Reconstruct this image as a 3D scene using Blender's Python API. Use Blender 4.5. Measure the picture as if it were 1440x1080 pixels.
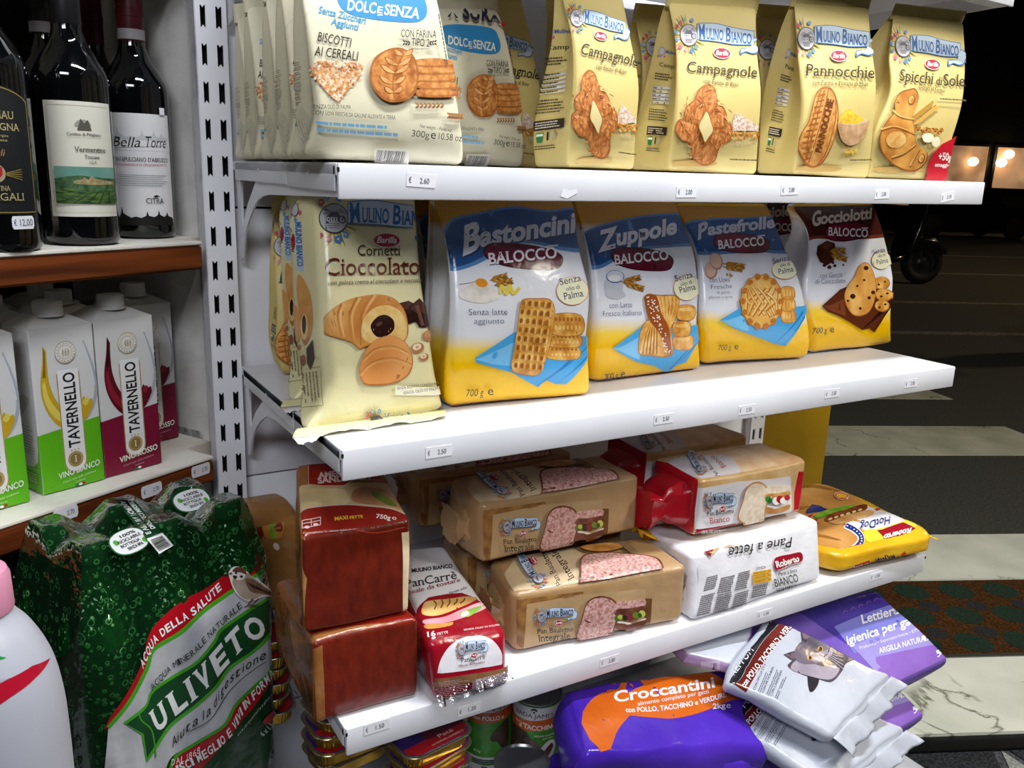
import bpy, bmesh, math, random
import numpy as np
from mathutils import Vector, Matrix, noise as mnoise
random.seed(7)
SC = bpy.context.scene
COL = SC.collection
for o in list(bpy.data.objects): bpy.data.objects.remove(o)

# ------------------------------------------------------------------ camera
FPX = 1198.738
CAM = np.array([-0.2728, -0.7881, 1.2439])
RIGHT = np.array([0.8616905, -0.5063461, 0.0332120])
FWD = np.array([0.4989008, 0.8334305, -0.2376796])
UP = np.array([0.0926683, 0.2213757, 0.9707757])
cd = bpy.data.cameras.new('camera'); cam = bpy.data.objects.new('camera', cd); COL.objects.link(cam)
cd.sensor_fit = 'HORIZONTAL'; cd.sensor_width = 36.0; cd.lens = FPX / 1440 * 36; cd.clip_start = .02; cd.clip_end = 300
cam.matrix_world = Matrix(((RIGHT[0], UP[0], -FWD[0], CAM[0]), (RIGHT[1], UP[1], -FWD[1], CAM[1]), (RIGHT[2], UP[2], -FWD[2], CAM[2]), (0, 0, 0, 1)))
SC.camera = cam

# ------------------------------------------------------------------ light
SC.view_settings.view_transform = 'Standard'; SC.view_settings.look = 'None'
SC.view_settings.gamma = 1.0; SC.view_settings.exposure = 0.33
w = bpy.data.worlds.new('night'); SC.world = w; w.use_nodes = True
bg = w.node_tree.nodes['Background']; bg.inputs[0].default_value = (.5, .56, .75, 1); bg.inputs[1].default_value = 0.0035
def area(name, loc, target, sx, sy, power, col):
    l = bpy.data.lights.new(name, 'AREA'); l.shape = 'RECTANGLE'; l.size = sx; l.size_y = sy; l.energy = power; l.color = col
    o = bpy.data.objects.new(name, l); COL.objects.link(o); o.location = loc
    o.rotation_euler = (Vector(target) - Vector(loc)).to_track_quat('-Z', 'Y').to_euler()
    return o
area('ceiling_tube_light', (.48, -.52, 2.75), (.48, -.34, 1.0), 1.15, .10, 40, (.93, .96, 1.0))
area('frontal_fill_light', (-1.3, -2.3, 2.75), (-.2, 0, .7), 1.4, .5, 36, (.93, .95, 1.0))  # unseen fill light added behind the camera to brighten the shelf fronts
area('doorway_lamp', (2.1, -1.6, 2.9), (2.9, .9, 0), .6, .6, 54, (1.0, .95, .82))

area('street_lamp', (15.5, 1.5, 6.5), (11, 6, 0), .6, .6, 200, (1.0, .72, .45))

# ------------------------------------------------------------------ pixel rays of the calibrated camera -> points on known planes
def ray(u, v):
    return RIGHT * ((u - 720) / FPX) + FWD - UP * ((v - 540) / FPX)
def at(u, v, x=None, y=None, z=None):
    d = ray(u, v)
    t = ((x - CAM[0]) / d[0]) if x is not None else ((y - CAM[1]) / d[1]) if y is not None else ((z - CAM[2]) / d[2])
    return CAM + t * d
def proj(P):
    q = P - CAM
    a, b, c = q @ RIGHT, q @ FWD, q @ UP
    return np.stack([720 + FPX * a / b, 540 - FPX * c / b], -1)

# ------------------------------------------------------------------ materials
def lin(h):
    if isinstance(h, str):
        h = h.lstrip('#'); h = [int(h[i:i + 2], 16) / 255 for i in (0, 2, 4)]
    return tuple(c / 12.92 if c <= .04045 else ((c + .055) / 1.055) ** 2.4 for c in h) + (1.0,)
_M = {}
def nm(name):
    m = bpy.data.materials.new(name); m.use_nodes = True
    return m, m.node_tree.nodes, m.node_tree.links, m.node_tree.nodes['Principled BSDF']
FINISH = {'paper': (.55, 6, .10, .3), 'film': (.22, 22, .30, .5), 'satin': (.36, 14, .16, .4), 'matte': (.8, 30, .1, .15), 'gloss': (.12, 3, .03, .5), 'board': (.42, 4, .03, .3)}
def add_bump(nt, b, scale, strength, dist=.004, detail=3):
    N, L = nt.nodes, nt.links
    tc = N.new('ShaderNodeTexCoord'); no = N.new('ShaderNodeTexNoise'); no.inputs['Scale'].default_value = scale; no.inputs['Detail'].default_value = detail
    bp = N.new('ShaderNodeBump'); bp.inputs['Strength'].default_value = strength; bp.inputs['Distance'].default_value = dist
    L.new(tc.outputs['Object'], no.inputs['Vector']); L.new(no.outputs['Fac'], bp.inputs['Height']); L.new(bp.outputs['Normal'], b.inputs['Normal'])
    return tc, no
def ink(col, fin='paper'):
    key = ('ink', col, fin)
    if key in _M: return _M[key]
    m, N, L, b = nm('print_' + col.lstrip('#') + '_' + fin)
    r, s, st, spec = FINISH[fin]
    b.inputs['Base Color'].default_value = lin(col); b.inputs['Roughness'].default_value = r; b.inputs['Specular IOR Level'].default_value = spec
    add_bump(m.node_tree, b, s, st, .01)
    _M[key] = m; return m
def mottled(c1, c2, scale=40, fin='paper', c3=None, stretch=(1, 1, 1), lo=.35, hi=.65, detail=6):
    key = ('mot', c1, c2, scale, fin, c3, stretch, lo, hi)
    if key in _M: return _M[key]
    m, N, L, b = nm('print_mottled_' + c1.lstrip('#'))
    r, s, st, spec = FINISH[fin]
    b.inputs['Roughness'].default_value = r; b.inputs['Specular IOR Level'].default_value = spec
    tc, _ = add_bump(m.node_tree, b, s, st, .01)
    mp = N.new('ShaderNodeMapping'); mp.inputs['Scale'].default_value = stretch
    no = N.new('ShaderNodeTexNoise'); no.inputs['Scale'].default_value = scale; no.inputs['Detail'].default_value = detail
    cr = N.new('ShaderNodeValToRGB'); e = cr.color_ramp.elements
    e[0].position = lo; e[0].color = lin(c1); e[1].position = hi; e[1].color = lin(c2)
    if c3: x = e.new((lo + hi) / 2); x.color = lin(c3)
    L.new(tc.outputs['Object'], mp.inputs['Vector']); L.new(mp.outputs['Vector'], no.inputs['Vector']); L.new(no.outputs['Fac'], cr.inputs['Fac']); L.new(cr.outputs['Color'], b.inputs['Base Color'])
    _M[key] = m; return m
def vgrad(name, stops, fin='film', axis=1, wob=.03):
    """printed colour bands running up the face (UV v), with a soft printed fade"""
    key = ('vg', name)
    if key in _M: return _M[key]
    m, N, L, b = nm('print_' + name)
    r, s, st, spec = FINISH[fin]
    b.inputs['Roughness'].default_value = r; b.inputs['Specular IOR Level'].default_value = spec
    add_bump(m.node_tree, b, s, st, .01)
    uv = N.new('ShaderNodeUVMap'); uv.uv_map = 'UVMap'; se = N.new('ShaderNodeSeparateXYZ'); L.new(uv.outputs['UV'], se.inputs[0])
    no = N.new('ShaderNodeTexNoise'); no.inputs['Scale'].default_value = 3.0; L.new(uv.outputs['UV'], no.inputs['Vector'])
    ma = N.new('ShaderNodeMath'); ma.operation = 'MULTIPLY_ADD'; ma.inputs[1].default_value = wob * 2; L.new(no.outputs['Fac'], ma.inputs[0])
    sb = N.new('ShaderNodeMath'); sb.operation = 'SUBTRACT'; sb.inputs[1].default_value = wob
    L.new(se.outputs[axis], ma.inputs[2]); L.new(ma.outputs[0], sb.inputs[0])
    cr = N.new('ShaderNodeValToRGB'); els = cr.color_ramp.elements
    els[0].position, els[0].color = stops[0][0], lin(stops[0][1]); els[1].position, els[1].color = stops[-1][0], lin(stops[-1][1])
    for p_, c_ in stops[1:-1]:
        x = els.new(p_); x.color = lin(c_)
    L.new(sb.outputs[0], cr.inputs['Fac']); L.new(cr.outputs['Color'], b.inputs['Base Color'])
    _M[key] = m; return m
def plain(name, col, rough=.5, metal=0, spec=.5, bump=None, trans=0, ior=1.45, coat=0):
    if name in _M: return _M[name]
    m, N, L, b = nm(name)
    b.inputs['Base Color'].default_value = lin(col); b.inputs['Roughness'].default_value = rough; b.inputs['Metallic'].default_value = metal
    b.inputs['Specular IOR Level'].default_value = spec; b.inputs['Transmission Weight'].default_value = trans; b.inputs['IOR'].default_value = ior; b.inputs['Coat Weight'].default_value = coat
    if bump: add_bump(m.node_tree, b, *bump)
    _M[name] = m; return m
def noisy(name, c1, c2, scale, rough=.6, stretch=(1, 1, 1), bump=.1, spec=.3, lo=.35, hi=.65, detail=8, dist=.004):
    if name in _M: return _M[name]
    m, N, L, b = nm(name)
    b.inputs['Roughness'].default_value = rough; b.inputs['Specular IOR Level'].default_value = spec
    tc = N.new('ShaderNodeTexCoord'); mp = N.new('ShaderNodeMapping'); mp.inputs['Scale'].default_value = stretch
    no = N.new('ShaderNodeTexNoise'); no.inputs['Scale'].default_value = scale; no.inputs['Detail'].default_value = detail
    cr = N.new('ShaderNodeValToRGB'); e = cr.color_ramp.elements
    e[0].position = lo; e[0].color = lin(c1); e[1].position = hi; e[1].color = lin(c2)
    bp = N.new('ShaderNodeBump'); bp.inputs['Strength'].default_value = bump; bp.inputs['Distance'].default_value = dist
    L.new(tc.outputs['Object'], mp.inputs['Vector']); L.new(mp.outputs['Vector'], no.inputs['Vector']); L.new(no.outputs['Fac'], cr.inputs['Fac'])
    L.new(cr.outputs['Color'], b.inputs['Base Color']); L.new(no.outputs['Fac'], bp.inputs['Height']); L.new(bp.outputs['Normal'], b.inputs['Normal'])
    _M[name] = m; return m
def clearfilm(name='clear_film', tint='#ffffff', rough=.12, amount=.8, scale=25, strength=.6):
    """thin clear wrapping film: mostly see-through, with a glossy skin"""
    if name in _M: return _M[name]
    m, N, L, b = nm(name)
    N.remove(b); out = N['Material Output']
    tr = N.new('ShaderNodeBsdfTransparent'); tr.inputs[0].default_value = lin(tint)
    gl = N.new('ShaderNodeBsdfGlossy'); gl.inputs['Roughness'].default_value = rough
    tc = N.new('ShaderNodeTexCoord'); no = N.new('ShaderNodeTexNoise'); no.inputs['Scale'].default_value = scale; no.inputs['Detail'].default_value = 4
    bp = N.new('ShaderNodeBump'); bp.inputs['Strength'].default_value = strength; bp.inputs['Distance'].default_value = .02
    L.new(tc.outputs['Object'], no.inputs['Vector']); L.new(no.outputs['Fac'], bp.inputs['Height']); L.new(bp.outputs['Normal'], gl.inputs['Normal'])
    fr = N.new('ShaderNodeFresnel'); fr.inputs['IOR'].default_value = 1.45
    mu = N.new('ShaderNodeMath'); mu.operation = 'MULTIPLY_ADD'; mu.inputs[1].default_value = 1.0; mu.inputs[2].default_value = 1 - amount - .14; mu.use_clamp = True
    L.new(fr.outputs[0], mu.inputs[0])
    mx = N.new('ShaderNodeMixShader'); L.new(mu.outputs[0], mx.inputs[0]); L.new(tr.outputs[0], mx.inputs[1]); L.new(gl.outputs[0], mx.inputs[2]); L.new(mx.outputs[0], out.inputs['Surface'])
    _M[name] = m; return m

# ------------------------------------------------------------------ object helpers
def tag(o, label=None, cat=None, group=None, kind=None):
    if label: o['label'] = label
    if cat: o['category'] = cat
    if group: o['group'] = group
    if kind: o['kind'] = kind
    return o
def empty(name, loc, label, cat, group=None, rz=0):
    o = bpy.data.objects.new(name, None); COL.objects.link(o); o.location = loc; o.rotation_euler = (0, 0, rz); o.empty_display_size = .02
    return tag(o, label, cat, group)
def link(name, me, parent=None, loc=None):
    o = bpy.data.objects.new(name, me); COL.objects.link(o)
    if parent is not None: o.parent = parent
    if loc is not None: o.location = loc
    return o
def from_bm(name, bm, mats, parent=None, loc=None, smooth=False):
    me = bpy.data.meshes.new(name); bm.normal_update(); bm.to_mesh(me); bm.free()
    for m in (mats if isinstance(mats, (list, tuple)) else [mats]): me.materials.append(m)
    if smooth:
        me.polygons.foreach_set('use_smooth', [True] * len(me.polygons))
    return link(name, me, parent, loc)
def autosmooth(o, ang=40):
    me = o.data
    me.polygons.foreach_set('use_smooth', [True] * len(me.polygons))
    bm = bmesh.new(); bm.from_mesh(me)
    for e in bm.edges:
        if len(e.link_faces) == 2 and e.calc_face_angle(0) > math.radians(ang): e.smooth = False
    bm.to_mesh(me); bm.free(); return o
def bm_box(bm, lo, hi, bev=0, M=None, mi=0, seg=2):
    lo, hi = Vector(lo), Vector(hi)
    r = bmesh.ops.create_cube(bm, size=1.0)
    vs = r['verts']
    for v in vs: v.co = Vector(((v.co.x + .5) * (hi.x - lo.x) + lo.x, (v.co.y + .5) * (hi.y - lo.y) + lo.y, (v.co.z + .5) * (hi.z - lo.z) + lo.z))
    fs = set(f for v in vs for f in v.link_faces)
    if bev:
        es = list(set(e for f in fs for e in f.edges))
        rr = bmesh.ops.bevel(bm, geom=es, offset=bev, segments=seg, affect='EDGES', profile=.5)
        vs = list(set(v for f in rr['faces'] for v in f.verts) | set(v for v in vs if v.is_valid))
        fs = set(f for v in vs for f in v.link_faces)
    if mi:
        for f in fs: f.material_index = mi
    if M is not None: bmesh.ops.transform(bm, matrix=M, verts=list(set(v for f in fs for v in f.verts)))
def box(name, lo, hi, mat, parent=None, bev=0, M=None, loc=None):
    bm = bmesh.new(); bm_box(bm, lo, hi, bev, M); return autosmooth(from_bm(name, bm, mat, parent, loc))
def lathe(name, prof, mats, parent=None, loc=None, n=40, close=True, mi=None):
    """prof: [(r,z)...]; mi: material index per profile segment"""
    bm = bmesh.new(); rings = []
    for r, z in prof:
        if r < 1e-6: rings.append([bm.verts.new((0, 0, z))])
        else: rings.append([bm.verts.new((r * math.cos(2 * math.pi * i / n), r * math.sin(2 * math.pi * i / n), z)) for i in range(n)])
    for k in range(len(rings) - 1):
        a, b = rings[k], rings[k + 1]
        for i in range(n):
            j = (i + 1) % n
            vs = [a[i % len(a)], a[j % len(a)], b[j % len(b)], b[i % len(b)]]
            u = []
            for x in vs:
                if x not in u: u.append(x)
            if len(u) > 2:
                f = bm.faces.new(u)
                if mi: f.material_index = mi[k]
    return autosmooth(from_bm(name, bm, mats, parent, loc), 50)
def prism(name, pts, axis, lo, hi, mat, parent=None, holes=()):
    """extrude a 2D outline (with holes) along an axis; pts in the other two axes' order"""
    cu = bpy.data.curves.new(name, 'CURVE'); cu.dimensions = '2D'; cu.fill_mode = 'BOTH'; cu.extrude = abs(hi - lo) / 2
    for ps in [pts] + list(holes):
        s = cu.splines.new('POLY'); s.points.add(len(ps) - 1); s.use_cyclic_u = True
        for p_, q in zip(s.points, ps): p_.co = (q[0], q[1], 0, 1)
    t = bpy.data.objects.new('t', cu); me = bpy.data.meshes.new_from_object(t)
    bpy.data.objects.remove(t); bpy.data.curves.remove(cu)
    n = len(me.vertices); c = np.empty(n * 3); me.vertices.foreach_get('co', c); c = c.reshape(-1, 3); mid = (lo + hi) / 2
    d = {0: np.stack([c[:, 2] + mid, c[:, 0], c[:, 1]], -1), 1: np.stack([c[:, 0], -c[:, 2] + mid, c[:, 1]], -1), 2: np.stack([c[:, 0], c[:, 1], c[:, 2] + mid], -1)}[axis]
    me.vertices.foreach_set('co', d.ravel()); me.materials.clear(); me.materials.append(mat); me.name = name
    return link(name, me, parent)
# ------------------------------------------------------------------ lettering: glyph outlines -> 2D triangles, cap height 1, width normalised
_T = {}
def text2d(s, style=''):
    key = (s, style)
    if key in _T: return _T[key]
    cu = bpy.data.curves.new('t', 'FONT'); cu.body = s; cu.size = 1; cu.resolution_u = 3
    cu.offset = {'b': .022, 'B': .038, 't': -.012}.get(style[:1], 0)
    if 'w' in style: cu.space_character = 1.2
    if 'n' in style: cu.space_character = .9
    t = bpy.data.objects.new('t', cu); me = bpy.data.meshes.new_from_object(t)
    bpy.data.objects.remove(t); bpy.data.curves.remove(cu)
    n = len(me.vertices); c = np.empty(n * 3); me.vertices.foreach_get('co', c); V = c.reshape(-1, 3)[:, :2].copy()
    me.calc_loop_triangles(); m = len(me.loop_triangles); T = np.empty(m * 3, int); me.loop_triangles.foreach_get('vertices', T); T = T.reshape(-1, 3)
    if 's' in style:                                          # slab serifs on every flat stem end
        from collections import Counter
        cnt = Counter()
        for tri in T:
            for i in range(3): cnt[tuple(sorted((tri[i], tri[(i + 1) % 3])))] += 1
        extra, et = [], []
        for (a, b), k in cnt.items():
            if k != 1: continue
            p, q = V[a], V[b]
            wd = abs(p[0] - q[0])
            if abs(p[1] - q[1]) < .004 and .05 < wd < .19 and p[1] > -.3:
                x0, x1 = min(p[0], q[0]), max(p[0], q[0]); y = p[1]
                up = any(V[t_].mean(0)[1] > y for t_ in T if a in t_ and b in t_)
                y0, y1 = (y, y + .045) if up else (y - .045, y)
                e = .055; b0 = len(V) + len(extra)
                extra += [(x0 - e, y0), (x1 + e, y0), (x1 + e, y1), (x0 - e, y1)]; et += [(b0, b0 + 1, b0 + 2), (b0, b0 + 2, b0 + 3)]
        if extra: V = np.vstack([V, extra]); T = np.vstack([T, et])
    bpy.data.meshes.remove(me)
    cap = _cap()
    V[:, 1] /= cap
    if 'i' in style: V[:, 0] += V[:, 1] * cap * .28
    x0, x1 = V[:, 0].min(), V[:, 0].max(); V[:, 0] = (V[:, 0] - x0) / (x1 - x0)
    _T[key] = (V, T); return _T[key]
_C = []
def _cap():
    if not _C:
        cu = bpy.data.curves.new('t', 'FONT'); cu.body = 'H'; t = bpy.data.objects.new('t', cu); me = bpy.data.meshes.new_from_object(t)
        _C.append(max(v.co.y for v in me.vertices)); bpy.data.objects.remove(t); bpy.data.curves.remove(cu); bpy.data.meshes.remove(me)
    return _C[0]
def ellipse(cx, cy, rx, ry, rot=0, n=36, a0=0, a1=360):
    A = np.radians(np.linspace(a0, a1, n, endpoint=(a1 - a0) % 360 != 0)); c, s = math.cos(math.radians(rot)), math.sin(math.radians(rot))
    x, y = rx * np.cos(A), ry * np.sin(A)
    return np.stack([cx + c * x - s * y, cy + s * x + c * y], -1)
def band(pts, w0, w1=None):
    """a stroke of varying width along a polyline"""
    P = np.array(pts, float); w1 = w0 if w1 is None else w1
    d = np.gradient(P, axis=0); d /= np.linalg.norm(d, axis=1)[:, None] + 1e-9; n = np.stack([-d[:, 1], d[:, 0]], -1)
    w_ = np.linspace(w0, w1, len(P))[:, None] / 2
    return np.vstack([P + n * w_, (P - n * w_)[::-1]])
def curve(pts, n=8):
    """smooth curve through points"""
    P = np.array(pts, float); out = []
    for i in range(len(P) - 1):
        p0, p1, p2, p3 = P[max(i - 1, 0)], P[i], P[i + 1], P[min(i + 2, len(P) - 1)]
        for t in np.linspace(0, 1, n, endpoint=False):
            out.append(.5 * ((2 * p1) + (p2 - p0) * t + (2 * p0 - 5 * p1 + 4 * p2 - p3) * t * t + (3 * p1 - p0 - 3 * p2 + p3) * t ** 3))
    out.append(P[-1]); return np.array(out)
def blob(pts, n=8):
    P = np.array(pts, float); m = len(P); out = []
    for i in range(m):
        p0, p1, p2, p3 = P[i - 1], P[i], P[(i + 1) % m], P[(i + 2) % m]
        for t in np.linspace(0, 1, n, endpoint=False):
            out.append(.5 * ((2 * p1) + (p2 - p0) * t + (2 * p0 - 5 * p1 + 4 * p2 - p3) * t * t + (3 * p1 - p0 - 3 * p2 + p3) * t ** 3))
    return np.array(out)

# ------------------------------------------------------------------ a filled pack: rows of cross-sections lofted bottom to top, rounded edges, soft wrinkles, printing laid on its faces
def S3(*a): return np.array(a, float)
class Face:
    def __init__(s, pack, face): s.p, s.f = pack, face; s.X = None; s.down = True
    def frame(s, o, ex, ey):
        """local drawing frame: origin and the two unit vectors, in photo pixels"""
        f = Face(s.p, s.f); o, ex, ey = map(np.array, (o, ex, ey)); base = s.map if s.X else (lambda q: q)
        f.X = lambda q: base(o + q[:, :1] * ex + q[:, 1:2] * ey); f.down = (ex[0] * ey[1] - ex[1] * ey[0] > 0) == s.down; return f
    def zoom(s, x, y, k): return s.frame((x, y), (1 / k, 0), (0, 1 / k))
    def map(s, q): q = np.array(q, float).reshape(-1, 2); return s.X(q) if s.X else q
    def tri(s, V, T, mat, cut=False):
        s.p.decal(s.f, s.map(V), T, mat, cut)
    def poly(s, pts, mat, cut=True):
        pts = np.array(pts, float); bm = bmesh.new()
        bm.faces.new([bm.verts.new((x, y, 0)) for x, y in pts]); bmesh.ops.triangulate(bm, faces=bm.faces[:])
        bm.verts.index_update(); T = np.array([[v.index for v in f.verts] for f in bm.faces]); V = np.array([v.co[:2] for v in bm.verts]); bm.free()
        s.tri(V, T, mat, cut)
    def ell(s, cx, cy, rx, ry, mat, rot=0, n=32): s.poly(ellipse(cx, cy, rx, ry, rot, n), mat, True)
    def rect(s, x0, y0, x1, y1, mat): s.poly([(x0, y0), (x1, y0), (x1, y1), (x0, y1)], mat)
    def text(s, t, p0, p1, h, mat, style='', up=None, bow=0):
        """baseline p0 -> p1 in pixels, cap height h (along 'up', default square to the baseline)"""
        V, T = text2d(t, style); p0, p1 = np.array(p0, float), np.array(p1, float); e = p1 - p0
        if up is None: up = np.array([e[1], -e[0]] if s.down else [-e[1], e[0]]) / np.hypot(*e)
        else: up = np.array(up, float) / np.hypot(*up)
        q = p0 + V[:, :1] * e + V[:, 1:2] * up * h
        if bow: q = q + up * (4 * bow * (V[:, :1] * (1 - V[:, :1])))
        s.tri(q, T, mat, False)
    def lines(s, p0, p1, dn, n, mat, hgt=1.5, seed=1, ragged=.25, gap=.3):
        """fine print too small to read: broken rules"""
        rnd = random.Random(seed); p0, p1, dn = map(lambda a: np.array(a, float), (p0, p1, dn)); e = p1 - p0; u = dn / np.hypot(*dn) * hgt; VV, TT = [], []
        for k in range(n):
            t = 0; end = 1 - ragged * rnd.random()
            while t < end:
                l = .03 + .09 * rnd.random(); l = min(l, end - t)
                a = p0 + dn * k + e * t; b = p0 + dn * k + e * (t + l); i = len(VV)
                VV += [a, b, b + u, a + u]; TT += [(i, i + 1, i + 2), (i, i + 2, i + 3)]
                t += l + .012 + .03 * rnd.random() * gap
        s.tri(np.array(VV), np.array(TT), mat, False)
    def bars(s, p0, p1, dn, n, mat, seed=3):
        rnd = random.Random(seed); p0, p1, dn = map(lambda a: np.array(a, float), (p0, p1, dn)); e = (p1 - p0); VV, TT = [], []
        for k in range(n):
            w_ = (.25 + .5 * rnd.random()) / n; a = p0 + e * k / n; b = a + e * w_; i = len(VV)
            VV += [a, b, b + dn, a + dn]; TT += [(i, i + 1, i + 2), (i, i + 2, i + 3)]
        s.tri(np.array(VV), np.array(TT), mat, False)

class Pack:
    def __init__(s, name, rows, mats, r=.012, bulge=(.0, .0), wr=.0015, wf=18, gusset=0, seed=0, n=(22, 8, 26), lift=.00025, crease=0, power=1.0):
        """rows: [(c in -1..1, FL, FR, BL, BR)] ; mats: dict face -> material ('' = default)"""
        s.name = name; s.rows = [(c, *[np.array(q, float) for q in qs]) for c, *qs in rows]
        s.cs = np.array([q[0] for q in s.rows]); s.co = np.array([q[1:] for q in s.rows])       # K,4,3
        mid = s.co.mean(0)
        W = np.linalg.norm(mid[1] - mid[0]); D = max(np.linalg.norm(s.co[k][2] - s.co[k][0]) for k in range(len(s.rows))); H = np.linalg.norm(s.co[-1].mean(0) - s.co[0].mean(0))
        s.half = np.array([W, D, H]) / 2; r = np.minimum(np.array([r, r, r]) if np.isscalar(r) else np.array(r), s.half * .98); s.r = r
        s.bulge, s.wr, s.wf, s.gus, s.n, s.lift, s.crease = bulge, wr, wf, gusset, n, lift, crease
        rs = np.random.RandomState(seed + 11)
        s.K = rs.normal(size=(9, 3)); s.K /= np.linalg.norm(s.K, axis=1)[:, None]; s.K *= (wf * (1 + 2.2 * rs.rand(9)))[:, None]; s.ph = rs.rand(9) * 6.28; s.A = rs.normal(size=(9, 3)) / 3
        s.mats = []; s.V, s.F, s.MI, s.UV = [], [], [], []; s.nv = 0; s.layer = {}
        s.sgn = {}; s.queue = []
        s.facemat = mats if isinstance(mats, dict) else {'': mats}
        s.base()
    def mi(s, m):
        if m not in s.mats: s.mats.append(m)
        return s.mats.index(m)
    FACES = ('front', 'left', 'right', 'top', 'bottom', 'back')
    def cube(s, face, u, v):
        o = np.ones_like(u); U, W = 2 * u - 1, 2 * v - 1
        return {'front': (U, -o, W), 'back': (-U, o, W), 'left': (-o, -U, W), 'right': (o, U, W), 'top': (U, W, o), 'bottom': (U, -W, -o)}[face]
    def loft(s, a, b, c):
        K = len(s.cs)
        i = np.clip(np.searchsorted(s.cs, c, side='right') - 1, 0, K - 2)
        t = (c - s.cs[i]) / (s.cs[i + 1] - s.cs[i])
        if K > 2:
            c1, c2 = s.co[i], s.co[i + 1]; h = (s.cs[i + 1] - s.cs[i])[:, None, None]
            tan = np.gradient(s.co, s.cs, axis=0)
            t_ = t[:, None, None]; h00 = 2 * t_**3 - 3 * t_**2 + 1; h10 = t_**3 - 2 * t_**2 + t_; h01 = -2 * t_**3 + 3 * t_**2; h11 = t_**3 - t_**2
            C = h00 * c1 + h10 * h * tan[i] + h01 * c2 + h11 * h * tan[i + 1]
        else: C = s.co[i] * (1 - t)[:, None, None] + s.co[i + 1] * t[:, None, None]
        A, B = ((a + 1) / 2)[:, None], ((b + 1) / 2)[:, None]
        return (C[:, 0] * (1 - A) + C[:, 1] * A) * (1 - B) + (C[:, 2] * (1 - A) + C[:, 3] * A) * B
    def S(s, face, u, v):
        u, v = np.clip(u, 0, 1), np.clip(v, 0, 1)
        q = np.stack(s.cube(face, u, v), -1) * s.half; inn = s.half - s.r
        k = np.clip(q, -inn, inn); d = (q - k) / s.r; l = np.linalg.norm(d, axis=1)[:, None]; mx = np.abs(d).max(1)[:, None]
        q = k + d * (mx / np.maximum(l, 1e-9)) * s.r
        q = q / s.half
        if s.gus:
            g = s.gus * (1 - np.abs(q[:, 1]) ** 1.2) * np.clip((q[:, 2] + 1.0) / 2, 0, 1) ** .6 * (np.abs(q[:, 0]) ** 4); q[:, 0] *= 1 - g
        P = s.loft(q[:, 0], q[:, 1], q[:, 2])
        fb = s.bulge[0] if face in ('front', 'back') else s.bulge[1]
        e = 1e-3
        if fb:
            m = (1 - np.abs(2 * u - 1) ** 2.2) * (1 - np.abs(2 * v - 1) ** 2.2)
            if face in ('front', 'back'): dirv = (s.co[:, 0] + s.co[:, 1] - s.co[:, 2] - s.co[:, 3]).sum(0) * (1 if face == 'front' else -1)
            elif face in ('left', 'right'): dirv = (s.co[:, 0] + s.co[:, 2] - s.co[:, 1] - s.co[:, 3]).sum(0) * (1 if face == 'left' else -1)
            else: dirv = (s.co[-1].mean(0) - s.co[0].mean(0)) * (1 if face == 'top' else -1)
            P = P + (fb * m)[:, None] * dirv / np.linalg.norm(dirv)
        if s.wr:
            ph = P @ s.K.T + s.ph; w_ = np.sin(ph)
            if s.crease: w_ = w_ * (1 - s.crease) + s.crease * (1 - 2 * np.abs(np.sin(ph * .5)) ** .6)
            P = P + s.wr * (w_ @ s.A)
        return P
    def nrm(s, face, u, v):
        e = 2e-3; u0, v0 = np.clip(u, e, 1 - e), np.clip(v, e, 1 - e)
        a = s.S(face, u0 + e, v0) - s.S(face, u0 - e, v0); b = s.S(face, u0, v0 + e) - s.S(face, u0, v0 - e)
        n = np.cross(a, b); n /= np.linalg.norm(n, axis=1)[:, None] + 1e-12
        if face not in s.sgn:
            c = s.S(face, np.array([.5]), np.array([.5])) - s.loft(np.zeros(1), np.zeros(1), np.zeros(1))
            m = np.cross(s.S(face, np.array([.52]), np.array([.5])) - s.S(face, np.array([.48]), np.array([.5])), s.S(face, np.array([.5]), np.array([.52])) - s.S(face, np.array([.5]), np.array([.48])))
            s.sgn[face] = 1 if (c * m).sum() > 0 else -1
        return n * s.sgn[face]
    def add(s, V, F, m, uv):
        b = s.nv; s.V.append(V); s.nv += len(V); k = s.mi(m)
        s.F.append(np.asarray(F) + b); s.MI.append(np.full(len(F), k)); s.UV.append(uv)
    def base(s):
        def ts(n, rr):
            t = np.linspace(0, 1, n + 1); e = min(.45, rr)
            return np.unique(np.round(np.concatenate([t[(t > e * 1.2) & (t < 1 - e * 1.2)], np.array([0, .25, .5, .78, 1]) * e, 1 - np.array([0, .25, .5, .78, 1]) * e]), 5))
        f = s.r / s.half / 2; t = [ts(s.n[i], f[i]) for i in range(3)]
        ax = {'front': (0, 2), 'back': (0, 2), 'left': (1, 2), 'right': (1, 2), 'top': (0, 1), 'bottom': (0, 1)}
        for face in s.FACES:
            tu, tv = t[ax[face][0]], t[ax[face][1]]; U, W = np.meshgrid(tu, tv); nu, nv_ = len(tu), len(tv); u, v = U.ravel(), W.ravel()
            P = s.S(face, u, v); i = np.arange(nv_ - 1)[:, None] * nu + np.arange(nu - 1)[None]; i = i.ravel()
            s.nrm(face, u[:1], v[:1])
            F = np.stack([i, i + 1, i + nu + 1, i + nu], -1)
            if s.sgn[face] < 0: F = F[:, ::-1]
            s.add(P, F, s.facemat.get(face, s.facemat['']), np.stack([u, v], -1))
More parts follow.
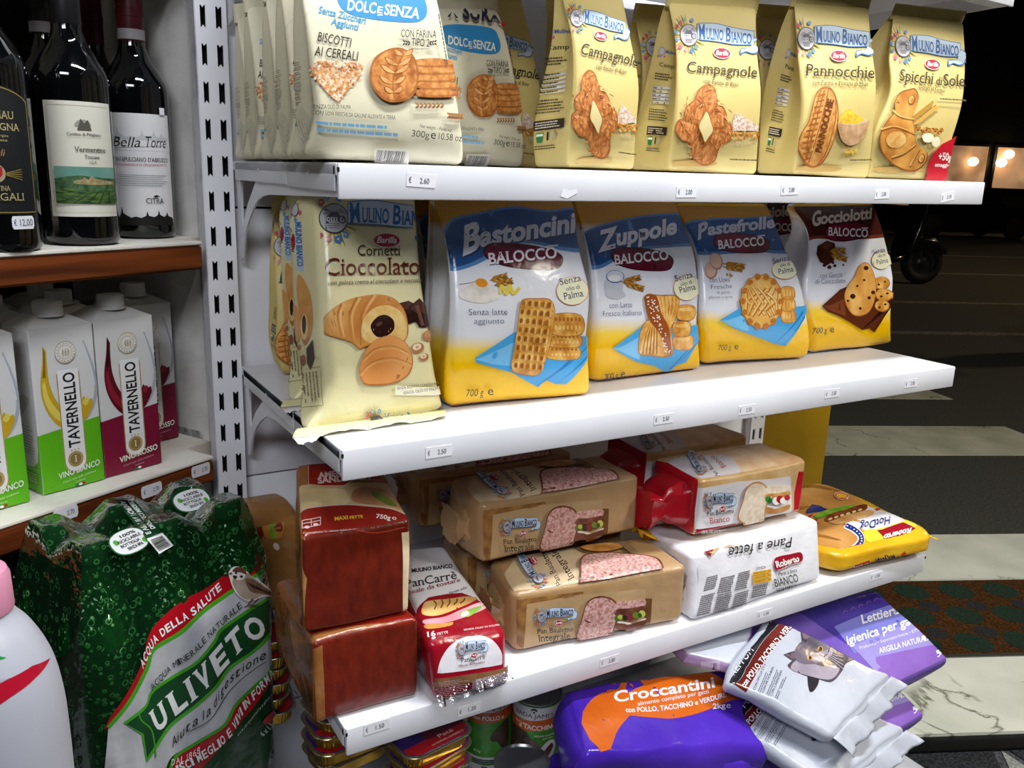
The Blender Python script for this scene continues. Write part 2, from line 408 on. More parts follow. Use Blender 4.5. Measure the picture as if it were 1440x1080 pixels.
    def solve(s, face, px):
        """(u, v) on a face under photo points px"""
        n = len(px); e = 1e-3
        pr = lambda a, b: proj(s.S_free(face, a, b))
        g = np.linspace(.004, .996, 49); gu, gv = [q.ravel() for q in np.meshgrid(g, g)]; gp = proj(s.S(face, gu, gv)); u, v = np.empty(n), np.empty(n)
        for i in range(0, n, 4000):
            d = ((px[i:i + 4000, None, 0] - gp[None, :, 0]) ** 2 + (px[i:i + 4000, None, 1] - gp[None, :, 1]) ** 2).argmin(1); u[i:i + 4000], v[i:i + 4000] = gu[d], gv[d]
        bu, bv, br = u.copy(), v.copy(), np.full(n, 1e9)
        for it in range(9):
            p0 = pr(u, v); r_ = px - p0; l = np.hypot(r_[:, 0], r_[:, 1]); ok = l < br; bu[ok], bv[ok], br[ok] = u[ok], v[ok], l[ok]
            ju = (pr(u + e, v) - p0) / e; jv = (pr(u, v + e) - p0) / e
            det = ju[:, 0] * jv[:, 1] - ju[:, 1] * jv[:, 0]; det = np.where(np.abs(det) < 1e-6, 1e-6, det)
            du = (r_[:, 0] * jv[:, 1] - r_[:, 1] * jv[:, 0]) / det; dv = (ju[:, 0] * r_[:, 1] - ju[:, 1] * r_[:, 0]) / det
            u = np.clip(u + np.clip(du, -.05, .05) * .8, 0.0, 1.0); v = np.clip(v + np.clip(dv, -.05, .05) * .8, 0.0, 1.0)
        s.miss = br
        return bu, bv
    def S_free(s, face, u, v):
        uc, vc = np.clip(u, .004, .996), np.clip(v, .004, .996); P = s.S(face, uc, vc); e = 2e-3
        return P + (s.S(face, np.clip(uc, e, 1 - e) + e, vc) - s.S(face, np.clip(uc, e, 1 - e) - e, vc)) / (2 * e) * (u - uc)[:, None] + (s.S(face, uc, np.clip(vc, e, 1 - e) + e) - s.S(face, uc, np.clip(vc, e, 1 - e) - e)) / (2 * e) * (v - vc)[:, None]
    def decal(s, face, px, T, mat, cut):
        if not getattr(s, 'hold', False) or face not in s.layer: s.layer[face] = s.layer.get(face, 0) + 1
        s.queue.append((face, np.asarray(px, float), np.asarray(T), mat, s.layer[face], cut))
    def flush(s):
        """lay all printing down, later on top of earlier"""
        for face in s.FACES:
            Q = [q for q in s.queue if q[0] == face]
            if not Q: continue
            u_, v_ = s.solve(face, np.vstack([q[1] for q in Q])); miss = s.miss; i0 = 0; s.nrm(face, u_[:1], v_[:1]); out = []
            ax = {'front': (0, 2), 'back': (0, 2), 'left': (1, 2), 'right': (1, 2), 'top': (0, 1), 'bottom': (0, 1)}[face]
            LN = []
            for k in (0, 1):
                n = s.n[ax[k]]; f = s.r[ax[k]] / s.half[ax[k]] / 2
                LN.append(np.unique(np.concatenate([np.arange(1, n) / n, np.array([.25, .6, 1]) * f, 1 - np.array([.25, .6, 1]) * f])))
            for fc, px, T, mat, lay, cut in Q:
                u, v = u_[i0:i0 + len(px)], v_[i0:i0 + len(px)]; ms = miss[i0:i0 + len(px)]; i0 += len(px)
                if not cut: T = T[(ms[T] < 2.5).all(1)]                          # lettering that runs off the face is left out
                if len(T) == 0: continue
                big = max(np.ptp(u[T], axis=1).max() * s.n[ax[0]], np.ptp(v[T], axis=1).max() * s.n[ax[1]])
                if big > .55:
                    bm = bmesh.new(); vs = [bm.verts.new((a, b, 0)) for a, b in zip(u, v)]
                    for t in T:
                        try: bm.faces.new([vs[i] for i in t])
                        except ValueError: pass
                    for k in (0, 1):
                        ext = (u, v)[k]
                        for c in LN[k]:
                            if ext.min() + .002 < c < ext.max() - .002:
                                bmesh.ops.bisect_plane(bm, geom=bm.verts[:] + bm.edges[:] + bm.faces[:], plane_co=(c, 0, 0) if k == 0 else (0, c, 0), plane_no=(1, 0, 0) if k == 0 else (0, 1, 0), dist=1e-7)
                    bmesh.ops.triangulate(bm, faces=bm.faces[:]); bm.verts.index_update()
                    T = np.array([[x.index for x in f.verts] for f in bm.faces]); uv = np.array([x.co[:2] for x in bm.verts]); bm.free()
                    if len(T) == 0: continue
                    u, v = uv[:, 0], uv[:, 1]
                a = (u[T[:, 1]] - u[T[:, 0]]) * (v[T[:, 2]] - v[T[:, 0]]) - (u[T[:, 2]] - u[T[:, 0]]) * (v[T[:, 1]] - v[T[:, 0]])
                ok = np.abs(a) > 1e-9; T = T[ok].copy(); a = a[ok]             # drop what ran flat onto the border
                if len(T) == 0: continue
                flip = (a * s.sgn[face]) < 0; T[flip] = T[flip][:, ::-1]
                out.append((u, v, T, mat, lay))
            if not out: continue
            U, W = np.concatenate([o[0] for o in out]), np.concatenate([o[1] for o in out]); LY = np.concatenate([np.full(len(o[0]), o[4]) for o in out])
            dl = getattr(s, 'dl', None) or min(.00004, .005 / s.layer[face])
            P = s.S(face, U, W) + s.nrm(face, U, W) * (s.lift + dl * (1 + LY))[:, None]; i0 = 0
            for u, v, T, mat, lay in out:
                s.add(P[i0:i0 + len(u)], T, mat, np.stack([u, v], -1)); i0 += len(u)
        s.queue = []
    def face(s, f): return Face(s, f)
    def world(s, face, u, v): return s.S(face, np.array([u]), np.array([v]))[0]
    def build(s, origin=None, parent=None):
        s.flush(); V = np.vstack(s.V); o = s.co[0].mean(0) if origin is None else np.array(origin); s.o = o
        faces = [f for F in s.F for f in F.tolist()]
        me = bpy.data.meshes.new(s.name); me.from_pydata((V - o).tolist(), [], faces)
        for m in s.mats: me.materials.append(m)
        me.polygons.foreach_set('material_index', np.concatenate(s.MI).astype(np.int32))
        uvl = me.uv_layers.new(name='UVMap'); UV = np.vstack(s.UV); li = np.empty(len(me.loops), np.int32); me.loops.foreach_get('vertex_index', li); uvl.data.foreach_set('uv', UV[li].ravel())
        # weld only the six base faces' shared borders so the skin shades as one surface
        bm = bmesh.new(); bm.from_mesh(me); bm.verts.ensure_lookup_table()
        nb = sum(len(x) for x in s.V[:6]); bmesh.ops.remove_doubles(bm, verts=bm.verts[:nb], dist=1e-5); bm.to_mesh(me); bm.free()
        me.polygons.foreach_set('use_smooth', [True] * len(me.polygons)); me.update()
        s.ob = link(s.name, me, parent, o if parent is None else None); return s.ob
def dup(root, loc, label=None, rz=None, sx=1):
    r = root.copy(); COL.objects.link(r); r.location = loc
    if rz is not None: r.rotation_euler = (0, 0, rz)
    if sx != 1: r.scale = (sx, 1, 1)
    if label: r['label'] = label
    for ch in list(root.children):
        c = ch.copy(); COL.objects.link(c); c.parent = r
        for g in list(ch.children):
            d = g.copy(); COL.objects.link(d); d.parent = c
    return r
def sheet(name, p0, p1, q0, q1, mat, parent=None, org=(0, 0, 0), ruffle=.003, n=24, m=5, zig=0, waves=5, seed=0, thick=.0006, uvf=None):
    """a thin flap of wrapping (seal fin, twisted tail) between the edges p0-p1 and q0-q1"""
    p0, p1, q0, q1 = [np.array(a, float) for a in (p0, p1, q0, q1)]; org = np.array(org, float)
    nn = np.cross(p1 - p0, (q0 + q1 - p0 - p1)); nn /= np.linalg.norm(nn) + 1e-9; rnd = random.Random(seed); ph = rnd.random() * 6
    bm = bmesh.new(); g = []
    for j in range(m + 1):
        t = j / m; row = []
        for i in range(n + 1):
            a = i / n; P = (p0 * (1 - a) + p1 * a) * (1 - t) + (q0 * (1 - a) + q1 * a) * t
            P = P + nn * ruffle * t ** .7 * (math.sin(a * 6.28 * waves + ph) + .5 * math.sin(a * 6.28 * waves * 2.3 + ph * 2 + t * 3))
            if zig and j == m: P = P + (q0 - p0) / np.linalg.norm(q0 - p0) * (zig if i % 2 else 0)
            row.append(bm.verts.new(P - org))
        g.append(row)
    for j in range(m):
        for i in range(n): bm.faces.new((g[j][i], g[j][i + 1], g[j + 1][i + 1], g[j + 1][i]))
    o = from_bm(name, bm, mat, parent, smooth=True)
    if 'clear' not in mat.name and 'milky' not in mat.name: md = o.modifiers.new('thickness', 'SOLIDIFY'); md.thickness = thick; md.offset = 0
    return o
# ------------------------------------------------------------------ the place: street floor, threshold, plaster return, panels
ZS = [1.55, 1.25, 0.97, 0.649]              # the four shelf tops, highest first
LEN, DEP, LIP = 1.0256, .412, .0333
asphalt = noisy('asphalt', '#2b2c27', '#474740', 90, .85, bump=.5, lo=.3, hi=.75)
def stone(name, c1, c2, crack, rough=.55):
    m, N, L, b = nm(name)
    b.inputs['Roughness'].default_value = rough
    tc = N.new('ShaderNodeTexCoord')
    n1 = N.new('ShaderNodeTexNoise'); n1.inputs['Scale'].default_value = 5; n1.inputs['Detail'].default_value = 9
    n2 = N.new('ShaderNodeTexNoise'); n2.inputs['Scale'].default_value = 2.6; n2.inputs['Detail'].default_value = 12; n2.inputs['Distortion'].default_value = .6
    L.new(tc.outputs['Object'], n1.inputs['Vector']); L.new(tc.outputs['Object'], n2.inputs['Vector'])
    cr = N.new('ShaderNodeValToRGB'); e = cr.color_ramp.elements; e[0].position = .3; e[0].color = lin(c1); e[1].position = .7; e[1].color = lin(c2); L.new(n1.outputs['Fac'], cr.inputs['Fac'])
    ab = N.new('ShaderNodeMath'); ab.operation = 'SUBTRACT'; ab.inputs[1].default_value = .5; L.new(n2.outputs['Fac'], ab.inputs[0])
    a2 = N.new('ShaderNodeMath'); a2.operation = 'ABSOLUTE'; L.new(ab.outputs[0], a2.inputs[0])
    c2r = N.new('ShaderNodeValToRGB'); f = c2r.color_ramp.elements; f[0].position = 0; f[0].color = lin(crack); f[1].position = .006; f[1].color = (1, 1, 1, 1); L.new(a2.outputs[0], c2r.inputs['Fac'])
    n3 = N.new('ShaderNodeTexNoise'); n3.inputs['Scale'].default_value = 3.3; L.new(tc.outputs['Object'], n3.inputs['Vector'])
    c3 = N.new('ShaderNodeValToRGB'); g = c3.color_ramp.elements; g[0].position = .5; g[0].color = (1, 1, 1, 1); g[1].position = .58; g[1].color = (0, 0, 0, 1); L.new(n3.outputs['Fac'], c3.inputs['Fac'])
    mxm = N.new('ShaderNodeMix'); mxm.data_type = 'RGBA'; mxm.blend_type = 'LIGHTEN'; mxm.inputs[0].default_value = 1; L.new(c2r.outputs['Color'], mxm.inputs[6]); L.new(c3.outputs['Color'], mxm.inputs[7])
    mu = N.new('ShaderNodeMix'); mu.data_type = 'RGBA'; mu.blend_type = 'MULTIPLY'; mu.inputs[0].default_value = 1; L.new(cr.outputs['Color'], mu.inputs[6]); L.new(mxm.outputs[2], mu.inputs[7]); L.new(mu.outputs[2], b.inputs['Base Color'])
    _M[name] = m; return m
zebra = stone('worn_road_paint', '#9c9c86', '#bdbca6', '#3a3a33', .75)
marble = stone('pale_marble', '#c3c5b6', '#e0e0d2', '#8b8b80', .35)
T = np.array([.907, -.421]); Nn = np.array([.421, .907])        # along the doorway, and outwards across it
def strip(name, n0, n1, t0, t1, z0, z1, mat, label=None, cat=None, kind='structure', skew=0, bev=0):
    bm = bmesh.new(); c = [(t0, n0), (t1, n0), (t1 + skew, n1), (t0, n1)]
    v = [bm.verts.new((*(T * t + Nn * n), z)) for z in (z0, z1) for t, n in c]
    for f in ((3, 2, 1, 0), (4, 5, 6, 7), (0, 1, 5, 4), (1, 2, 6, 5), (2, 3, 7, 6), (3, 0, 4, 7)): bm.faces.new([v[i] for i in f])
    o = from_bm(name, bm, mat); tag(o, label, cat, kind=kind); return o
tag(box('ground', (-8, -6, -.3), (90, 90, 0), asphalt), kind='structure')
strip('floor', -2.2, .82, -2.2, 2.3, 0, .004, noisy('dark_shop_tile', '#2b2d31', '#54565a', 160, .5, bump=.15))
def triangle_tile(name, pts, mat):
    bm = bmesh.new(); v0 = [bm.verts.new((*(T * t + Nn * n), .004)) for t, n in pts]; v1 = [bm.verts.new((*(T * t + Nn * n), .0075)) for t, n in pts]
    bm.faces.new(v1); k = len(pts)
    for i in range(k): bm.faces.new((v0[i], v0[(i + 1) % k], v1[(i + 1) % k], v1[i]))
    return tag(from_bm(name, bm, mat), kind='structure')
tl = noisy('grey_granite_tile', '#70746f', '#9a9d98', 220, .45, bump=.1); td = noisy('black_granite_tile', '#101214', '#33363a', 220, .45, bump=.1)
for k in range(3):
    x0 = .98 + k * .34
    triangle_tile('floor_tile', [(x0, .52), (x0 + .16, .52), (x0 + .08, .74)], tl)
    triangle_tile('floor_tile', [(x0 + .18, .52), (x0 + .32, .52), (x0 + .40, .74), (x0 + .1, .74)], td)
strip('trim_2', .742, .79, .3, 2.6, .004, .012, plain('dark_metal_strip', '#16181a', .4, .6))
strip('threshold', .79, 1.10, .3, 2.6, 0, .02, marble)
strip('trim_1', 1.098, 1.112, .3, 2.6, .004, .023, plain('steel_mat_edge', '#8b8d88', .35, .9))
strip('curb', 1.555, 1.90, .3, 3.6, 0, .02, marble)
strip('road_marking', 2.86, 3.345, .4, 3.28, .0, .004, zebra, skew=-.05)
strip('road_marking', 3.93, 4.42, .4, 3.3, .0, .004, zebra, skew=-.05)
strip('road_marking', 2.0, 2.02, 3.9, 9, .0, .004, zebra)
for n_, t0, t1 in ((6.2, 2.5, 14), (8.2, 2.5, 16), (11.5, 3, 20), (15, 4, 26)):
    strip('road_marking', n_, n_ + .14, t0, t1, 0, .004, noisy('faded_line', '#4d4b42', '#77746a', 20, .8))
# doormat: rust brown carpet with dark green discs
def mat_material():
    m, N, L, b = nm('brown_spotted_carpet'); b.inputs['Roughness'].default_value = .95; b.inputs['Specular IOR Level'].default_value = .1
    tc = N.new('ShaderNodeTexCoord'); no = N.new('ShaderNodeTexNoise'); no.inputs['Scale'].default_value = 160; no.inputs['Detail'].default_value = 4
    cr = N.new('ShaderNodeValToRGB'); e = cr.color_ramp.elements; e[0].position = .35; e[0].color = lin('#2c1907'); e[1].position = .7; e[1].color = lin('#523416')
    bp = N.new('ShaderNodeBump'); bp.inputs['Strength'].default_value = .8; bp.inputs['Distance'].default_value = .004
    L.new(tc.outputs['Object'], no.inputs['Vector']); L.new(no.outputs['Fac'], cr.inputs['Fac']); L.new(cr.outputs['Color'], b.inputs['Base Color']); L.new(no.outputs['Fac'], bp.inputs['Height']); L.new(bp.outputs['Normal'], b.inputs['Normal'])
    return m
mt = strip('door_mat', 1.115, 1.55, .3, 2.6, 0, .016, mat_material(), 'rust brown doormat with dark green and black discs, between two pale marble sills', 'doormat', kind='thing')
mat_green = noisy('mat_green_pile', '#091a12', '#15301f', 160, .95, bump=.6); mat_black = noisy('mat_black_pile', '#14161a', '#262626', 160, .95, bump=.6)
bm = bmesh.new()
for i in range(16):
    for j in range(3):
        for q, (dx, dy, r, mi) in enumerate(((0, 0, .052, 0), (.075, .055, .032, 1))):
            c = T * (.42 + i * .15 + j * .07 + dx) + Nn * (1.18 + j * .15 + dy)
            if not 1.16 < c @ Nn < 1.51: continue
            vs = [bm.verts.new((*(c + r * (T * math.cos(a) + Nn * math.sin(a))), .0165)) for a in np.linspace(0, 2 * math.pi, 24, endpoint=False)]
            f = bm.faces.new(vs); f.material_index = mi
mo = from_bm('spot_pattern', bm, [mat_green, mat_black], mt)

plaster = noisy('old_white_plaster', '#b0aeab', '#d8d6d3', 14, .85, bump=.35, lo=.25, hi=.6, dist=.01)
dark = plain('dark_recess', '#0b0a0a', .9)
WA = math.radians(29.6); WX = np.array([-math.cos(WA), -math.sin(WA)]); WY = np.array([-math.sin(WA), math.cos(WA)])   # leftwards along the wine shelves; back into the niche
W0 = np.array([-.046, .398])
def wl(a, b, z): p_ = W0 + WX * a + WY * b; return (p_[0], p_[1], z)
def wbox(name, a0, a1, b0, b1, z0, z1, mat, parent=None, bev=0):
    bm = bmesh.new(); v = [bm.verts.new(wl(a, b, z)) for z in (z0, z1) for a, b in ((a0, b0), (a1, b0), (a1, b1), (a0, b1))]
    for f in ((3, 2, 1, 0), (4, 5, 6, 7), (0, 1, 5, 4), (1, 2, 6, 5), (2, 3, 7, 6), (3, 0, 4, 7)): bm.faces.new([v[i] for i in f])
    bmesh.ops.recalc_face_normals(bm, faces=bm.faces[:])
    if bev: bmesh.ops.bevel(bm, geom=bm.edges[:], offset=bev, segments=2, affect='EDGES')
    return autosmooth(from_bm(name, bm, mat, parent))
tag(wbox('wall_right', -.09, -.046, .058, .60, 0, 2.6, plaster, bev=.004), kind='structure')
tag(wbox('wall_back', -.046, 1.3, .36, .40, 0, 2.6, noisy('niche_dark_board', '#16130f', '#2a241d', 8, .8)), kind='structure')
bt = wbox('baseboard_tile', -.05, -.0455, .075, .25, .80, .858, noisy('broken_tile', '#3a3a3e', '#b9b9b9', 60, .5)); tag(bt, kind='structure'); bt.name = 'trim_3'
# the two wine shelves
wood = noisy('varnished_brown_wood', '#4a1f0a', '#7e3d17', 5, .38, stretch=(1, 1, 16), bump=.05, spec=.5)
cream = noisy('dusty_cream_laminate', '#b9b2a4', '#e8e4da', 9, .5, bump=.05, spec=.4, lo=.2, hi=.5)
white_met = noisy('white_powder_coat', '#d9dae2', '#eeeef4', 3, .32, bump=.02, spec=.5)
grey_edge = noisy('dirty_white_coat', '#b4b4bc', '#e4e4ea', 25, .4, bump=.05, lo=.25, hi=.45)
slotdark = plain('slot_shadow', '#07070a', .9)
sticker = plain('white_sticker', '#e9e9ef', .4); stink = plain('sticker_print', '#3c3d55', .6)
def tagshape(w_, h_): return [(-w_ / 2, -h_ * .28), (-w_ * .44, -h_ / 2), (w_ * .44, -h_ / 2), (w_ / 2, -h_ * .28), (w_ / 2, h_ * .28), (w_ * .44, h_ / 2), (-w_ * .44, h_ / 2), (-w_ / 2, h_ * .28)]
def label_on(parent, org, c, ex, nz, wdt, hgt, txt, octo=False, tilt=0, name='price_label', col=None, worn=0):
    """a small price sticker on an upright surface: c centre, ex the way it reads, nz outward"""
    ex, nz = np.array(ex, float), np.array(nz, float); ex /= np.linalg.norm(ex); up = np.cross(nz, ex); up /= np.linalg.norm(up)
    a = math.radians(tilt); ex, up = ex * math.cos(a) + up * math.sin(a), up * math.cos(a) - ex * math.sin(a)
    c = np.array(c, float) - np.array(org, float)
    bm = bmesh.new(); ps = tagshape(wdt, hgt) if octo else [(-wdt / 2, -hgt / 2), (wdt / 2, -hgt / 2), (wdt / 2, hgt / 2), (-wdt / 2, hgt / 2)]
    f0 = [bm.verts.new(c + ex * x + up * y) for x, y in ps]; f1 = [bm.verts.new(c + ex * x + up * y + nz * .0005) for x, y in ps]
    bm.faces.new(f1); k = len(ps)
    for i in range(k): bm.faces.new((f0[i], f0[(i + 1) % k], f1[(i + 1) % k], f1[i]))
    for t, x0, x1, h in txt:
        V, Tt = text2d(t, '')
        vs = [bm.verts.new(c + ex * (x0 + (x1 - x0) * p_[0]) * wdt / 2 + up * (p_[1] - .5) * h * hgt + nz * .0008) for p_ in V]
        for tr in Tt:
            try: bm.faces.new([vs[i] for i in tr]).material_index = 1
            except ValueError: pass
    return from_bm(name, bm, [sticker if col is None else col, stink], parent)
def wood_shelf(z, label, tags=(), bracket=False):
    o = wl(.5, .15, z - .02); root = empty('wine_shelf', o, label, 'shelf', 'wooden wine shelves')
    for ob_ in (wbox('board', .0, 1.05, .016, .0585, z - .03, z, cream, bev=.0), wbox('board', -.0445, 1.05, .059, .355, z - .03, z, cream, bev=.0), wbox('wood_edge', .0, 1.05, .0, .0158, z - .036, z - .004, wood, bev=.003), wbox('edge_lip', .0, 1.05, .0005, .0158, z - .0038, z + .001, cream, bev=.001)):
        ob_.parent = root; ob_.location = (-o[0], -o[1], -o[2])
    for px, txt in tags:
        d = ray(*px); p0 = np.array([*W0, 0]); n3 = np.array([*WY, 0]); t = ((p0 - CAM) @ n3) / (d @ n3); c = CAM + d * t
        label_on(root, o, c - n3 * .0003, (-WX[0], -WX[1], 0), -n3, .031, .0165, txt, True, 0)
    return root
wood_shelf(1.535, 'upper wooden shelf above the wine bottles, just out of view')
wood_shelf(1.145, 'brown wood-edged shelf carrying the dark wine bottles')
wood_shelf(.847, 'brown wood-edged shelf with three white price tags under the wine cartons',
           [((92, 722), [('€', -.8, -.6, .35), ('2.70', .1, .7, .35)]), ((213, 689), [('€', -.8, -.6, .35), ('2.70', .1, .7, .35)]), ((282, 661), [('€', -.8, -.6, .35), ('2.70', .1, .7, .35)])])

# the white slotted gondola: uprights and back panel
def upright(x0, x1, parent, org):
    holes = []; k = 0; z = 1.256 + .046 * 12
    while z > .1:
        for hx0, hx1 in ((x0 + .006, x0 + .0125), (x1 - .0135, x1 - .006)):
            a, b = z - .0265, z; m = (hx0 + hx1) / 2; e = .0022
            holes.append([(hx0, a), (m - e, a), (m, a + .003), (m + e, a), (hx1, a), (hx1, b), (m + e, b), (m, b - .003), (m - e, b), (hx0, b)])
        z -= .046
    f = prism('upright_face', [(x0, .0), (x1, .0), (x1, 1.98), (x0, 1.98)], 1, .412, .4145, white_met, None, holes)
    u = box('upright', (x0, .4255, 0), (x1, .452, 1.98), slotdark); u.parent = parent; u.location = (-org[0], -org[1], -org[2])
    f.parent = u; 
    for xx in (x0, x1 - .002):
        s_ = box('upright_side', (xx - (.0007 if xx == x0 else -.0007), .4147, 0), (xx + .002 + (.0007 if xx != x0 else -.0007), .4525, 1.98), grey_edge, u)
    return u
go = (.5, .43, 0); gondola = empty('shelving_rack', go, 'white slotted metal rack whose uprights and back panel hold the white shelves', 'rack')
upright(-.038, .0006, gondola, go); upright(1.026, 1.0645, gondola, go)
for i in range(5):
    p_ = box('back_panel', (.002, .43, .02 + i * .39), (1.0245, .437, .02 + i * .39 + .387), white_met, gondola, .001); p_.location = (-go[0], -go[1], -go[2])
def bracket(x0, x1):
    out = [(.002, 1.246), (.002, 1.2185), (.23, 1.2125)] + [tuple(q) for q in curve([(.25, 1.2122), (.30, 1.205), (.354, 1.176), (.385, 1.147), (.400, 1.122)], 5)] + [(.4115, 1.118), (.4115, 1.246)]
    hole = [tuple(q) for q in curve([(.303, 1.231), (.335, 1.210), (.362, 1.192), (.386, 1.166)], 4)] + [(.390, 1.170), (.390, 1.231)]
    return prism('bracket', [(y, z - 1.25) for y, z in out], 0, x0, x1, white_met, None, [[(y, z - 1.25) for y, z in hole]])
def metal_shelf(z, label, labels=(), dz=0):
    root = empty('metal_shelf', (0, 0, z), label, 'shelf', 'white metal shelves')
    root.rotation_euler = (0, -math.asin(dz / LEN), 0)
    bm = bmesh.new()
    bm_box(bm, (.0, .0, -.012), (LEN, DEP, 0), .0015); bm_box(bm, (.001, -.0035, -LIP), (LEN - .001, .0015, .0), .0016)
    for x in (0, LEN - .002): bm_box(bm, (x, .006, -.026), (x + .002, .16, -.001), .0008); bm_box(bm, (x, .164, -.024), (x + .002, .40, -.001), .0008)
    bm_box(bm, (.01, .0016, -LIP), (LEN - .01, .02, -LIP + .0015), 0)
    autosmooth(from_bm('tray', bm, white_met, root))
    for x in (.004, LEN - .0065): b = bracket(x, x + .0025); b.parent = root
    for x in (-.0004, LEN + .0002): box('clip_slot', (x, .003, -.0105), (x + .0005, .0065, -.003), slotdark, root)
    for xx in (-.0002, LEN - .002): box('clip_slot', (xx, -.0041, -.008), (xx + .0025, -.0034, -.004), slotdark, root)
    for k, yy in enumerate((.08, .28)):
        s = lathe('screw', [(0, .0), (.0022, .0), (.0022, .0006), (0, .0009)], grey_edge, root, (-.0002, yy, -.01), 12); s.rotation_euler = (0, -math.pi / 2, 0)
    for px, price, tilt, a in labels:
        d = ray(*px); t = (-.0036 - CAM[1]) / d[1]; c = CAM + d * t; c[2] -= dz * c[0] / LEN
        o = label_on(root, (0, 0, z), (c[0], -.0036, c[2]), (1, 0, 0), (0, -1, 0), .031 * a, .0125, [('€', -.85, -.68, .42), (price, -.1, .55, .42)], False, tilt)
    return root
s0 = metal_shelf(1.55, 'topmost white metal shelf, its underside showing above the yellow bags', dz=-.011)
s1 = metal_shelf(1.25, 'white metal shelf carrying the cream and yellow paper biscuit bags', [((592, 254), '2.60', -3, 1), ((965, 270), '2.00', 1, 1), ((1110, 267), '2.00', 3, 1), ((1240, 273), '2.00', 3, 1), ((1332, 277), '2.10', 8, 1)], dz=.0075)
s2 = metal_shelf(.97, 'white metal shelf carrying the croissant bag and the glossy yellow biscuit bags', [((617, 635), '2.50', 0, 1), ((933, 589), '2.50', 0, 1), ((1050, 576), '2.50', 0, 1), ((1170, 553), '2.50', 0, 1), ((1281, 539), '2.50', 0, 1)])
s3 = metal_shelf(.649, 'lowest white metal shelf, carrying the packed sliced bread', [((530, 1022), '1.50', 0, 1), ((660, 997), '1.20', 0, 1), ((857, 929), '2.00', 0, 1), ((1075, 863), '1.50', 0, 1), ((1232, 810), '1.50', 0, 1)], dz=-.005)
# torn remains of an old sticker on the lip
bm = bmesh.new(); rnd = random.Random(4)
for q in range(1):
    c = at(800, 267, y=-.0038); c[2] -= 0; vs = [bm.verts.new((c[0] + x * .011, -.0041, c[2] - 1.25 - .0058 + y * .006)) for x, y in ((-1, -.5), (-.2, -.9), (1, .1), (.9, .8), (.1, .5), (-.7, .9))]; bm.faces.new(vs)
from_bm('torn_sticker', bm, sticker, s1)
# base deck of the rack (partly seen below)
bd = empty('base_deck', (.5, .1, .274), 'grey base deck under the pet food, its corner showing by the marble sill', 'shelf')
scuff = noisy('scuffed_grey_metal', '#8e9096', '#b4b6bc', 12, .45, bump=.05)
box('deck', (-.62, -.17, -.02), (.515, .305, 0), scuff, bd, .002); box('kick_plate', (-.62, -.168, -.274), (.515, -.163, -.0202), scuff, bd); box('side_plate', (.510, -.162, -.274), (.515, .305, -.0202), scuff, bd)
# mustard painted jamb behind the rack
mustard = noisy('mustard_paint', '#7c5f08', '#9c790d', 4, .5, bump=.03)
tag(box('trim_4', (1.0705, .45, 0), (1.318, .52, .95), mustard, bev=.003), kind='structure')
# ------------------------------------------------------------------ row packs: geometry
def rowpack(name, rows, mats, **k):
    """rows from bottom to top: ((uL,vL),(uR,vR), yL, yR, thick)"""
    R = []; b0 = at(*rows[0][0], y=rows[0][2]); b1 = at(*rows[0][1], y=rows[0][3]); e = b1 - b0; e[2] = 0; e /= np.linalg.norm(e); bk = np.array([-e[1], e[0], 0])
    zs = []
    for (l, r, yl, yr, th) in rows:
        L_, R_ = at(*l, y=yl), at(*r, y=yr); zs.append((L_[2] + R_[2]) / 2); R.append([L_, R_, L_ + bk * th, R_ + bk * th])
    zs = np.array(zs); zf = k.pop('floor', None)
    if zf is not None:
        zf += .0015 + (.0073 * .5 * (b0[0] + b1[0]) / LEN if zf > 1.2 else 0); zs[0] = zf
        for q in R[0]: q[2] = zf
    cs = (zs - zs[0]) / (zs[-1] - zs[0]) * 2 - 1
    return Pack(name, [(c, *q) for c, q in zip(cs, R)], mats, **k)
def thing(p, label, cat, group=None, origin=None):
    o = p.build(origin); return tag(o, label, cat, group)
K_ = ink('#1d1714'); WH = ink('#f2efe8')
BIS = mottled('#a35a22', '#dd9a55', 130, 'paper', '#c47c3c'); BISL = mottled('#c98442', '#efb877', 120, 'paper'); BISD = mottled('#94521f', '#b8722f', 130, 'paper')
SHADE = ink('#d9c48a')

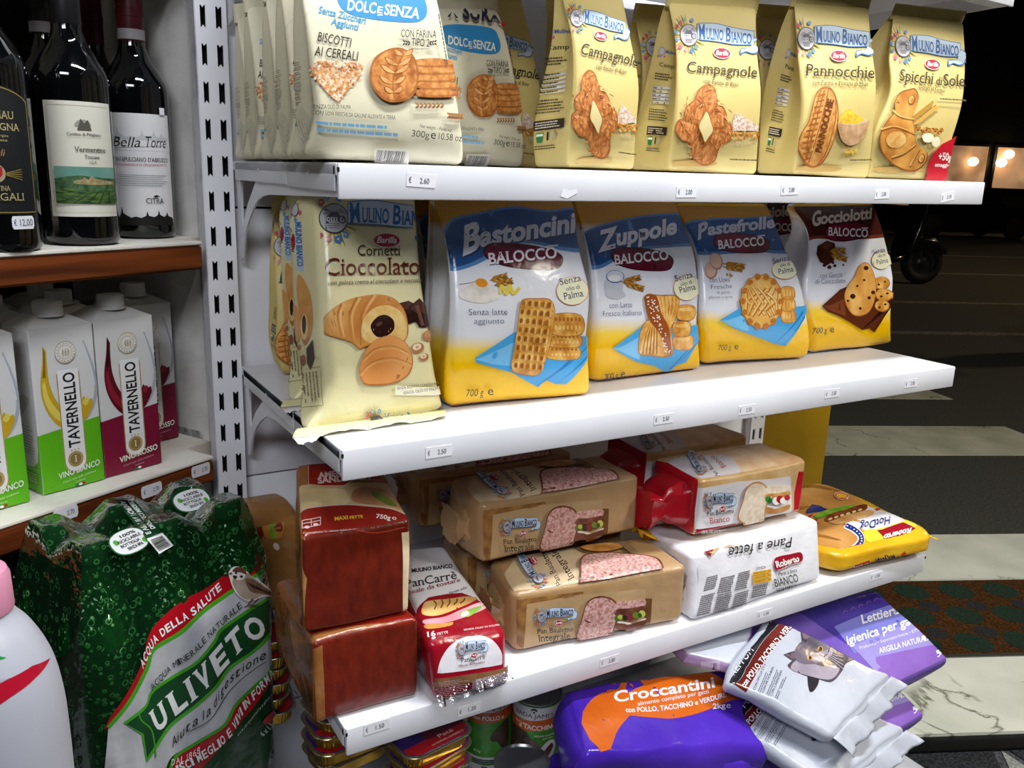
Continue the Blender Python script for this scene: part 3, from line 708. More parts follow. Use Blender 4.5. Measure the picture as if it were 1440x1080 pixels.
def logo(F, c, ex, ey, med='#b9b7bd', textcol='#2c5f9e', big=False):
    """flower-wreathed round medallion with a mill, and a ribbon carrying the maker's name; ex medallion -> ribbon end, ey upwards (unit 1 = ribbon length)"""
    G = F.frame(c, ex, ey); fin = 'film' if big else 'paper'; I = lambda h: ink(h, fin)
    rnd = random.Random(5)
    for k in range(22):                                                       # wheat sprays
        a = math.radians(100 + k * 11.5 + rnd.uniform(-4, 4)); r0, r1 = .11, .21 + .07 * rnd.random()
        d, n_ = np.array([math.cos(a), math.sin(a)]), np.array([-math.sin(a), math.cos(a)]) * .010
        G.poly([d * r0 + n_, d * r1 + n_ * .3, d * r1 - n_ * .3, d * r0 - n_], I(rnd.choice(['#c9a548', '#b98f35', '#d9bf6e', '#6f8a3a'])), False)
    for a, r, s_, c_ in ((130, .19, .034, '#c4566b'), (150, .2, .03, '#b84458'), (172, .19, .032, '#6c9ccc'), (200, .19, .03, '#5a8fc9'), (228, .2, .036, '#cf5d85'), (255, .19, .028, '#d88aa6'), (282, .19, .038, '#4b7fc2'), (308, .18, .03, '#5f93cf'), (110, .2, .03, '#7fa8b0'), (75, .19, .034, '#6d95c8')):
        q = np.array([math.cos(math.radians(a)), math.sin(math.radians(a))]) * r
        for j in range(5 if big else 1):
            o_ = q + (np.array([math.cos(j * 1.257), math.sin(j * 1.257)]) * s_ * .55 if big else 0)
            G.poly(ellipse(o_[0], o_[1], s_ * (.5 if big else .8), s_ * (.5 if big else .8), 0, 9), I(c_), False)
        if big: G.poly(ellipse(q[0], q[1], s_ * .3, s_ * .3, 0, 8), I('#e9d48a'), False)
    # ribbon
    G.poly(np.vstack([curve([(.13, .155), (.4, .17), (.7, .135), (1.0, .115)], 6), curve([(1.0, -.06), (.7, -.075), (.4, -.055), (.12, -.05)], 6)]), I('#4f79ad'), False)
    G.poly(np.vstack([curve([(.135, .145), (.4, .16), (.7, .126), (.99, .105)], 6), curve([(.99, -.05), (.7, -.065), (.4, -.045), (.13, -.04)], 6)]), I('#c0d2e8'), False)
    G.poly(blob([(.99, .03), (1.08, .0), (1.07, -.13), (.98, -.17), (.86, -.155), (.79, -.19), (.77, -.16), (.8, -.105), (.93, -.10)], 5), I('#4f79ad'), False)
    G.poly(blob([(.99, .02), (1.065, -.01), (1.055, -.12), (.97, -.155), (.87, -.14), (.80, -.165), (.8, -.12), (.93, -.10)], 5), I('#c4d6ec'), False)
    G.text('M', (.15, -.035), (.255, -.03), .17, I(textcol), 'bs'); G.text('ULINO', (.262, -.03), (.525, -.035), .125, I(textcol), 'bs')
    G.text('B', (.56, -.04), (.635, -.045), .165, I(textcol), 'bs'); G.text('IANCO', (.645, -.045), (.955, -.05), .12, I(textcol), 'bs')
    # medallion
    G.poly(ellipse(0, 0, .135, .135, 0, 36), I('#3c3a45'), False); G.poly(ellipse(0, 0, .126, .126, 0, 36), I(med), False)
    G.poly(blob([(-.10, .03), (-.05, .075), (.01, .06), (.06, .09), (.105, .04), (.05, .05), (.0, .03)], 4), I('#8f8d98'), False)
    G.poly([(-.075, -.03), (-.075, .012), (-.035, .05), (.03, .055), (.068, .012), (.068, -.03)], I('#5a5866'), False)
    G.poly([(-.068, -.028), (-.068, .008), (-.04, .008), (-.04, -.028)], I('#d6d4da'), False); G.poly([(-.032, -.028), (-.032, .008), (.03, .008), (.03, -.028)], I('#d6d4da'), False)
    for x in (-.06, -.022, .005): G.rect(x, -.02, x + .012, 0, I('#45434f'))
    G.poly(ellipse(.075, -.012, .035, .035, 0, 16), I('#3f3d48'), False); G.poly(ellipse(.075, -.012, .025, .025, 0, 16), I('#b5b3bb'), False)
    G.poly(ellipse(.075, -.012, .008, .008, 0, 8), I('#3f3d48'), False)
    for y in (-.055, -.072, -.09): G.rect(-.08 + abs(y) * .3, y, .07 - abs(y) * .3, y + .006, I('#6f6d78'))
    # small red oval under the ribbon
    G.poly(ellipse(.5, -.19, .135, .068, 0, 28), I('#e9e2d8'), False); G.poly(ellipse(.5, -.19, .125, .06, 0, 28), I('#a81f3a'), False)
    G.text('Barilla', (.405, -.215), (.595, -.215), .055, I('#f4ece6'), 'bi')
def sidepanel(F, x0, x1, y, wd, title, logo_at):
    """the printed text panel of a paper bag's left gusset"""
    pass
def paperbag_side(F, q, name):
    """q: photo px of the gusset's text block corners (top-left, top-right, bottom-left)"""
    o, ex, ey = np.array(q[0], float), np.array(q[1], float) - q[0], np.array(q[0], float) - q[2]
    G = F.frame(q[2], ex, ey); D = ink('#4a4030'); DD = ink('#2e231c')
    G.poly(ellipse(.35, .93, .16, .04, 0, 18), ink('#9b99a2')); G.poly(ellipse(.35, .93, .12, .03, 0, 18), ink('#c5c3c9'))
    for a, c_ in ((.2, '#c4566b'), (.3, '#5a8fc9'), (.5, '#cf5d85')): G.poly(ellipse(a, .885, .04, .011, 0, 8), ink(c_), False)
    G.text('Mulino', (.52, .915), (1.0, .905), .028, ink('#2c5f9e'), 'bs'); G.text(name[:4], (.3, .80), (1.0, .785), .034, K_, 's')
    for k in range(3): G.lines((.15, .73 - k * .022), (.98, .72 - k * .022), (0, .01), 1, D, .011, k)
    for k in range(5):
        G.rect(.1, .60 - k * .032, .95, .624 - k * .032, ink('#cfcfcf') if k in (0, 2, 3) else ink('#dad2b4')); G.lines((.13, .606 - k * .032), (.9, .606 - k * .032), (0, .01), 1, D, .010, k + 5)
    for k in range(5): G.lines((.06, .42 - k * .022), (.98, .412 - k * .022), (0, .01), 1, D, .009, k + 15)
    G.rect(.06, .205, .97, .275, DD)
    for k in range(3): G.lines((.1, .218 + k * .018), (.92, .218 + k * .018), (0, .01), 1, ink('#d8d0b8'), .008, k + 25)
    G.poly([(.13, .185), (.37, .185), (.33, .115), (.17, .115)], ink('#2c7a42')); G.rect(.15, .16, .35, .178, ink('#e6efe4'))
    G.rect(.46, .125, .52, .185, DD); G.poly(ellipse(.66, .155, .09, .03, 0, 14), ink('#b8ad88'))
    for k in range(2): G.lines((.12, .085 - k * .02), (.8, .08 - k * .02), (0, .01), 1, D, .008, k + 35)
def topseal(p, mat, h=.022, n=6, parent=None):
    """crimped strip closing the bag's top, ridged crosswise"""
    L0, R0 = p.co[-1][0], p.co[-1][1]; L1, R1 = p.co[-1][2], p.co[-1][3]; a, b = (L0 + L1) / 2, (R0 + R1) / 2
    up = (p.co[-1].mean(0) - p.co[-2].mean(0)); up /= np.linalg.norm(up); a = a - up * .004; b = b - up * .004
    nn = np.cross(b - a, up); nn /= np.linalg.norm(nn); bm = bmesh.new(); g = []
    for j in range(n * 2 + 1):
        t = j / (n * 2); off = nn * (.0008 if j % 2 else -.0004)
        g.append([bm.verts.new((a * (1 - i / 14) + b * i / 14) + up * h * t + off + nn * .0012 * math.sin(i * .9) - p.o) for i in range(15)])
    for j in range(n * 2):
        for i in range(14): bm.faces.new((g[j][i], g[j][i + 1], g[j + 1][i + 1], g[j + 1][i]))
    o = from_bm('top_seal', bm, mat, p.ob, smooth=True); md = o.modifiers.new('thickness', 'SOLIDIFY'); md.thickness = .0012; md.offset = 0; return o

# ------------------------------------------------------------------ shelf 1, left: cream bags with the blue oval
creamP = noisy('cream_bag_paper', '#d8d1b2', '#e5dfc4', 5, .5, bump=.12, spec=.35, dist=.02)
def cream_bag():
    p = rowpack('biscuit_bag', [((427, 226), (653, 233), .02, .02, .062), ((437, 182), (654, 205), .012, .014, .066), ((431, 105), (642, 113), .014, .016, .058), ((419, 0), (620, 0), .026, .028, .03), ((413, -45), (607, -48), .038, .04, .006)], creamP, r=.009, bulge=(.006, 0), wr=.0012, gusset=.25, seed=1, n=(20, 8, 26), floor=1.2505, crease=.3)
    F = p.face('front'); B_ = ink('#2d87bd'); LB = ink('#4a9bc9'); C = ink('#ece6cf'); D = ink('#4d4843')
    F.poly(blob([(474, -6), (479, 10), (495, 21), (530, 28), (568, 31.5), (590, 30), (600, 20), (598, 2), (585, -14), (530, -20), (485, -18)], 5), B_)
    F.text('DOLC', (488, 14), (528, 19), 14.5, C, 'b'); F.text('E', (530, 18), (537.5, 19), 9, C, 'b'); F.rect(530.5, 20.5, 538, 22, C); F.text('SENZA', (540, 20.5), (589, 26.5), 14.5, C, 'b')
    F.text('Senza Zuccheri', (447.5, 18), (513.5, 34), 9.5, LB, 'b'); F.text('Aggiunti', (465, 34), (503, 43), 9, LB, 'b')
    for t in np.linspace(0, 1, 40):
        a = math.radians(160 + 230 * t); F.poly(ellipse(480 + 52 * math.cos(a), 30 - 27 * math.sin(a) * (-1 if t > 2 else -1), .5, .5, 0, 6), ink('#8a857a'), False)
    F.text('BISCOTTI', (446, 58), (492, 67), 13, K_, ''); F.text('AI CEREALI', (442, 78), (502, 86), 13, K_, '')
    H = [(474, 97), (468, 90), (458, 86), (446, 87), (438, 95), (440, 106), (450, 119), (462, 132), (475, 142), (484, 132), (498, 117), (508, 104), (509, 94), (502, 88), (491, 88), (481, 92)]
    F.poly(blob(H, 5), mottled('#c9854a', '#f0dcc0', 260, 'paper', '#e3b07a', lo=.4, hi=.6))
    rnd = random.Random(3)
    for k in range(150):
        i = rnd.randrange(len(H)); j = rnd.randrange(len(H)); t = rnd.random(); c = np.array(H[i]) * t + np.array(H[j]) * (1 - t)
        F.poly(ellipse(c[0], c[1], 2.1, 1.0, rnd.random() * 180, 7), ink(rnd.choice(['#f6e6d2', '#d99a5a', '#e8b98a', '#d8a08c', '#c8823e'])), False)
    # stack and big cookie
    for k in range(5):
        y = 132 - k * 10.5; dx = (1, 3, 0, 2, -1)[k]
        F.poly(blob([(584 + dx, y - 4), (610, y - 6), (634 + dx, y - 3), (637 + dx, y + 1), (633 + dx, y + 5), (610, y + 6), (584 + dx, y + 4)], 4), BISD)
        F.poly(blob([(584 + dx, y - 5), (610, y - 7), (633 + dx, y - 4), (635 + dx, y), (630 + dx, y + 2), (610, y + 3), (586 + dx, y + 2)], 4), BIS)
    F.poly(blob([(548, 69), (566, 70), (580, 81), (586, 101), (585, 122), (577, 137), (560, 144), (542, 143), (527, 132), (519, 115), (519, 96), (527, 80)], 6), BISD)
    F.poly(blob([(549, 71), (565, 72), (578, 83), (583, 101), (582, 120), (574, 134), (559, 141), (543, 140), (530, 130), (522, 114), (522, 97), (530, 82)], 6), BIS)
    st = curve([(566, 76), (556, 96), (550, 118), (553, 140)], 6)
    F.poly(band(st, 2.5, 2), BISD)
    for t, l in ((.08, 14), (.28, 19), (.48, 21), (.68, 19), (.86, 13)):
        c = st[int(t * (len(st) - 1))]
        for sg in (-1, 1):
            tip = c + np.array([sg * l, -l * .55]); mid = (c + tip) / 2 + np.array([0, -3]); m2 = (c + tip) / 2 + np.array([sg * 2, 5])
            F.poly(blob([c, mid, tip, m2], 5), BISD); F.poly(blob([c + (0, .8), mid + (0, 1.2), tip * .9 + c * .1, m2 - (0, 1.4)], 5), BISL)
    for c, l, sl in (((584, 149), 40, 0), ((628, 163), 20, 2)):
        for k in range(7):
            x = c[0] + l * k / 7; F.poly(ellipse(x, c[1] - 2 + sl * k / 7, 3.2, 1.5, 35, 8), ink('#a8794c'), False); F.poly(ellipse(x, c[1] + 2 + sl * k / 7, 3.2, 1.5, -35, 8), ink('#8d5f3a'), False)
    F.text('CON FARINA', (561, 54), (610, 55.5), 10.5, K_, ''); F.text('TIPO 2', (575.5, 66), (600, 67.5), 10.5, K_, '')
    for sx, x in ((1, 572), (-1, 602)):
        for k in range(3): F.poly(ellipse(x - sx * k * 3.4, 61 - k * .6, 2.2, 1.1, 40 * sx, 8), K_, False); F.poly(ellipse(x - sx * k * 3.4, 64 - k * .2, 2.2, 1.1, -40 * sx, 8), K_, False)
    for k in range(10): F.poly(ellipse(570 + k * 3, 42.5, .6, .6, 0, 6), K_, False); F.poly(ellipse(576 + k * 2.6, 70.5, .6, .6, 0, 6), K_, False)
    F.text('SENZA OLIO DI PALMA', (443.5, 153), (491, 153.5), 5.2, D); F.text('CON UOVA FRESCHE DA GALLINE ALLEVATE A TERRA', (444, 161), (553, 168), 5.2, D)
    F.lines((447, 170), (557, 177), (0, 9), 2, ink('#7fb4d6'), 4.2, 2, .15, .1)
    F.text('Net weight - Poids net', (587, 178.5), (632, 185.5), 4.5, D); F.text('300g', (575.5, 190), (600, 193), 8.5, D); F.text('e', (602, 193), (609, 194), 11, K_); F.text('10.58 oz', (613, 194.5), (645, 198), 8.5, D)
    F.rect(523, 206, 572, 226, ink('#e8e3d8')); F.bars((528, 208), (569, 210), (-3, 13), 26, ink('#3a2f3f'))
    F.text('MISURA', (488, -30), (600, -20), 25, ink('#2a2440'), 'B'); F.ell(604, -18, 4, 4, ink('#c2202c'))
    F.lines((612, 22), (624, 92), (1.6, 0), 1, D, 1.6, 8, 0, .1)
    G = p.face('left'); DG = ink('#8f8b78')
    G.poly([(424, 150), (436, 182), (431, 218), (421, 205), (414, 172)], ink('#c9c4aa')); G.lines((417, 172), (428, 208), (3, -2), 4, DG, 1, 3)
    for k in range(9): G.lines((411 - (k % 2), 90 + k * 7), (424, 86 + k * 7), (0, 3), 2, DG, 1, k)
    G.rect(412, 118, 424, 128, ink('#b3ae98'))
    return p
pA = cream_bag(); oA = thing(pA, 'front cream biscuit bag with blue oval, grain heart and full cookie in view', 'biscuit bag', 'cream biscuit bags on the upper shelf')
topseal(pA, creamP)
lab = ['cream biscuit bag directly behind the front one with the grain heart', 'third cream biscuit bag from the front, seen from its side', 'fourth cream biscuit bag from the front, thin side showing', 'rearmost cream biscuit bag, beside the slotted upright']
for k in range(4):
    dup(oA, pA.o + np.array([-.022 + .004 * (k + 1) + (.004 if k % 2 else 0), .082 * (k + 1), 0]), lab[k], None, .7)
oA2 = dup(oA, pA.o + np.array([.100, .052, 0]), 'cream biscuit bag half hidden to the right of the front cream one'); 
_c = np.array([.2185, .1415]) + .031 * np.array([-.24, .97]); oA2.location = (_c[0], _c[1], pA.o[2] + .0022); oA2.rotation_euler = (0, 0, math.radians(14)); oA2.scale = (1.02, 1, .97)

# ------------------------------------------------------------------ shelf 1, right: four pale yellow paper bags
yel = noisy('pale_yellow_paper', '#cfba70', '#ddc985', 5, .5, bump=.12, spec=.35, dist=.02)
yelfade = '#ecdf9f'
def grains(F, pts, n, cols, rx, ry, seed):
    rnd = random.Random(seed)
    for k in range(n):
        a, b = rnd.random(), rnd.random(); c = np.array(pts[0]) * (1 - a) + np.array(pts[1]) * a + (np.array(pts[2]) - pts[0]) * b * (1 - a * .2)
        F.poly(ellipse(c[0], c[1], rx, ry, rnd.random() * 180, 7), ink(rnd.choice(cols)), False)
def ringcookie(F, C, w, h, rot):
    """the plaited ring: four fat lobes round a diamond hole"""
    a = math.radians(rot); R = np.array([[math.cos(a), -math.sin(a)], [math.sin(a), math.cos(a)]])
    def tr(q): return np.array(q) * (w, h) @ R.T + C
    out = [(0, -1.0), (.26, -.92), (.36, -.7), (.40, -.52), (.62, -.46), (.76, -.28), (.80, -.1), (.98, .0), (1.0, .22), (.86, .40), (.64, .46), (.55, .62), (.46, .86), (.2, 1.0), (-.1, .98), (-.36, .84), (-.42, .6), (-.56, .46), (-.82, .42), (-1.0, .2), (-.94, -.04), (-.76, -.14), (-.74, -.36), (-.56, -.5), (-.42, -.6), (-.32, -.84)]
    hole = [(0, -.30), (.17, -.05), (.25, .14), (.1, .32), (.0, .42), (-.12, .24), (-.24, .06), (-.12, -.16)]
    F.poly(tr(blob(out, 5)), BISD); F.poly(tr(blob(np.array(out) * .955, 5)), mottled('#b4662c', '#dc9655', 300, 'paper', '#c87c3f', (1, 1, .35), .4, .6))
    rnd = random.Random(9)
    for k in range(90):
        t = rnd.random() * 6.283; r_ = .48 + .46 * rnd.random(); q = np.array([math.cos(t) * r_, math.sin(t) * r_])
        c = tr([q])[0]; F.poly(ellipse(c[0], c[1], w * .075, h * .014, math.degrees(t) + 60 + rot, 8), ink(rnd.choice(['#a95f2a', '#e8ab6c', '#b56c34', '#e2a15f'])), False)
    for q0, q1 in (((.36, -.62), (.1, -.28)), ((.74, .0), (.2, .08)), ((.44, .6), (.06, .36)), ((-.44, .5), (-.2, .1)), ((-.74, -.16), (-.2, -.06)), ((-.3, -.66), (-.02, -.34))):
        F.poly(tr(band(curve([q0, ((q0[0] + q1[0]) / 2 + .05, (q0[1] + q1[1]) / 2), q1], 4), .05, .02)), BISD)
    F.poly(tr(blob(np.array(hole) * 1.12, 4)), BISD); F.poly(tr(blob(hole, 4)), ink('#e2d194'))
def yellow_bag(rows, name, sub, title, subt, lg, side, seed, label, art, grp='pale yellow paper biscuit bags on the upper shelf'):
    p = rowpack('biscuit_bag', rows, yel, r=.006, bulge=(.007, 0), wr=.0011, gusset=.32, seed=seed, n=(18, 8, 26), floor=1.2505, crease=.35)
    F = p.face('front'); logo(F, *lg)
    if not isinstance(title[0][0], str): F.text(name, *title, K_, 's')
    else:
        for t in title: F.text(t[0], *t[1:], K_, 's')
    F.text(sub, *subt, ink('#3a2c1c'), 's')
    art(F, p)
    if side: paperbag_side(p.face('left'), side, name)
    o = thing(p, label, 'biscuit bag', grp); topseal(p, yel)
    return p, o
def artB(F, p):
    F.ell(836, 224, 24, 4, ink('#c9a45c')); F.ell(834, 226, 26, 3.5, ink('#d6b873'))
    F.poly([(864, 176), (873, 146), (893, 168), (893, 172)], mottled('#c9a489', '#f2e2d6', 300, 'paper', lo=.4, hi=.6)); grains(F, [(865, 172), (893, 176), (866, 184)], 50, ['#d08a36', '#e6b05c', '#b96f25', '#e9c27c'], 2.2, 1.2, 2)
    grains(F, [(876, 190), (888, 192), (878, 196)], 8, ['#d9c9a8', '#c9b28a'], 1.6, 1.2, 4)
    ringcookie(F, (834, 161), 31, 62, -8); F.lines((866, 211), (890, 215), (0, 3), 1, ink('#6b5d3f'), 2, 4, 0, .1)
pB, oB = yellow_bag([((801, 238), (895, 241), .022, .022, .076), ((802, 190), (897, 195), .014, .016, .08), ((807, 122), (901, 120), .018, .02, .072), ((803, 52), (890, 62), .032, .034, .045), ((789, -2), (877, 0), .05, .05, .018), ((782, -36), (868, -34), .058, .058, .005)],
    'Campagnole', 'con Farina di Riso', ((815.5, 76.5), (894, 94), 15.5), ((837, 96.5), (879, 104.5), 6), ((811, 26), (68, 16), (5, -92)), ((756, 34), (803, 28), (747, 224)), 2, 'pale yellow bag with plaited ring cookie, next to the cream bags', artB)
def artC(F, p):
    F.ell(975, 229, 32, 4.5, ink('#c9a45c'))
    F.poly([(1026, 184), (1033, 158), (1066, 178), (1064, 184)], mottled('#c9a489', '#f2e2d6', 300, 'paper', lo=.4, hi=.6)); grains(F, [(1024, 186), (1064, 186), (1024, 196)], 50, ['#d08a36', '#e6b05c', '#b96f25', '#e9c27c'], 2.4, 1.3, 2)
    grains(F, [(1032, 200), (1056, 200), (1034, 206)], 8, ['#d9c9a8', '#c9b28a'], 1.6, 1.2, 4)
    ringcookie(F, (989, 175), 39, 56, 4); F.lines((1022, 221), (1060, 223), (0, 3), 1, ink('#6b5d3f'), 2, 4, 0, .1)
pC, oC = yellow_bag([((942, 243), (1067, 246), .022, .022, .078), ((946, 205), (1069, 200), .014, .015, .082), ((952, 137), (1073, 131), .018, .018, .072), ((950, 66), (1069, 80), .034, .034, .045), ((942, 22), (1067, 30), .048, .048, .02), ((938, 4), (1067, 14), .054, .054, .006)],
    'Campagnole', 'con Farina di Riso', ((965, 101.5), (1063, 109.5), 14.5), ((988, 117), (1037, 122), 5.5), ((968, 50), (92, 7), (-1, -116)), ((921, 60), (952, 62), (905, 222)), 3, 'pale yellow bag with plaited ring cookie, left of the corn biscuit bag', artC)
def artD(F, p):
    F.ell(1150, 236, 32, 4.5, ink('#c9a45c'))
    B0 = [(1156, 123), (1168, 126), (1175, 142), (1177, 165), (1172, 192), (1164, 214), (1152, 231), (1138, 235), (1127, 226), (1122, 208), (1127, 186), (1137, 166), (1142, 145), (1147, 130)]
    F.poly(blob(B0, 5), BISD); c = np.array([1150, 180]); F.poly(blob((np.array(B0) - c) * .94 + c, 5), mottled('#c67f38', '#e6ae63', 140, 'paper', '#d6954a'))
    e1 = curve([(1163, 126), (1158, 150), (1150, 180), (1135, 228)], 6); F.poly(band(e1, 1.6), BISD); F.poly(band(e1 + (-2, 0), 1.4), BISL)
    e2 = curve([(1173, 140), (1172, 170), (1160, 212), (1146, 232)], 6); F.poly(band(e2, 1.4), BISD)
    for k in range(12):
        y = 132 + k * 8; x0 = np.interp(y, [130, 145, 166, 186, 208, 226], [1148, 1143, 1138, 1128, 1124, 1130]); x1 = np.interp(y, [126, 150, 180, 228], [1161, 1156, 1148, 1134])
        F.poly([(x0 + 1, y + 3), (x1 - 1, y), (x1 - 1, y + 2.4), (x0 + 1, y + 5)], BISD, False)
    for xo in (3, 8):
        F.poly(band(curve([(1160 - xo, 128), (1154 - xo, 150), (1145 - xo, 182), (1133 - xo * .3, 222)], 5), 1.3), BISD)
    F.text('PANNOCCHIE', (1152, 214), (1170, 141), 8.5, ink('#7a3f14'), 'B')
    F.poly(blob([(1176, 171), (1197, 174), (1218, 168), (1216, 184), (1207, 198), (1193, 204), (1182, 198), (1177, 186)], 5), mottled('#b98a5e', '#dcb48a', 90)); F.poly(blob([(1176, 172), (1190, 168), (1210, 166), (1218, 169), (1205, 175), (1188, 176)], 4), ink('#e2c29c'))
    F.poly(blob([(1177, 172), (1184, 158), (1192, 154), (1202, 162), (1212, 168), (1200, 174)], 4), mottled('#dca51b', '#f7d548', 200)); grains(F, [(1185, 208), (1204, 206), (1188, 218)], 12, ['#e6b62c', '#d9a21c', '#f0cf5c'], 2.4, 1.7, 3)
    F.lines((1192, 223), (1222, 223), (0, 3), 1, ink('#6b5d3f'), 2, 4, 0, .1)
pD, oD = yellow_bag([((1119, 246), (1221, 250), .022, .022, .07), ((1123, 205), (1228, 195), .014, .015, .072), ((1128, 139), (1234, 122), .018, .018, .074), ((1121, 72), (1228, 64), .036, .036, .046), ((1116, 24), (1225, 28), .05, .05, .02), ((1114, 4), (1224, 12), .056, .056, .006)],
    'Pannocchie', 'con Farina e Fiocchi di Mais', ((1131, 107), (1227, 111), 16), ((1141, 120), (1218, 122), 6), ((1133, 55), (89, 4), (-1, -120)), ((1104, 62), (1124, 66), (1073, 222)), 4, 'pale yellow bag with corn-cob shaped biscuit and a bowl of maize', artD)
def artE(F, p):
    F.ell(1262, 238, 36, 4.5, ink('#c9a45c'))
    RB = mottled('#b5702a', '#e3a650', 40, 'paper', '#cf8c3c'); RD = ink('#8c4e18'); RL = mottled('#d99a48', '#f0c77c', 60)
    F.poly(band(curve([(1280, 178), (1297, 163), (1314, 148)], 5), 3, 2), ink('#a87c34')); 
    for k in range(7):
        c = np.array([1283, 172]) + np.array([30, -24]) * k / 7
        F.poly(ellipse(c[0] - 2, c[1] - 4, 6, 2.2, -60, 10), ink('#b98736')); F.poly(ellipse(c[0] + 4, c[1] + 1, 6, 2.2, -15, 10), ink('#d6a552'))
    grains(F, [(1284, 178), (1322, 182), (1286, 186)], 46, ['#b9772a', '#dca052', '#9c5f20'], 2.6, 1.4, 6)
    F.poly(blob([(1293, 190), (1303, 187), (1309, 192), (1306, 199), (1296, 199)], 4), ink('#f4efd2')); F.poly(blob([(1308, 194), (1316, 193), (1318, 200), (1313, 206), (1307, 203)], 4), ink('#efe8c4'))
    Q = [(1273, 127), (1283, 126), (1288, 137), (1284, 152), (1279, 164), (1282, 180), (1284, 197), (1290, 206), (1300, 214), (1299, 226), (1290, 236), (1278, 240), (1262, 236), (1247, 226), (1236, 212), (1233, 196), (1238, 180), (1246, 168), (1254, 158), (1255, 144), (1261, 132)]
    F.poly(blob(Q, 5), RD); c = np.array([1265, 185]); F.poly(blob((np.array(Q) - c) * .965 + c, 5), RB)
    for pts in ([(1252, 158), (1262, 166), (1281, 170)], [(1236, 184), (1256, 180), (1283, 190)], [(1250, 222), (1268, 216), (1284, 204)], [(1276, 234), (1283, 220), (1290, 210)]):
        F.poly(band(curve(pts, 5), 2.2, 1.2), RD); F.poly(band(curve(np.array(pts) + (0, -2.2), 5), 2.2, 1.2), RL)
    for cx, cy in ((1278, 142), (1292, 222)):
        F.ell(cx, cy, 4.6, 7, RD, 15); F.ell(cx - .6, cy - .8, 3.4, 5.4, RL, 15); F.ell(cx + .4, cy + .6, 2, 3.6, RB, 15)
    F.poly(blob([(1242, 196), (1250, 186), (1264, 186), (1270, 196), (1262, 206), (1248, 206)], 4), RL)
    Rr = ink('#c21026'); F.poly([(1297, 251), (1300, 232), (1308, 215), (1320, 202), (1333, 196), (1345, 194), (1340, 214), (1333, 232), (1330, 255), (1310, 253)], Rr)
    F.text('+50g', (1315, 223.5), (1333, 225.5), 10, WH, 'b', up=(.1, -1)); F.text('omaggio', (1310, 233), (1331, 234), 5.4, WH, 'b')
    F.lines((1317, 139), (1353, 141), (0, 3), 1, ink('#6b5d3f'), 2, 4, 0, .1)
pE, oE = yellow_bag([((1222, 251), (1328, 254), .022, .022, .055), ((1232, 190), (1337, 212), .012, .016, .06), ((1252, 128), (1354, 150), .018, .02, .058), ((1249, 75), (1358, 92), .034, .036, .046), ((1253, 38), (1356, 46), .048, .05, .02), ((1255, 22), (1355, 32), .055, .055, .006)],
    'Spicchi di Sole', 'Dorati al Forno', (('Spicchi', (1263, 114), (1310, 119), 16), ('di', (1314, 119.5), (1322.5, 120.5), 11), ('Sole', (1324.5, 121), (1354, 122), 16)), ((1290, 125), (1326, 131), 5.5), ((1269, 66), (81, 8), (-1, -112)), None, 5, 'pale yellow bag with curled bread roll and red +50g corner, last on the upper shelf', artE)
for o_, p_, dx, dy, l_ in ((oB, pB, -.005, .20, 'pale yellow bag in the shade between the cream bags and the first ring-cookie bag'), (oB, pB, .118, .20, 'pale yellow bag deep in the shade between the two ring-cookie bags'), (oC, pC, .03, .1, 'pale yellow bag in the shade between the ring-cookie bag and the corn biscuit bag'), (oD, pD, .035, .1, 'pale yellow bag in the shade behind the corn biscuit and curled roll bags')):
    dup(o_, p_.o + np.array([dx, dy, 0]), l_)
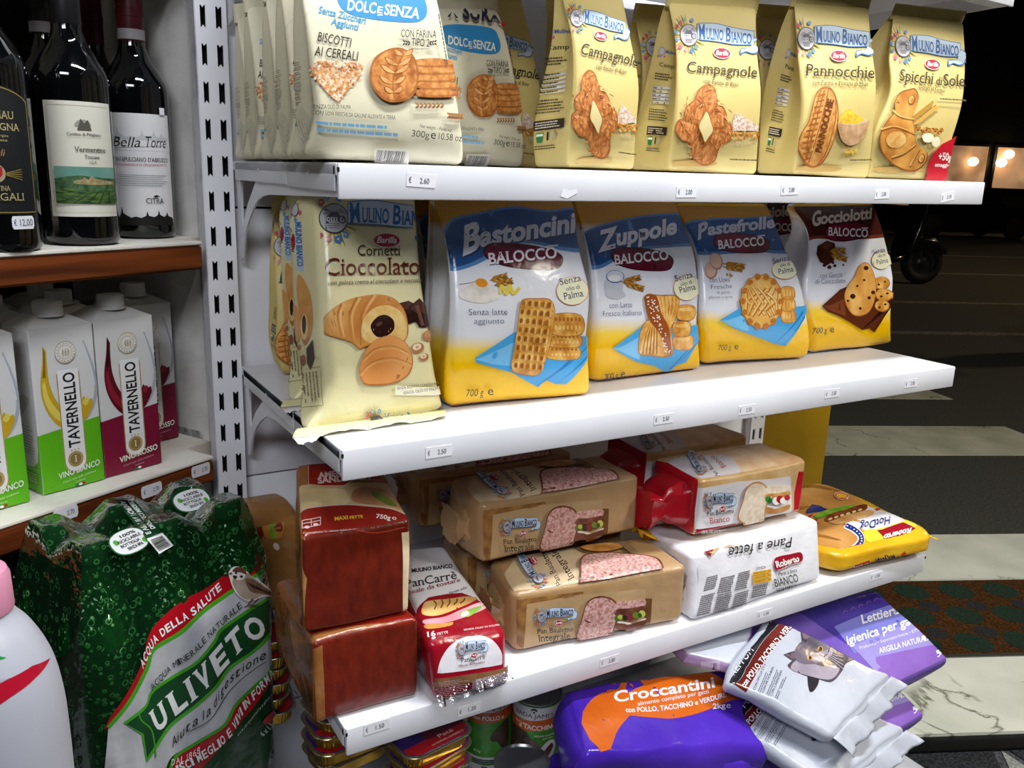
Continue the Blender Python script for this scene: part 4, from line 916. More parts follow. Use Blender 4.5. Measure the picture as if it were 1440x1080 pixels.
# ------------------------------------------------------------------ shelf 2: croissant bag and the glossy yellow-white biscuit bags
yfilm = noisy('pale_yellow_film', '#e6dda6', '#efe8bd', 6, .26, bump=.35, spec=.5, dist=.02)
def croissant_bag():
    p = rowpack('croissant_bag', [((416, 612), (627, 582), .060, .087, .006), ((440, 592), (625, 570), .060, .086, .04), ((457, 562), (620, 548), .060, .084, .062), ((456, 480), (609, 467), .062, .088, .078), ((450, 358), (596, 376), .085, .105, .08), ((447, 300), (588, 300), .100, .118, .07), ((446, 268), (585, 266), .112, .128, .035)], yfilm, r=.014, bulge=(.006, .0), wr=.0016, seed=8, n=(20, 10, 28), floor=.972, crease=.5, wf=22)
    F = p.face('front'); G = F.zoom(320, 250, 2.77); I = lambda h: ink(h, 'film')
    logo(G, (413, 160), (405, 6), (0, -430), '#aeb2b4', '#1f66ab', True)
    G.text('Cornetti', (503, 304), (668, 303), 40, I('#2a1a14'), 's'); G.text('Cioccolato', (382, 381), (742, 376), 66, I('#6e2a1a'), 's'); G.text('con golosa crema al cioccolato e nocciole', (392, 418), (757, 408), 17, I('#4a3326'), 'i')
    C1 = mottled('#c47a35', '#efc07a', 12, 'film', '#dd9d55'); C2 = mottled('#d98c43', '#f6cf92', 14, 'film', '#e8a964'); CD = mottled('#b06a30', '#c98848', 30, 'film'); CH = I('#2e1713'); CR = mottled('#e6b869', '#f3d794', 90, 'film')
    for q in ([(655, 492), (700, 480), (735, 500), (730, 560), (690, 575)], [(700, 505), (742, 470), (785, 515), (788, 575), (740, 582)]):
        G.poly(q, CH); G.poly([(q[0][0] + 5, q[0][1] + 4), q[1], (q[2][0] - 8, q[2][1] + 8), (q[0][0] + 30, q[0][1] + 22)], I('#4d2c24'))
    G.poly([(725, 500), (738, 496), (762, 575), (748, 578)], I('#6d4a40'))
    for x, y, r in ((735, 662, 25), (760, 698, 18), (780, 614, 26)):
        G.ell(x, y, r, r * .8, I('#b57c52'), -20); G.ell(x - 3, y - 4, r * .7, r * .5, I('#f0ddba' if r < 26 else '#c98f62'), -20); G.ell(x - 2, y - 3, r * .25, r * .2, I('#caa27a'), -20)
    Q = [(374, 560), (398, 522), (440, 488), (500, 466), (580, 456), (640, 470), (682, 515), (698, 580), (690, 628), (655, 645), (590, 640), (540, 642), (512, 668), (478, 640), (420, 622), (380, 605)]
    G.poly(blob(Q, 6), CD); c = np.array([540, 560]); G.poly(blob((np.array(Q) - c) * .97 + c - (0, 3), 6), C1)
    for pts, w_ in (([(440, 492), (425, 540), (440, 620)], 9), ([(500, 468), (470, 540), (480, 638)], 10), ([(560, 458), (515, 540), (515, 655)], 10)):
        G.poly(band(curve(pts, 6), w_, 3), CD); G.poly(band(curve(np.array(pts) + (11, 0), 6), 12, 4), C2)
    G.poly(blob([(520, 620), (522, 560), (560, 512), (620, 498), (672, 528), (692, 590), (680, 632), (620, 640), (560, 645)], 6), CR)
    G.poly(blob([(552, 580), (575, 545), (610, 535), (640, 555), (642, 590), (615, 615), (575, 618)], 6), CH); G.ell(585, 570, 14, 7, I('#5c3a30'), -30)
    Q = [(520, 700), (548, 650), (590, 622), (640, 615), (695, 650), (716, 715), (695, 770), (640, 798), (570, 806), (525, 798), (508, 755)]
    G.poly(blob(Q, 6), CD); c = np.array([610, 712]); G.poly(blob((np.array(Q) - c) * .965 + c - (0, 2), 6), mottled('#cf7f3a', '#f2b776', 10, 'film', '#e39a58'))
    for pts, w_ in (([(525, 705), (570, 665), (640, 655), (700, 680)], 6), ([(512, 760), (560, 715), (640, 700), (712, 725)], 6)):
        G.poly(band(curve(pts, 6), w_, 2), CD); G.poly(band(curve(np.array(pts) + (0, 9), 6), 9, 3), C2)
    G.rect(648, 806, 822, 842, I('#f0ecd2')); G.text('SENZA ADDITIVI CONSERVANTI', (655, 822), (822, 802), 10, I('#57534c'), 's'); G.text('SENZA OLIO DI PALMA', (680, 840), (822, 822), 10, I('#57534c'), 's')
    logo(G, (572, 945), (205, -22), (6, -230), '#c9bfd4', '#2a86c0', True)
    L = p.face('left').zoom(320, 250, 2.77)
    L.poly([(262, 170), (285, 168), (298, 365), (270, 362)], I('#c2d5ec'))
    L.ell(262, 122, 16, 30, I('#4a4852'), 0); L.ell(262, 122, 13, 26, I('#c6c2cc'), 0)
    for a, c_ in ((20, '#c4566b'), (80, '#5a8fc9'), (140, '#cf9a4d'), (200, '#cf5d85'), (260, '#4b7fc2'), (320, '#d9bf6e')): L.ell(262 + 22 * math.cos(math.radians(a)), 122 + 42 * math.sin(math.radians(a)), 6, 9, I(c_))
    L.text('MULINO BIANCO', (266, 172), (274, 345), 22, I('#2a70b4'), 'bs', up=(1, 0)); L.text('Cioccolato', (207, 130), (236, 372), 24, I('#6e2a1a'), 's', up=(1, 0)); L.text('Cornetti', (234, 195), (248, 290), 16, I('#2a1a14'), 's', up=(1, 0))
    L.ell(258, 248, 7, 30, I('#a81f3a'), 0)
    L.poly(blob([(276, 380), (300, 398), (326, 460), (334, 540), (328, 600), (305, 650), (290, 620), (284, 540), (272, 450)], 5), C1); L.poly(blob([(240, 500), (270, 498), (288, 550), (285, 620), (266, 650), (246, 600)], 5), C2)
    L.ell(302, 580, 14, 52, CR); L.ell(301, 572, 8, 36, CH)
    L.poly([(310, 665), (335, 630), (342, 700), (325, 750), (312, 720)], CH); L.ell(298, 710, 9, 22, I('#9b5a34')); L.ell(282, 660, 4, 12, I('#b5583a')); L.ell(275, 690, 4, 10, I('#b5583a'))
    for a, b in (((272, 748), (362, 735)), ((362, 735), (374, 885)), ((374, 885), (288, 898)), ((288, 898), (272, 748))): L.poly(band([a, ((a[0] + b[0]) / 2, (a[1] + b[1]) / 2), b], 1.6), I('#8a8160'))
    for k in range(6): L.lines((282 + k * 13, 762 - k * 2), (294 + k * 13, 886 - k * 2), (5, 0), 1, I('#7d7554'), 5, k)
    return p
pF = croissant_bag(); oF = thing(pF, 'pale yellow croissant bag with its crimped foot at the shelf edge', 'croissant bag', 'croissant bags')
s_ = sheet('foot_seal', at(417, 603, y=.060), at(626, 575, y=.088), at(411, 616, z=.9735), at(628, 586, z=.9735), yfilm, oF, pF.o, .0015, 28, 4, .0012, 3); 
sheet('torn_white_edge', at(411, 615.5, z=.9738), at(452, 611, z=.9738), at(419, 625, z=.972), at(446, 619, z=.972), ink('#eeecee', 'film'), oF, pF.o, .001, 12, 2, .0012, 2)
dup(oF, (.088, .196, pF.o[2]), 'pale yellow croissant bag standing behind the front croissant bag')

def glossy(name, top, mid='#e6e8f0', low='#f6c200'): return vgrad(name, [(0, low), (.20, low), (.27, '#f8d450'), (.345, mid), (.80, mid), (.86, top), (1, top)], 'film')
gl_y = glossy('yellow_white_film', '#c98d12'); gl_b = glossy('yellow_white_film_brown_top', '#c98d12')
NAVY = ink('#232a63', 'film'); FI = lambda h: ink(h, 'film')
def oval(G, c, w_, h, tilt, t0, t1, th):
    a = math.radians(tilt); R = np.array([[math.cos(a), math.sin(a)], [-math.sin(a), math.cos(a)]])
    B = [(-.5, .05), (-.44, -.32), (-.2, -.46), (.1, -.5), (.36, -.42), (.49, -.22), (.5, .1), (.42, .34), (.15, .47), (-.15, .5), (-.4, .36)]
    G.poly(blob(np.array(B) * (w_ * 1.02, h * 1.06) @ R + c, 5), FI('#3b0c1c')); G.poly(blob(np.array(B) * (w_ * .97, h * .95) @ R + c, 5), mottled('#5f1228', '#7c1c38', 8, 'film'))
    V0 = np.array(t0, float); V1 = np.array(t1, float)
    G.text('BALOCCO', V0 + (2, 3), V1 + (2, 3), th, FI('#2d0814'), 'bs'); G.text('BALOCCO', V0, V1, th, FI('#efe9ec'), 'bs'); G.poly(band([V0 + (V1 - V0) * .84 + (0, -th * 1.12), V0 + (V1 - V0) * 1.01 + (0, -th * 1.16)], th * .13), FI('#efe9ec'))
def senza(G, c, rx, ry, lines):
    for k in range(26):
        a = k / 26 * 6.283; b = (k + .8) / 26 * 6.283
    G.poly(ellipse(c[0], c[1], rx, ry, 0, 36), FI('#d98f5a')); G.poly(ellipse(c[0], c[1], rx * .965, ry * .965, 0, 36), mottled('#efeec4', '#f2f1dc', 3, 'film'))
    for t, a, b, h in lines: G.text(t, a, b, h, NAVY)
def wheat(G, a, b, n, w_, cols=('#b07a2c', '#cf9d4c', '#8c5c20')):
    a, b = np.array(a, float), np.array(b, float); d = (b - a); ang = math.degrees(math.atan2(d[1], d[0])); rnd = random.Random(2)
    G.poly(band([a - d * .3, (a + b) / 2, b], w_ * .16), FI(cols[2]), False)
    for k in range(n):
        c = a + d * k / n
        for s in (-1, 1): G.poly(ellipse(c[0] - s * d[1] / np.hypot(*d) * w_ * .3, c[1] + s * d[0] / np.hypot(*d) * w_ * .3, w_ * .5, w_ * .2, ang + s * 28, 9), FI(rnd.choice(cols)), False)
def napkin(G, pts, folds, c1='#4aa6e0', c2='#2f7fc0', c3='#7cc3ee'):
    G.poly(pts, FI(c1))
    for f in folds: G.poly(f, FI(c2 if f is not folds[0] else c3))
def weight(G, a, b, h):
    a, b = np.array(a, float), np.array(b, float); G.text('700', a, a + (b - a) * .45, h, FI('#1c1a2c'), 'i'); G.text('g', a + (b - a) * .50, a + (b - a) * .65, h, FI('#1c1a2c'), 'i'); G.text('e', a + (b - a) * .8, b, h * 1.25, FI('#1c1a2c'), '')
def brush(G, s, p0, p1, h, col='#dfe3ee', up=(.05, -1), sh='#12315f', st='B'):
    d = h * .05; G.text(s, np.array(p0) + (d, d), np.array(p1) + (d, d), h, FI(sh), st, up=up); G.text(s, p0, p1, h, FI(col), st, up=up)
BK = mottled('#c4812f', '#f0bf66', 60, 'film', '#dda04a'); BKD = mottled('#a4662a', '#b87a38', 60, 'film'); BKM = FI('#b06c26'); BKL = mottled('#e6ab55', '#f7d590', 60, 'film')
def hug(pts, k): c = np.array(pts, float).mean(0); return (np.array(pts) - c) * k + c
def biscuit_bag2(rows, seed, fl): return rowpack('biscuit_bag', rows, gl_y, r=.012, bulge=(.010, 0), wr=.0019, gusset=.25, seed=seed, n=(20, 9, 26), floor=fl, crease=.45, wf=20)
def side2(p, q):
    G = p.face('left').frame(q[2], np.array(q[1], float) - q[2 + 1], np.array(q[0], float) - q[2])
    G.rect(.25, .05, .95, .52, FI('#e9e6ea'))
    for a, b in (((.25, .05), (.95, .05)), ((.95, .05), (.95, .52)), ((.95, .52), (.25, .52)), ((.25, .52), (.25, .05))): G.poly(band([a, ((a[0] + b[0]) / 2, (a[1] + b[1]) / 2), b], .02), FI('#b03048'), False)
    for k in range(9): G.lines((.32, .47 - k * .048), (.9, .475 - k * .048), (0, .012), 1, FI('#b03048' if k in (0, 1, 3, 5) else '#4a4a66'), .016, k)
    for k in range(8): G.lines((.1, .74 - k * .02), (.95, .75 - k * .02), (0, .01), 1, FI('#55586a'), .009, k + 20)
# first bag: ridged oblong biscuits
pG = biscuit_bag2([((627, 574), (832, 555), .088, .078, .085), ((625, 530), (833, 525), .078, .07, .095), ((629, 480), (829, 480), .076, .068, .095), ((630, 400), (834, 410), .088, .08, .085), ((622, 335), (820, 346), .108, .098, .06), ((607, 290), (812, 290), .128, .118, .025), ((600, 272), (808, 272), .134, .124, .008)], 11, .971)
G = pG.face('front').zoom(600, 270, 3.2725)
bl1, bl2 = mottled('#1b447f', '#2a5f9f', 3, 'film'), mottled('#3f77b5', '#6f9ccb', 3, 'film')
G.poly(blob([(72, 210), (110, 128), (220, 98), (400, 66), (560, 84), (705, 66), (722, 110), (726, 262), (640, 272), (500, 240), (420, 238), (330, 282), (210, 342), (110, 362), (84, 300)], 5), bl2)
G.poly(blob([(86, 210), (120, 138), (220, 110), (400, 78), (560, 94), (695, 80), (712, 120), (712, 245), (640, 255), (500, 226), (400, 226), (320, 265), (205, 325), (125, 342), (98, 290)], 5), bl1)
brush(G, 'B', (166, 290), (246, 258), 128); brush(G, 'astoncini', (244, 250), (682, 183), 88)
oval(G, (442, 297), 360, 108, 8, (287, 333), (600, 303), 50)
G.poly(blob([(150, 470), (200, 425), (270, 415), (320, 450), (330, 490), (260, 512), (180, 500)], 5), mottled('#cfc8bd', '#f1eee8', 40, 'film')); G.ell(252, 418, 28, 20, FI('#e0912a'), 15); G.poly(band(curve([(150, 425), (200, 418), (232, 408)], 4), 3), FI('#a08050'), False)
wheat(G, (310, 402), (372, 385), 6, 26); wheat(G, (330, 425), (395, 408), 6, 26); G.poly(band(curve([(335, 470), (345, 432), (365, 470), (380, 430), (398, 468), (425, 440)], 6), 14), FI('#e6cf4a'))
senza(G, (668, 456), 74, 66, [('Senza', (612, 430), (708, 410), 31), ('olio di', (640, 456), (702, 446), 19), ('Palma', (632, 497), (718, 480), 32)])
G.text('Senza latte', (192, 566), (370, 564), 27, NAVY, 't'); G.text('aggiunto', (218, 606), (355, 604), 24, NAVY, 't')
napkin(G, [(218, 768), (240, 748), (400, 645), (560, 655), (745, 665), (748, 735), (640, 882), (590, 880), (545, 862), (510, 895), (390, 828), (270, 795), (230, 785)], [[(222, 770), (262, 755), (400, 690), (390, 800), (300, 790)], [(545, 862), (552, 856), (735, 690), (742, 700)], [(590, 880), (598, 874), (742, 735), (746, 742)], [(505, 890), (512, 880), (690, 730), (696, 740)]])
for y0, dx in ((738, 0), (682, 6), (610, 14)):
    h = 28 if y0 > 650 else 44; q = [(560 + dx, y0 - h), (690 + dx, y0 - h), (694 + dx, y0 + h), (556 + dx, y0 + h)]; G.poly(blob(q, 4), BKD); G.poly(blob(hug(q, .95), 4), BK)
    for k in range(7): G.poly(ellipse(575 + dx + k * 18, y0 - h * .55, 6, h * .22, 0, 9), BKM, False); G.poly(ellipse(575 + dx + k * 18, y0 + h * .3, 6, h * .26, 0, 9), BKL, False)
q = [(440, 494), (500, 490), (562, 496), (584, 545), (575, 640), (556, 730), (530, 805), (502, 840), (450, 838), (398, 826), (384, 792), (400, 700), (415, 600), (425, 520)]
G.poly(blob(q, 5), BKD); G.poly(blob(hug(q, .975), 5), BK)
for i in range(5):
    for j in range(8):
        t = (j + .5) / 8; x = (442 + i * 29) * (1 - t) + (402 + i * 27) * t; y = 512 + j * 40 + (i * 2); G.poly(ellipse(x, y, 7.5, 12, 8, 9), FI('#9c5a20') if (i + j) % 3 else BKM, False); G.poly(ellipse(x + 12, y, 3, 17, 8, 8), BKL, False)
weight(G, (175, 931), (300, 922), 32)
side2(pG, [(611, 360), (628, 360), (603, 575), (628, 573)]); pG.face('left').text('Bast', (609, 375), (625, 372), 14, FI('#dfe3ee'), 'B')
oG = thing(pG, 'glossy yellow and white bag with ridged oblong biscuits on a blue napkin', 'biscuit bag', 'glossy yellow biscuit bags'); topseal(pG, FI('#c98d12'), .012)
# second: sugared bow biscuits
pH = biscuit_bag2([((836, 541), (989, 519), .125, .135, .085), ((832, 500), (988, 490), .116, .126, .095), ((834, 460), (985, 460), .114, .124, .095), ((833, 395), (985, 405), .126, .134, .085), ((820, 330), (977, 346), .146, .152, .06), ((808, 295), (957, 292), .164, .168, .025), ((802, 276), (952, 276), .170, .174, .008)], 12, .971)
G = pH.face('front').zoom(600, 270, 3.2725)
G.poly(blob([(706, 200), (800, 150), (1000, 108), (1185, 98), (1215, 150), (1236, 240), (1150, 252), (1000, 266), (900, 298), (800, 352), (738, 345), (715, 260)], 5), bl2); G.poly(blob([(716, 205), (800, 160), (1000, 118), (1178, 108), (1203, 150), (1222, 226), (1150, 240), (1000, 252), (900, 282), (800, 334), (745, 328), (724, 260)], 5), bl1)
brush(G, 'Z', (788, 276), (872, 252), 92); brush(G, 'uppole', (872, 246), (1150, 190), 74)
oval(G, (990, 310), 282, 98, 8, (866, 334), (1112, 310), 43)
G.poly(blob([(825, 400), (905, 400), (900, 450), (915, 478), (880, 494), (835, 486), (818, 455)], 5), mottled('#b9bcc8', '#dfe0e8', 6, 'film')); G.ell(866, 390, 42, 30, FI('#5a6c9c')); G.ell(866, 388, 38, 26, FI('#dcdde6')); G.ell(862, 396, 28, 15, FI('#f3f2f2'))
wheat(G, (915, 410), (985, 392), 6, 24); wheat(G, (925, 425), (1000, 448), 6, 24)
senza(G, (1192, 440), 60, 60, [('Senza', (1142, 413), (1220, 393), 28), ('olio di', (1165, 434), (1217, 422), 17), ('Palma', (1163, 467), (1234, 449), 29)])
G.text('con Latte', (838, 534), (942, 530), 24, NAVY, 't'); G.text('Fresco Italiano', (808, 572), (985, 566), 24, NAVY, 't')
napkin(G, [(853, 716), (985, 618), (1130, 625), (1258, 613), (1258, 660), (1190, 780), (1140, 796), (1110, 822), (1040, 796), (960, 778), (880, 735)], [[(856, 718), (890, 712), (985, 660), (975, 770), (900, 735)], [(1108, 818), (1114, 808), (1245, 650), (1252, 656)], [(1142, 796), (1150, 788), (1252, 670), (1256, 676)]])
for y0, x0, x1 in ((690, 1135, 1218), (630, 1132, 1205), (555, 1148, 1226)):
    h = 30; q = [(x0, y0 - h), (x1, y0 - h), (x1 - 4, y0 + h), (x0 + 2, y0 + h)]; G.poly(blob(q, 4), BKD); G.poly(blob(hug(q, .93), 4), BK); G.poly(ellipse((x0 + x1) / 2, y0 - h * .5, (x1 - x0) * .4, h * .3, 0, 14), BKL)
q = [(1000, 476), (1070, 474), (1146, 478), (1157, 520), (1140, 580), (1120, 625), (1126, 690), (1128, 742), (1090, 756), (1030, 752), (978, 746), (968, 715), (978, 640), (1000, 600), (1016, 585), (1004, 530)]
G.poly(blob(q, 5), BKD); G.poly(blob(hug(q, .97), 5), BK)
for k in range(5): G.poly(band(curve([(1060 + k * 18, 482), (1072 + k * 14, 540), (1080 + k * 8, 590)], 4), 8, 4), BKL); G.poly(band(curve([(980 + k * 16, 740), (990 + k * 14, 680), (1010 + k * 9, 620)], 4), 8, 4), BKL); G.poly(band(curve([(989 + k * 16, 742), (998 + k * 14, 680), (1016 + k * 9, 620)], 4), 4, 2), BKM)
G.poly(blob([(998, 480), (1050, 480), (1075, 560), (1110, 630), (1118, 740), (1092, 700), (1060, 640), (1015, 580)], 5), FI('#a0521f')); rnd = random.Random(8)
for k in range(60):
    t = rnd.random(); x = np.interp(t, [0, .4, 1], [1018, 1050, 1104]) + rnd.uniform(-22, 22) * (1 - .4 * t); y = 482 + 250 * t; G.poly(ellipse(x, y, 4, 3.4, 0, 6), FI('#f2e8dc'), False)
weight(G, (812, 858), (906, 839), 27); side2(pH, [(818, 400), (832, 400), (818, 545), (834, 541)])
oH = thing(pH, 'glossy yellow and white bag with sugared bow biscuits and a milk jug', 'biscuit bag', 'glossy yellow biscuit bags'); topseal(pH, FI('#c98d12'), .012)
# third: round lattice shortbread
pI = biscuit_bag2([((990, 517), (1138, 505), .15, .13, .085), ((989, 480), (1143, 480), .141, .122, .095), ((986, 440), (1139, 448), .139, .120, .095), ((984, 398), (1129, 398), .150, .131, .088), ((976, 348), (1110, 355), .168, .148, .062), ((956, 310), (1090, 308), .184, .164, .028), ((944, 288), (1080, 286), .192, .172, .008)], 13, .971)
G = pI.face('front').zoom(940, 260, 2.88)
G.poly(blob([(60, 160), (150, 138), (300, 132), (440, 130), (470, 175), (502, 268), (440, 278), (350, 272), (200, 282), (110, 280), (92, 240)], 5), bl2); G.poly(blob([(72, 165), (150, 146), (300, 140), (435, 138), (460, 180), (488, 256), (440, 266), (350, 260), (200, 270), (120, 268), (102, 235)], 5), bl1)
brush(G, 'P', (118, 222), (158, 206), 60, '#c9d0e0'); brush(G, 'astefrolle', (158, 203), (430, 172), 46, '#c9d0e0')
oval(G, (295, 237), 226, 76, 5, (202, 260), (388, 244), 34)
for x, y, r in ((172, 346, 0), (192, 310, -18)): G.ell(x, y, 26, 36, FI('#b88a72'), r); G.ell(x - 2, y - 3, 22, 31, mottled('#d3a58c', '#e9c9b5', 5, 'film'), r)
wheat(G, (240, 322), (310, 332), 7, 20); wheat(G, (238, 335), (300, 345), 6, 18); grains(G, [(225, 360), (260, 362), (230, 372)], 8, ['#a8742c', '#c9974c'], 5, 3, 3)
senza(G, (466, 345), 52, 38, [('Senza', (420, 321), (486, 306), 21), ('olio di', (447, 335), (488, 327), 13), ('Palma', (443, 364), (502, 352), 22)])
G.text('con Uova', (163, 396), (245, 393), 20, NAVY, 't'); G.text('Fresche', (170, 423), (254, 419), 18, NAVY, 't'); G.text('da galline', (192, 442), (246, 440), 11, NAVY, 't'); G.text('allevate a terra', (160, 462), (256, 459), 11, NAVY, 't')
napkin(G, [(204, 546), (300, 488), (420, 500), (545, 482), (548, 530), (510, 600), (470, 650), (425, 640), (380, 622), (270, 582)], [[(207, 548), (240, 545), (310, 520), (320, 590), (250, 570)], [(425, 640), (432, 632), (535, 510), (542, 516)], [(455, 647), (462, 640), (544, 530), (548, 536)]])
for k in range(3):
    y = 532 - k * 46; q = [(452, y - 24), (500 - k * 2, y - 26), (512 - k * 3, y), (504 - k * 2, y + 22), (455, y + 22)]; G.poly(blob(q, 4), BKD); G.poly(blob(hug(q, .92), 4), BK)
    for j in range(4): G.ell(462 + j * 12, y - 2, 3, 14, BKL)
A = np.linspace(0, 2 * np.pi, 60, endpoint=False); sc = 1 + .045 * np.cos(A * 14); q = np.stack([370 + 86 * sc * np.cos(A), 472 + 110 * sc * np.sin(A)], -1)
G.poly(q, BKD); G.poly(hug(q, .965), mottled('#dca14a', '#f6d084', 20, 'film', '#e8b560'))
for i in range(5):
    for s in (-1, 1):
        o_ = (i - 2) * 31; h_ = math.sqrt(max(.05, 1 - (o_ / 78) ** 2)) * .72; pts = [(370 + o_ * .62 - s * 52 * h_, 472 - 84 * h_), (370 + o_ * .9, 472), (370 + o_ * .62 + s * 52 * h_, 472 + 84 * h_)]
        G.poly(band(curve(pts, 5), 11), BKM); G.poly(band(curve(np.array(pts) + (-2, -3), 5), 7), BKL)
for a in np.linspace(0, 2 * np.pi, 14, endpoint=False): G.poly(ellipse(370 + 76 * math.cos(a), 472 + 98 * math.sin(a), 10, 12, math.degrees(a), 10), FI('#c0752c'), False)
weight(G, (195, 663), (276, 658), 21)
oI = thing(pI, 'glossy yellow and white bag with round lattice shortbread and two eggs', 'biscuit bag', 'glossy yellow biscuit bags'); topseal(pI, FI('#c98d12'), .012)
# fourth: chocolate chip biscuits, brown top
gl_k = vgrad('yellow_white_film_cocoa_top', [(0, '#f6c200'), (.2, '#f6c200'), (.28, '#f8d450'), (.36, '#e6e6ee'), (.86, '#e6e6ee'), (.94, '#b98a14'), (1, '#b98a14')], 'film')
pJ = rowpack('biscuit_bag', [((1144, 499), (1257, 485), .15, .157, .085), ((1143, 470), (1256, 470), .141, .148, .092), ((1134, 434), (1256, 440), .140, .147, .09), ((1130, 399), (1258, 394), .150, .156, .085), ((1136, 362), (1250, 352), .158, .164, .062), ((1131, 318), (1240, 312), .162, .168, .03), ((1108, 286), (1231, 285), .166, .172, .012)], gl_k, r=.012, bulge=(.009, 0), wr=.0019, gusset=.25, seed=14, n=(18, 9, 26), floor=.971, crease=.45, wf=20)
G = pJ.face('front').zoom(940, 260, 2.88)
G.poly(blob([(470, 60), (840, 60), (860, 120), (880, 200), (840, 216), (700, 222), (600, 218), (552, 226), (545, 170)], 5), mottled('#6a2e1c', '#7f4028', 5, 'film')); G.poly(blob([(480, 60), (835, 60), (855, 120), (872, 188), (840, 202), (700, 208), (600, 205), (562, 210), (556, 170)], 5), mottled('#3a1711', '#4d2118', 5, 'film'))
brush(G, 'G', (580, 168), (616, 160), 56, '#cfc0b4', sh='#200a06'); brush(G, 'occiolotti', (614, 158), (822, 136), 44, '#cfc0b4', sh='#200a06')
oval(G, (722, 190), 178, 72, -4, (646, 204), (806, 212), 32)
CHK = mottled('#2e150d', '#4f2a1c', 20, 'film'); G.poly([(603, 248), (640, 226), (672, 236), (676, 270), (668, 310), (640, 326), (612, 312), (598, 280)], CHK); G.poly([(606, 250), (640, 230), (668, 240), (640, 262)], FI('#5d3628'))
for x, y, r in ((630, 326, 9), (650, 334, 10), (672, 328, 8), (664, 316, 7), (706, 325, 5)): G.poly([(x - r, y), (x, y - r), (x + r, y - 2), (x + r * .5, y + r * .7), (x - r * .6, y + r * .6)], CHK)
wheat(G, (664, 268), (716, 268), 6, 20); wheat(G, (668, 288), (722, 304), 6, 20)
senza(G, (858, 306), 39, 36, [('Senza', (826, 283), (874, 270), 19), ('olio di', (844, 295), (874, 288), 12), ('Palma', (840, 324), (886, 314), 20)])
G.text('con Gocce', (610, 378), (700, 373), 20, NAVY, 't'); G.text('di Cioccolato', (592, 401), (712, 397), 19, NAVY, 't')
napkin(G, [(618, 490), (690, 424), (720, 412), (880, 430), (910, 432), (905, 470), (830, 596), (808, 580), (780, 586), (690, 532), (640, 512)], [[(622, 490), (650, 488), (705, 462), (715, 530), (660, 512)], [(780, 584), (786, 576), (890, 460), (896, 466)], [(822, 592), (828, 584), (898, 478), (904, 484)]], '#5c2a16', '#34140a', '#7a3f24')
for x, y, rx, ry in ((858, 398, 34, 27), (868, 446, 36, 26), (860, 490, 30, 24)): G.ell(x, y, rx, ry, BKD); G.ell(x - 2, y - 2, rx * .92, ry * .9, BK); G.ell(x + 12, y - 6, 5, 4, CHK); G.ell(x - 12, y + 6, 5, 4, CHK)
q = [(786, 314), (808, 322), (826, 360), (836, 410), (828, 470), (808, 512), (775, 530), (742, 526), (715, 492), (706, 448), (720, 408), (745, 374), (764, 332)]
G.poly(blob(q, 5), BKD); G.poly(blob(hug(q, .965), 5), mottled('#d0903e', '#edb967', 30, 'film'))
for x, y, r in ((794, 337, 10), (740, 452, 11), (806, 458, 7), (758, 410, 5), (770, 500, 6), (822, 436, 8), (720, 470, 5), (786, 386, 5)): G.ell(x, y, r, r * .9, CHK)
weight(G, (583, 599), (666, 593), 22)
oJ = thing(pJ, 'glossy yellow and white bag with brown top and chocolate chip biscuits', 'biscuit bag', 'glossy yellow biscuit bags')
for o_, p_, dx, dy, l_ in ((oG, pG, .03, .135, 'glossy yellow bag in the shade behind the oblong biscuit bag'), (oJ, pJ, -.02, .128, 'glossy brown-topped bag in the shade behind the chocolate chip bag')):
    dup(o_, p_.o + np.array([dx, dy, 0]), l_)
# a paper bag with a brown printed window at the back of the croissant bags
oK = dup(oD, (.112, .352, .973), 'pale yellow paper bag at the back left of the middle shelf, beside the upright'); oK.rotation_euler = (0, 0, math.radians(-7))
del oK['group']
# ------------------------------------------------------------------ shelf 3: packed sliced bread
ZB = .651
def yawbox(fl, fr, dep, z0, z1, zb1=None, lean=0):
    """corners of a pack lying with its front edge from fl to fr (x, y), dep deep; zb1: top height at the back"""
    fl, fr = np.array(fl, float), np.array(fr, float); e = (fr - fl) / np.linalg.norm(fr - fl); b = np.array([-e[1], e[0]]); zb1 = z1 if zb1 is None else zb1
    q = lambda p, z: np.array([p[0], p[1], z])
    return [(-1, q(fl, z0), q(fr, z0), q(fl + b * dep, z0), q(fr + b * dep, z0)), (1, q(fl + b * lean, z1), q(fr + b * lean, z1), q(fl + b * dep, zb1), q(fr + b * dep, zb1))]
kraft = noisy('kraft_film', '#a58258', '#bd9a70', 8, .3, bump=.45, spec=.5, dist=.02)
CRUMB = mottled('#b0726b', '#e2bcb4', 260, 'film', '#cf9d95', lo=.35, hi=.62); CRUST = mottled('#5d3020', '#85503c', 60, 'film'); SIDEC = mottled('#7c5029', '#a87b45', 60, 'film')
WCRUMB = mottled('#e3cbb0', '#f4e6d2', 120, 'film', '#ecd9c0'); WCRUST = mottled('#b9783a', '#dca765', 50, 'film')
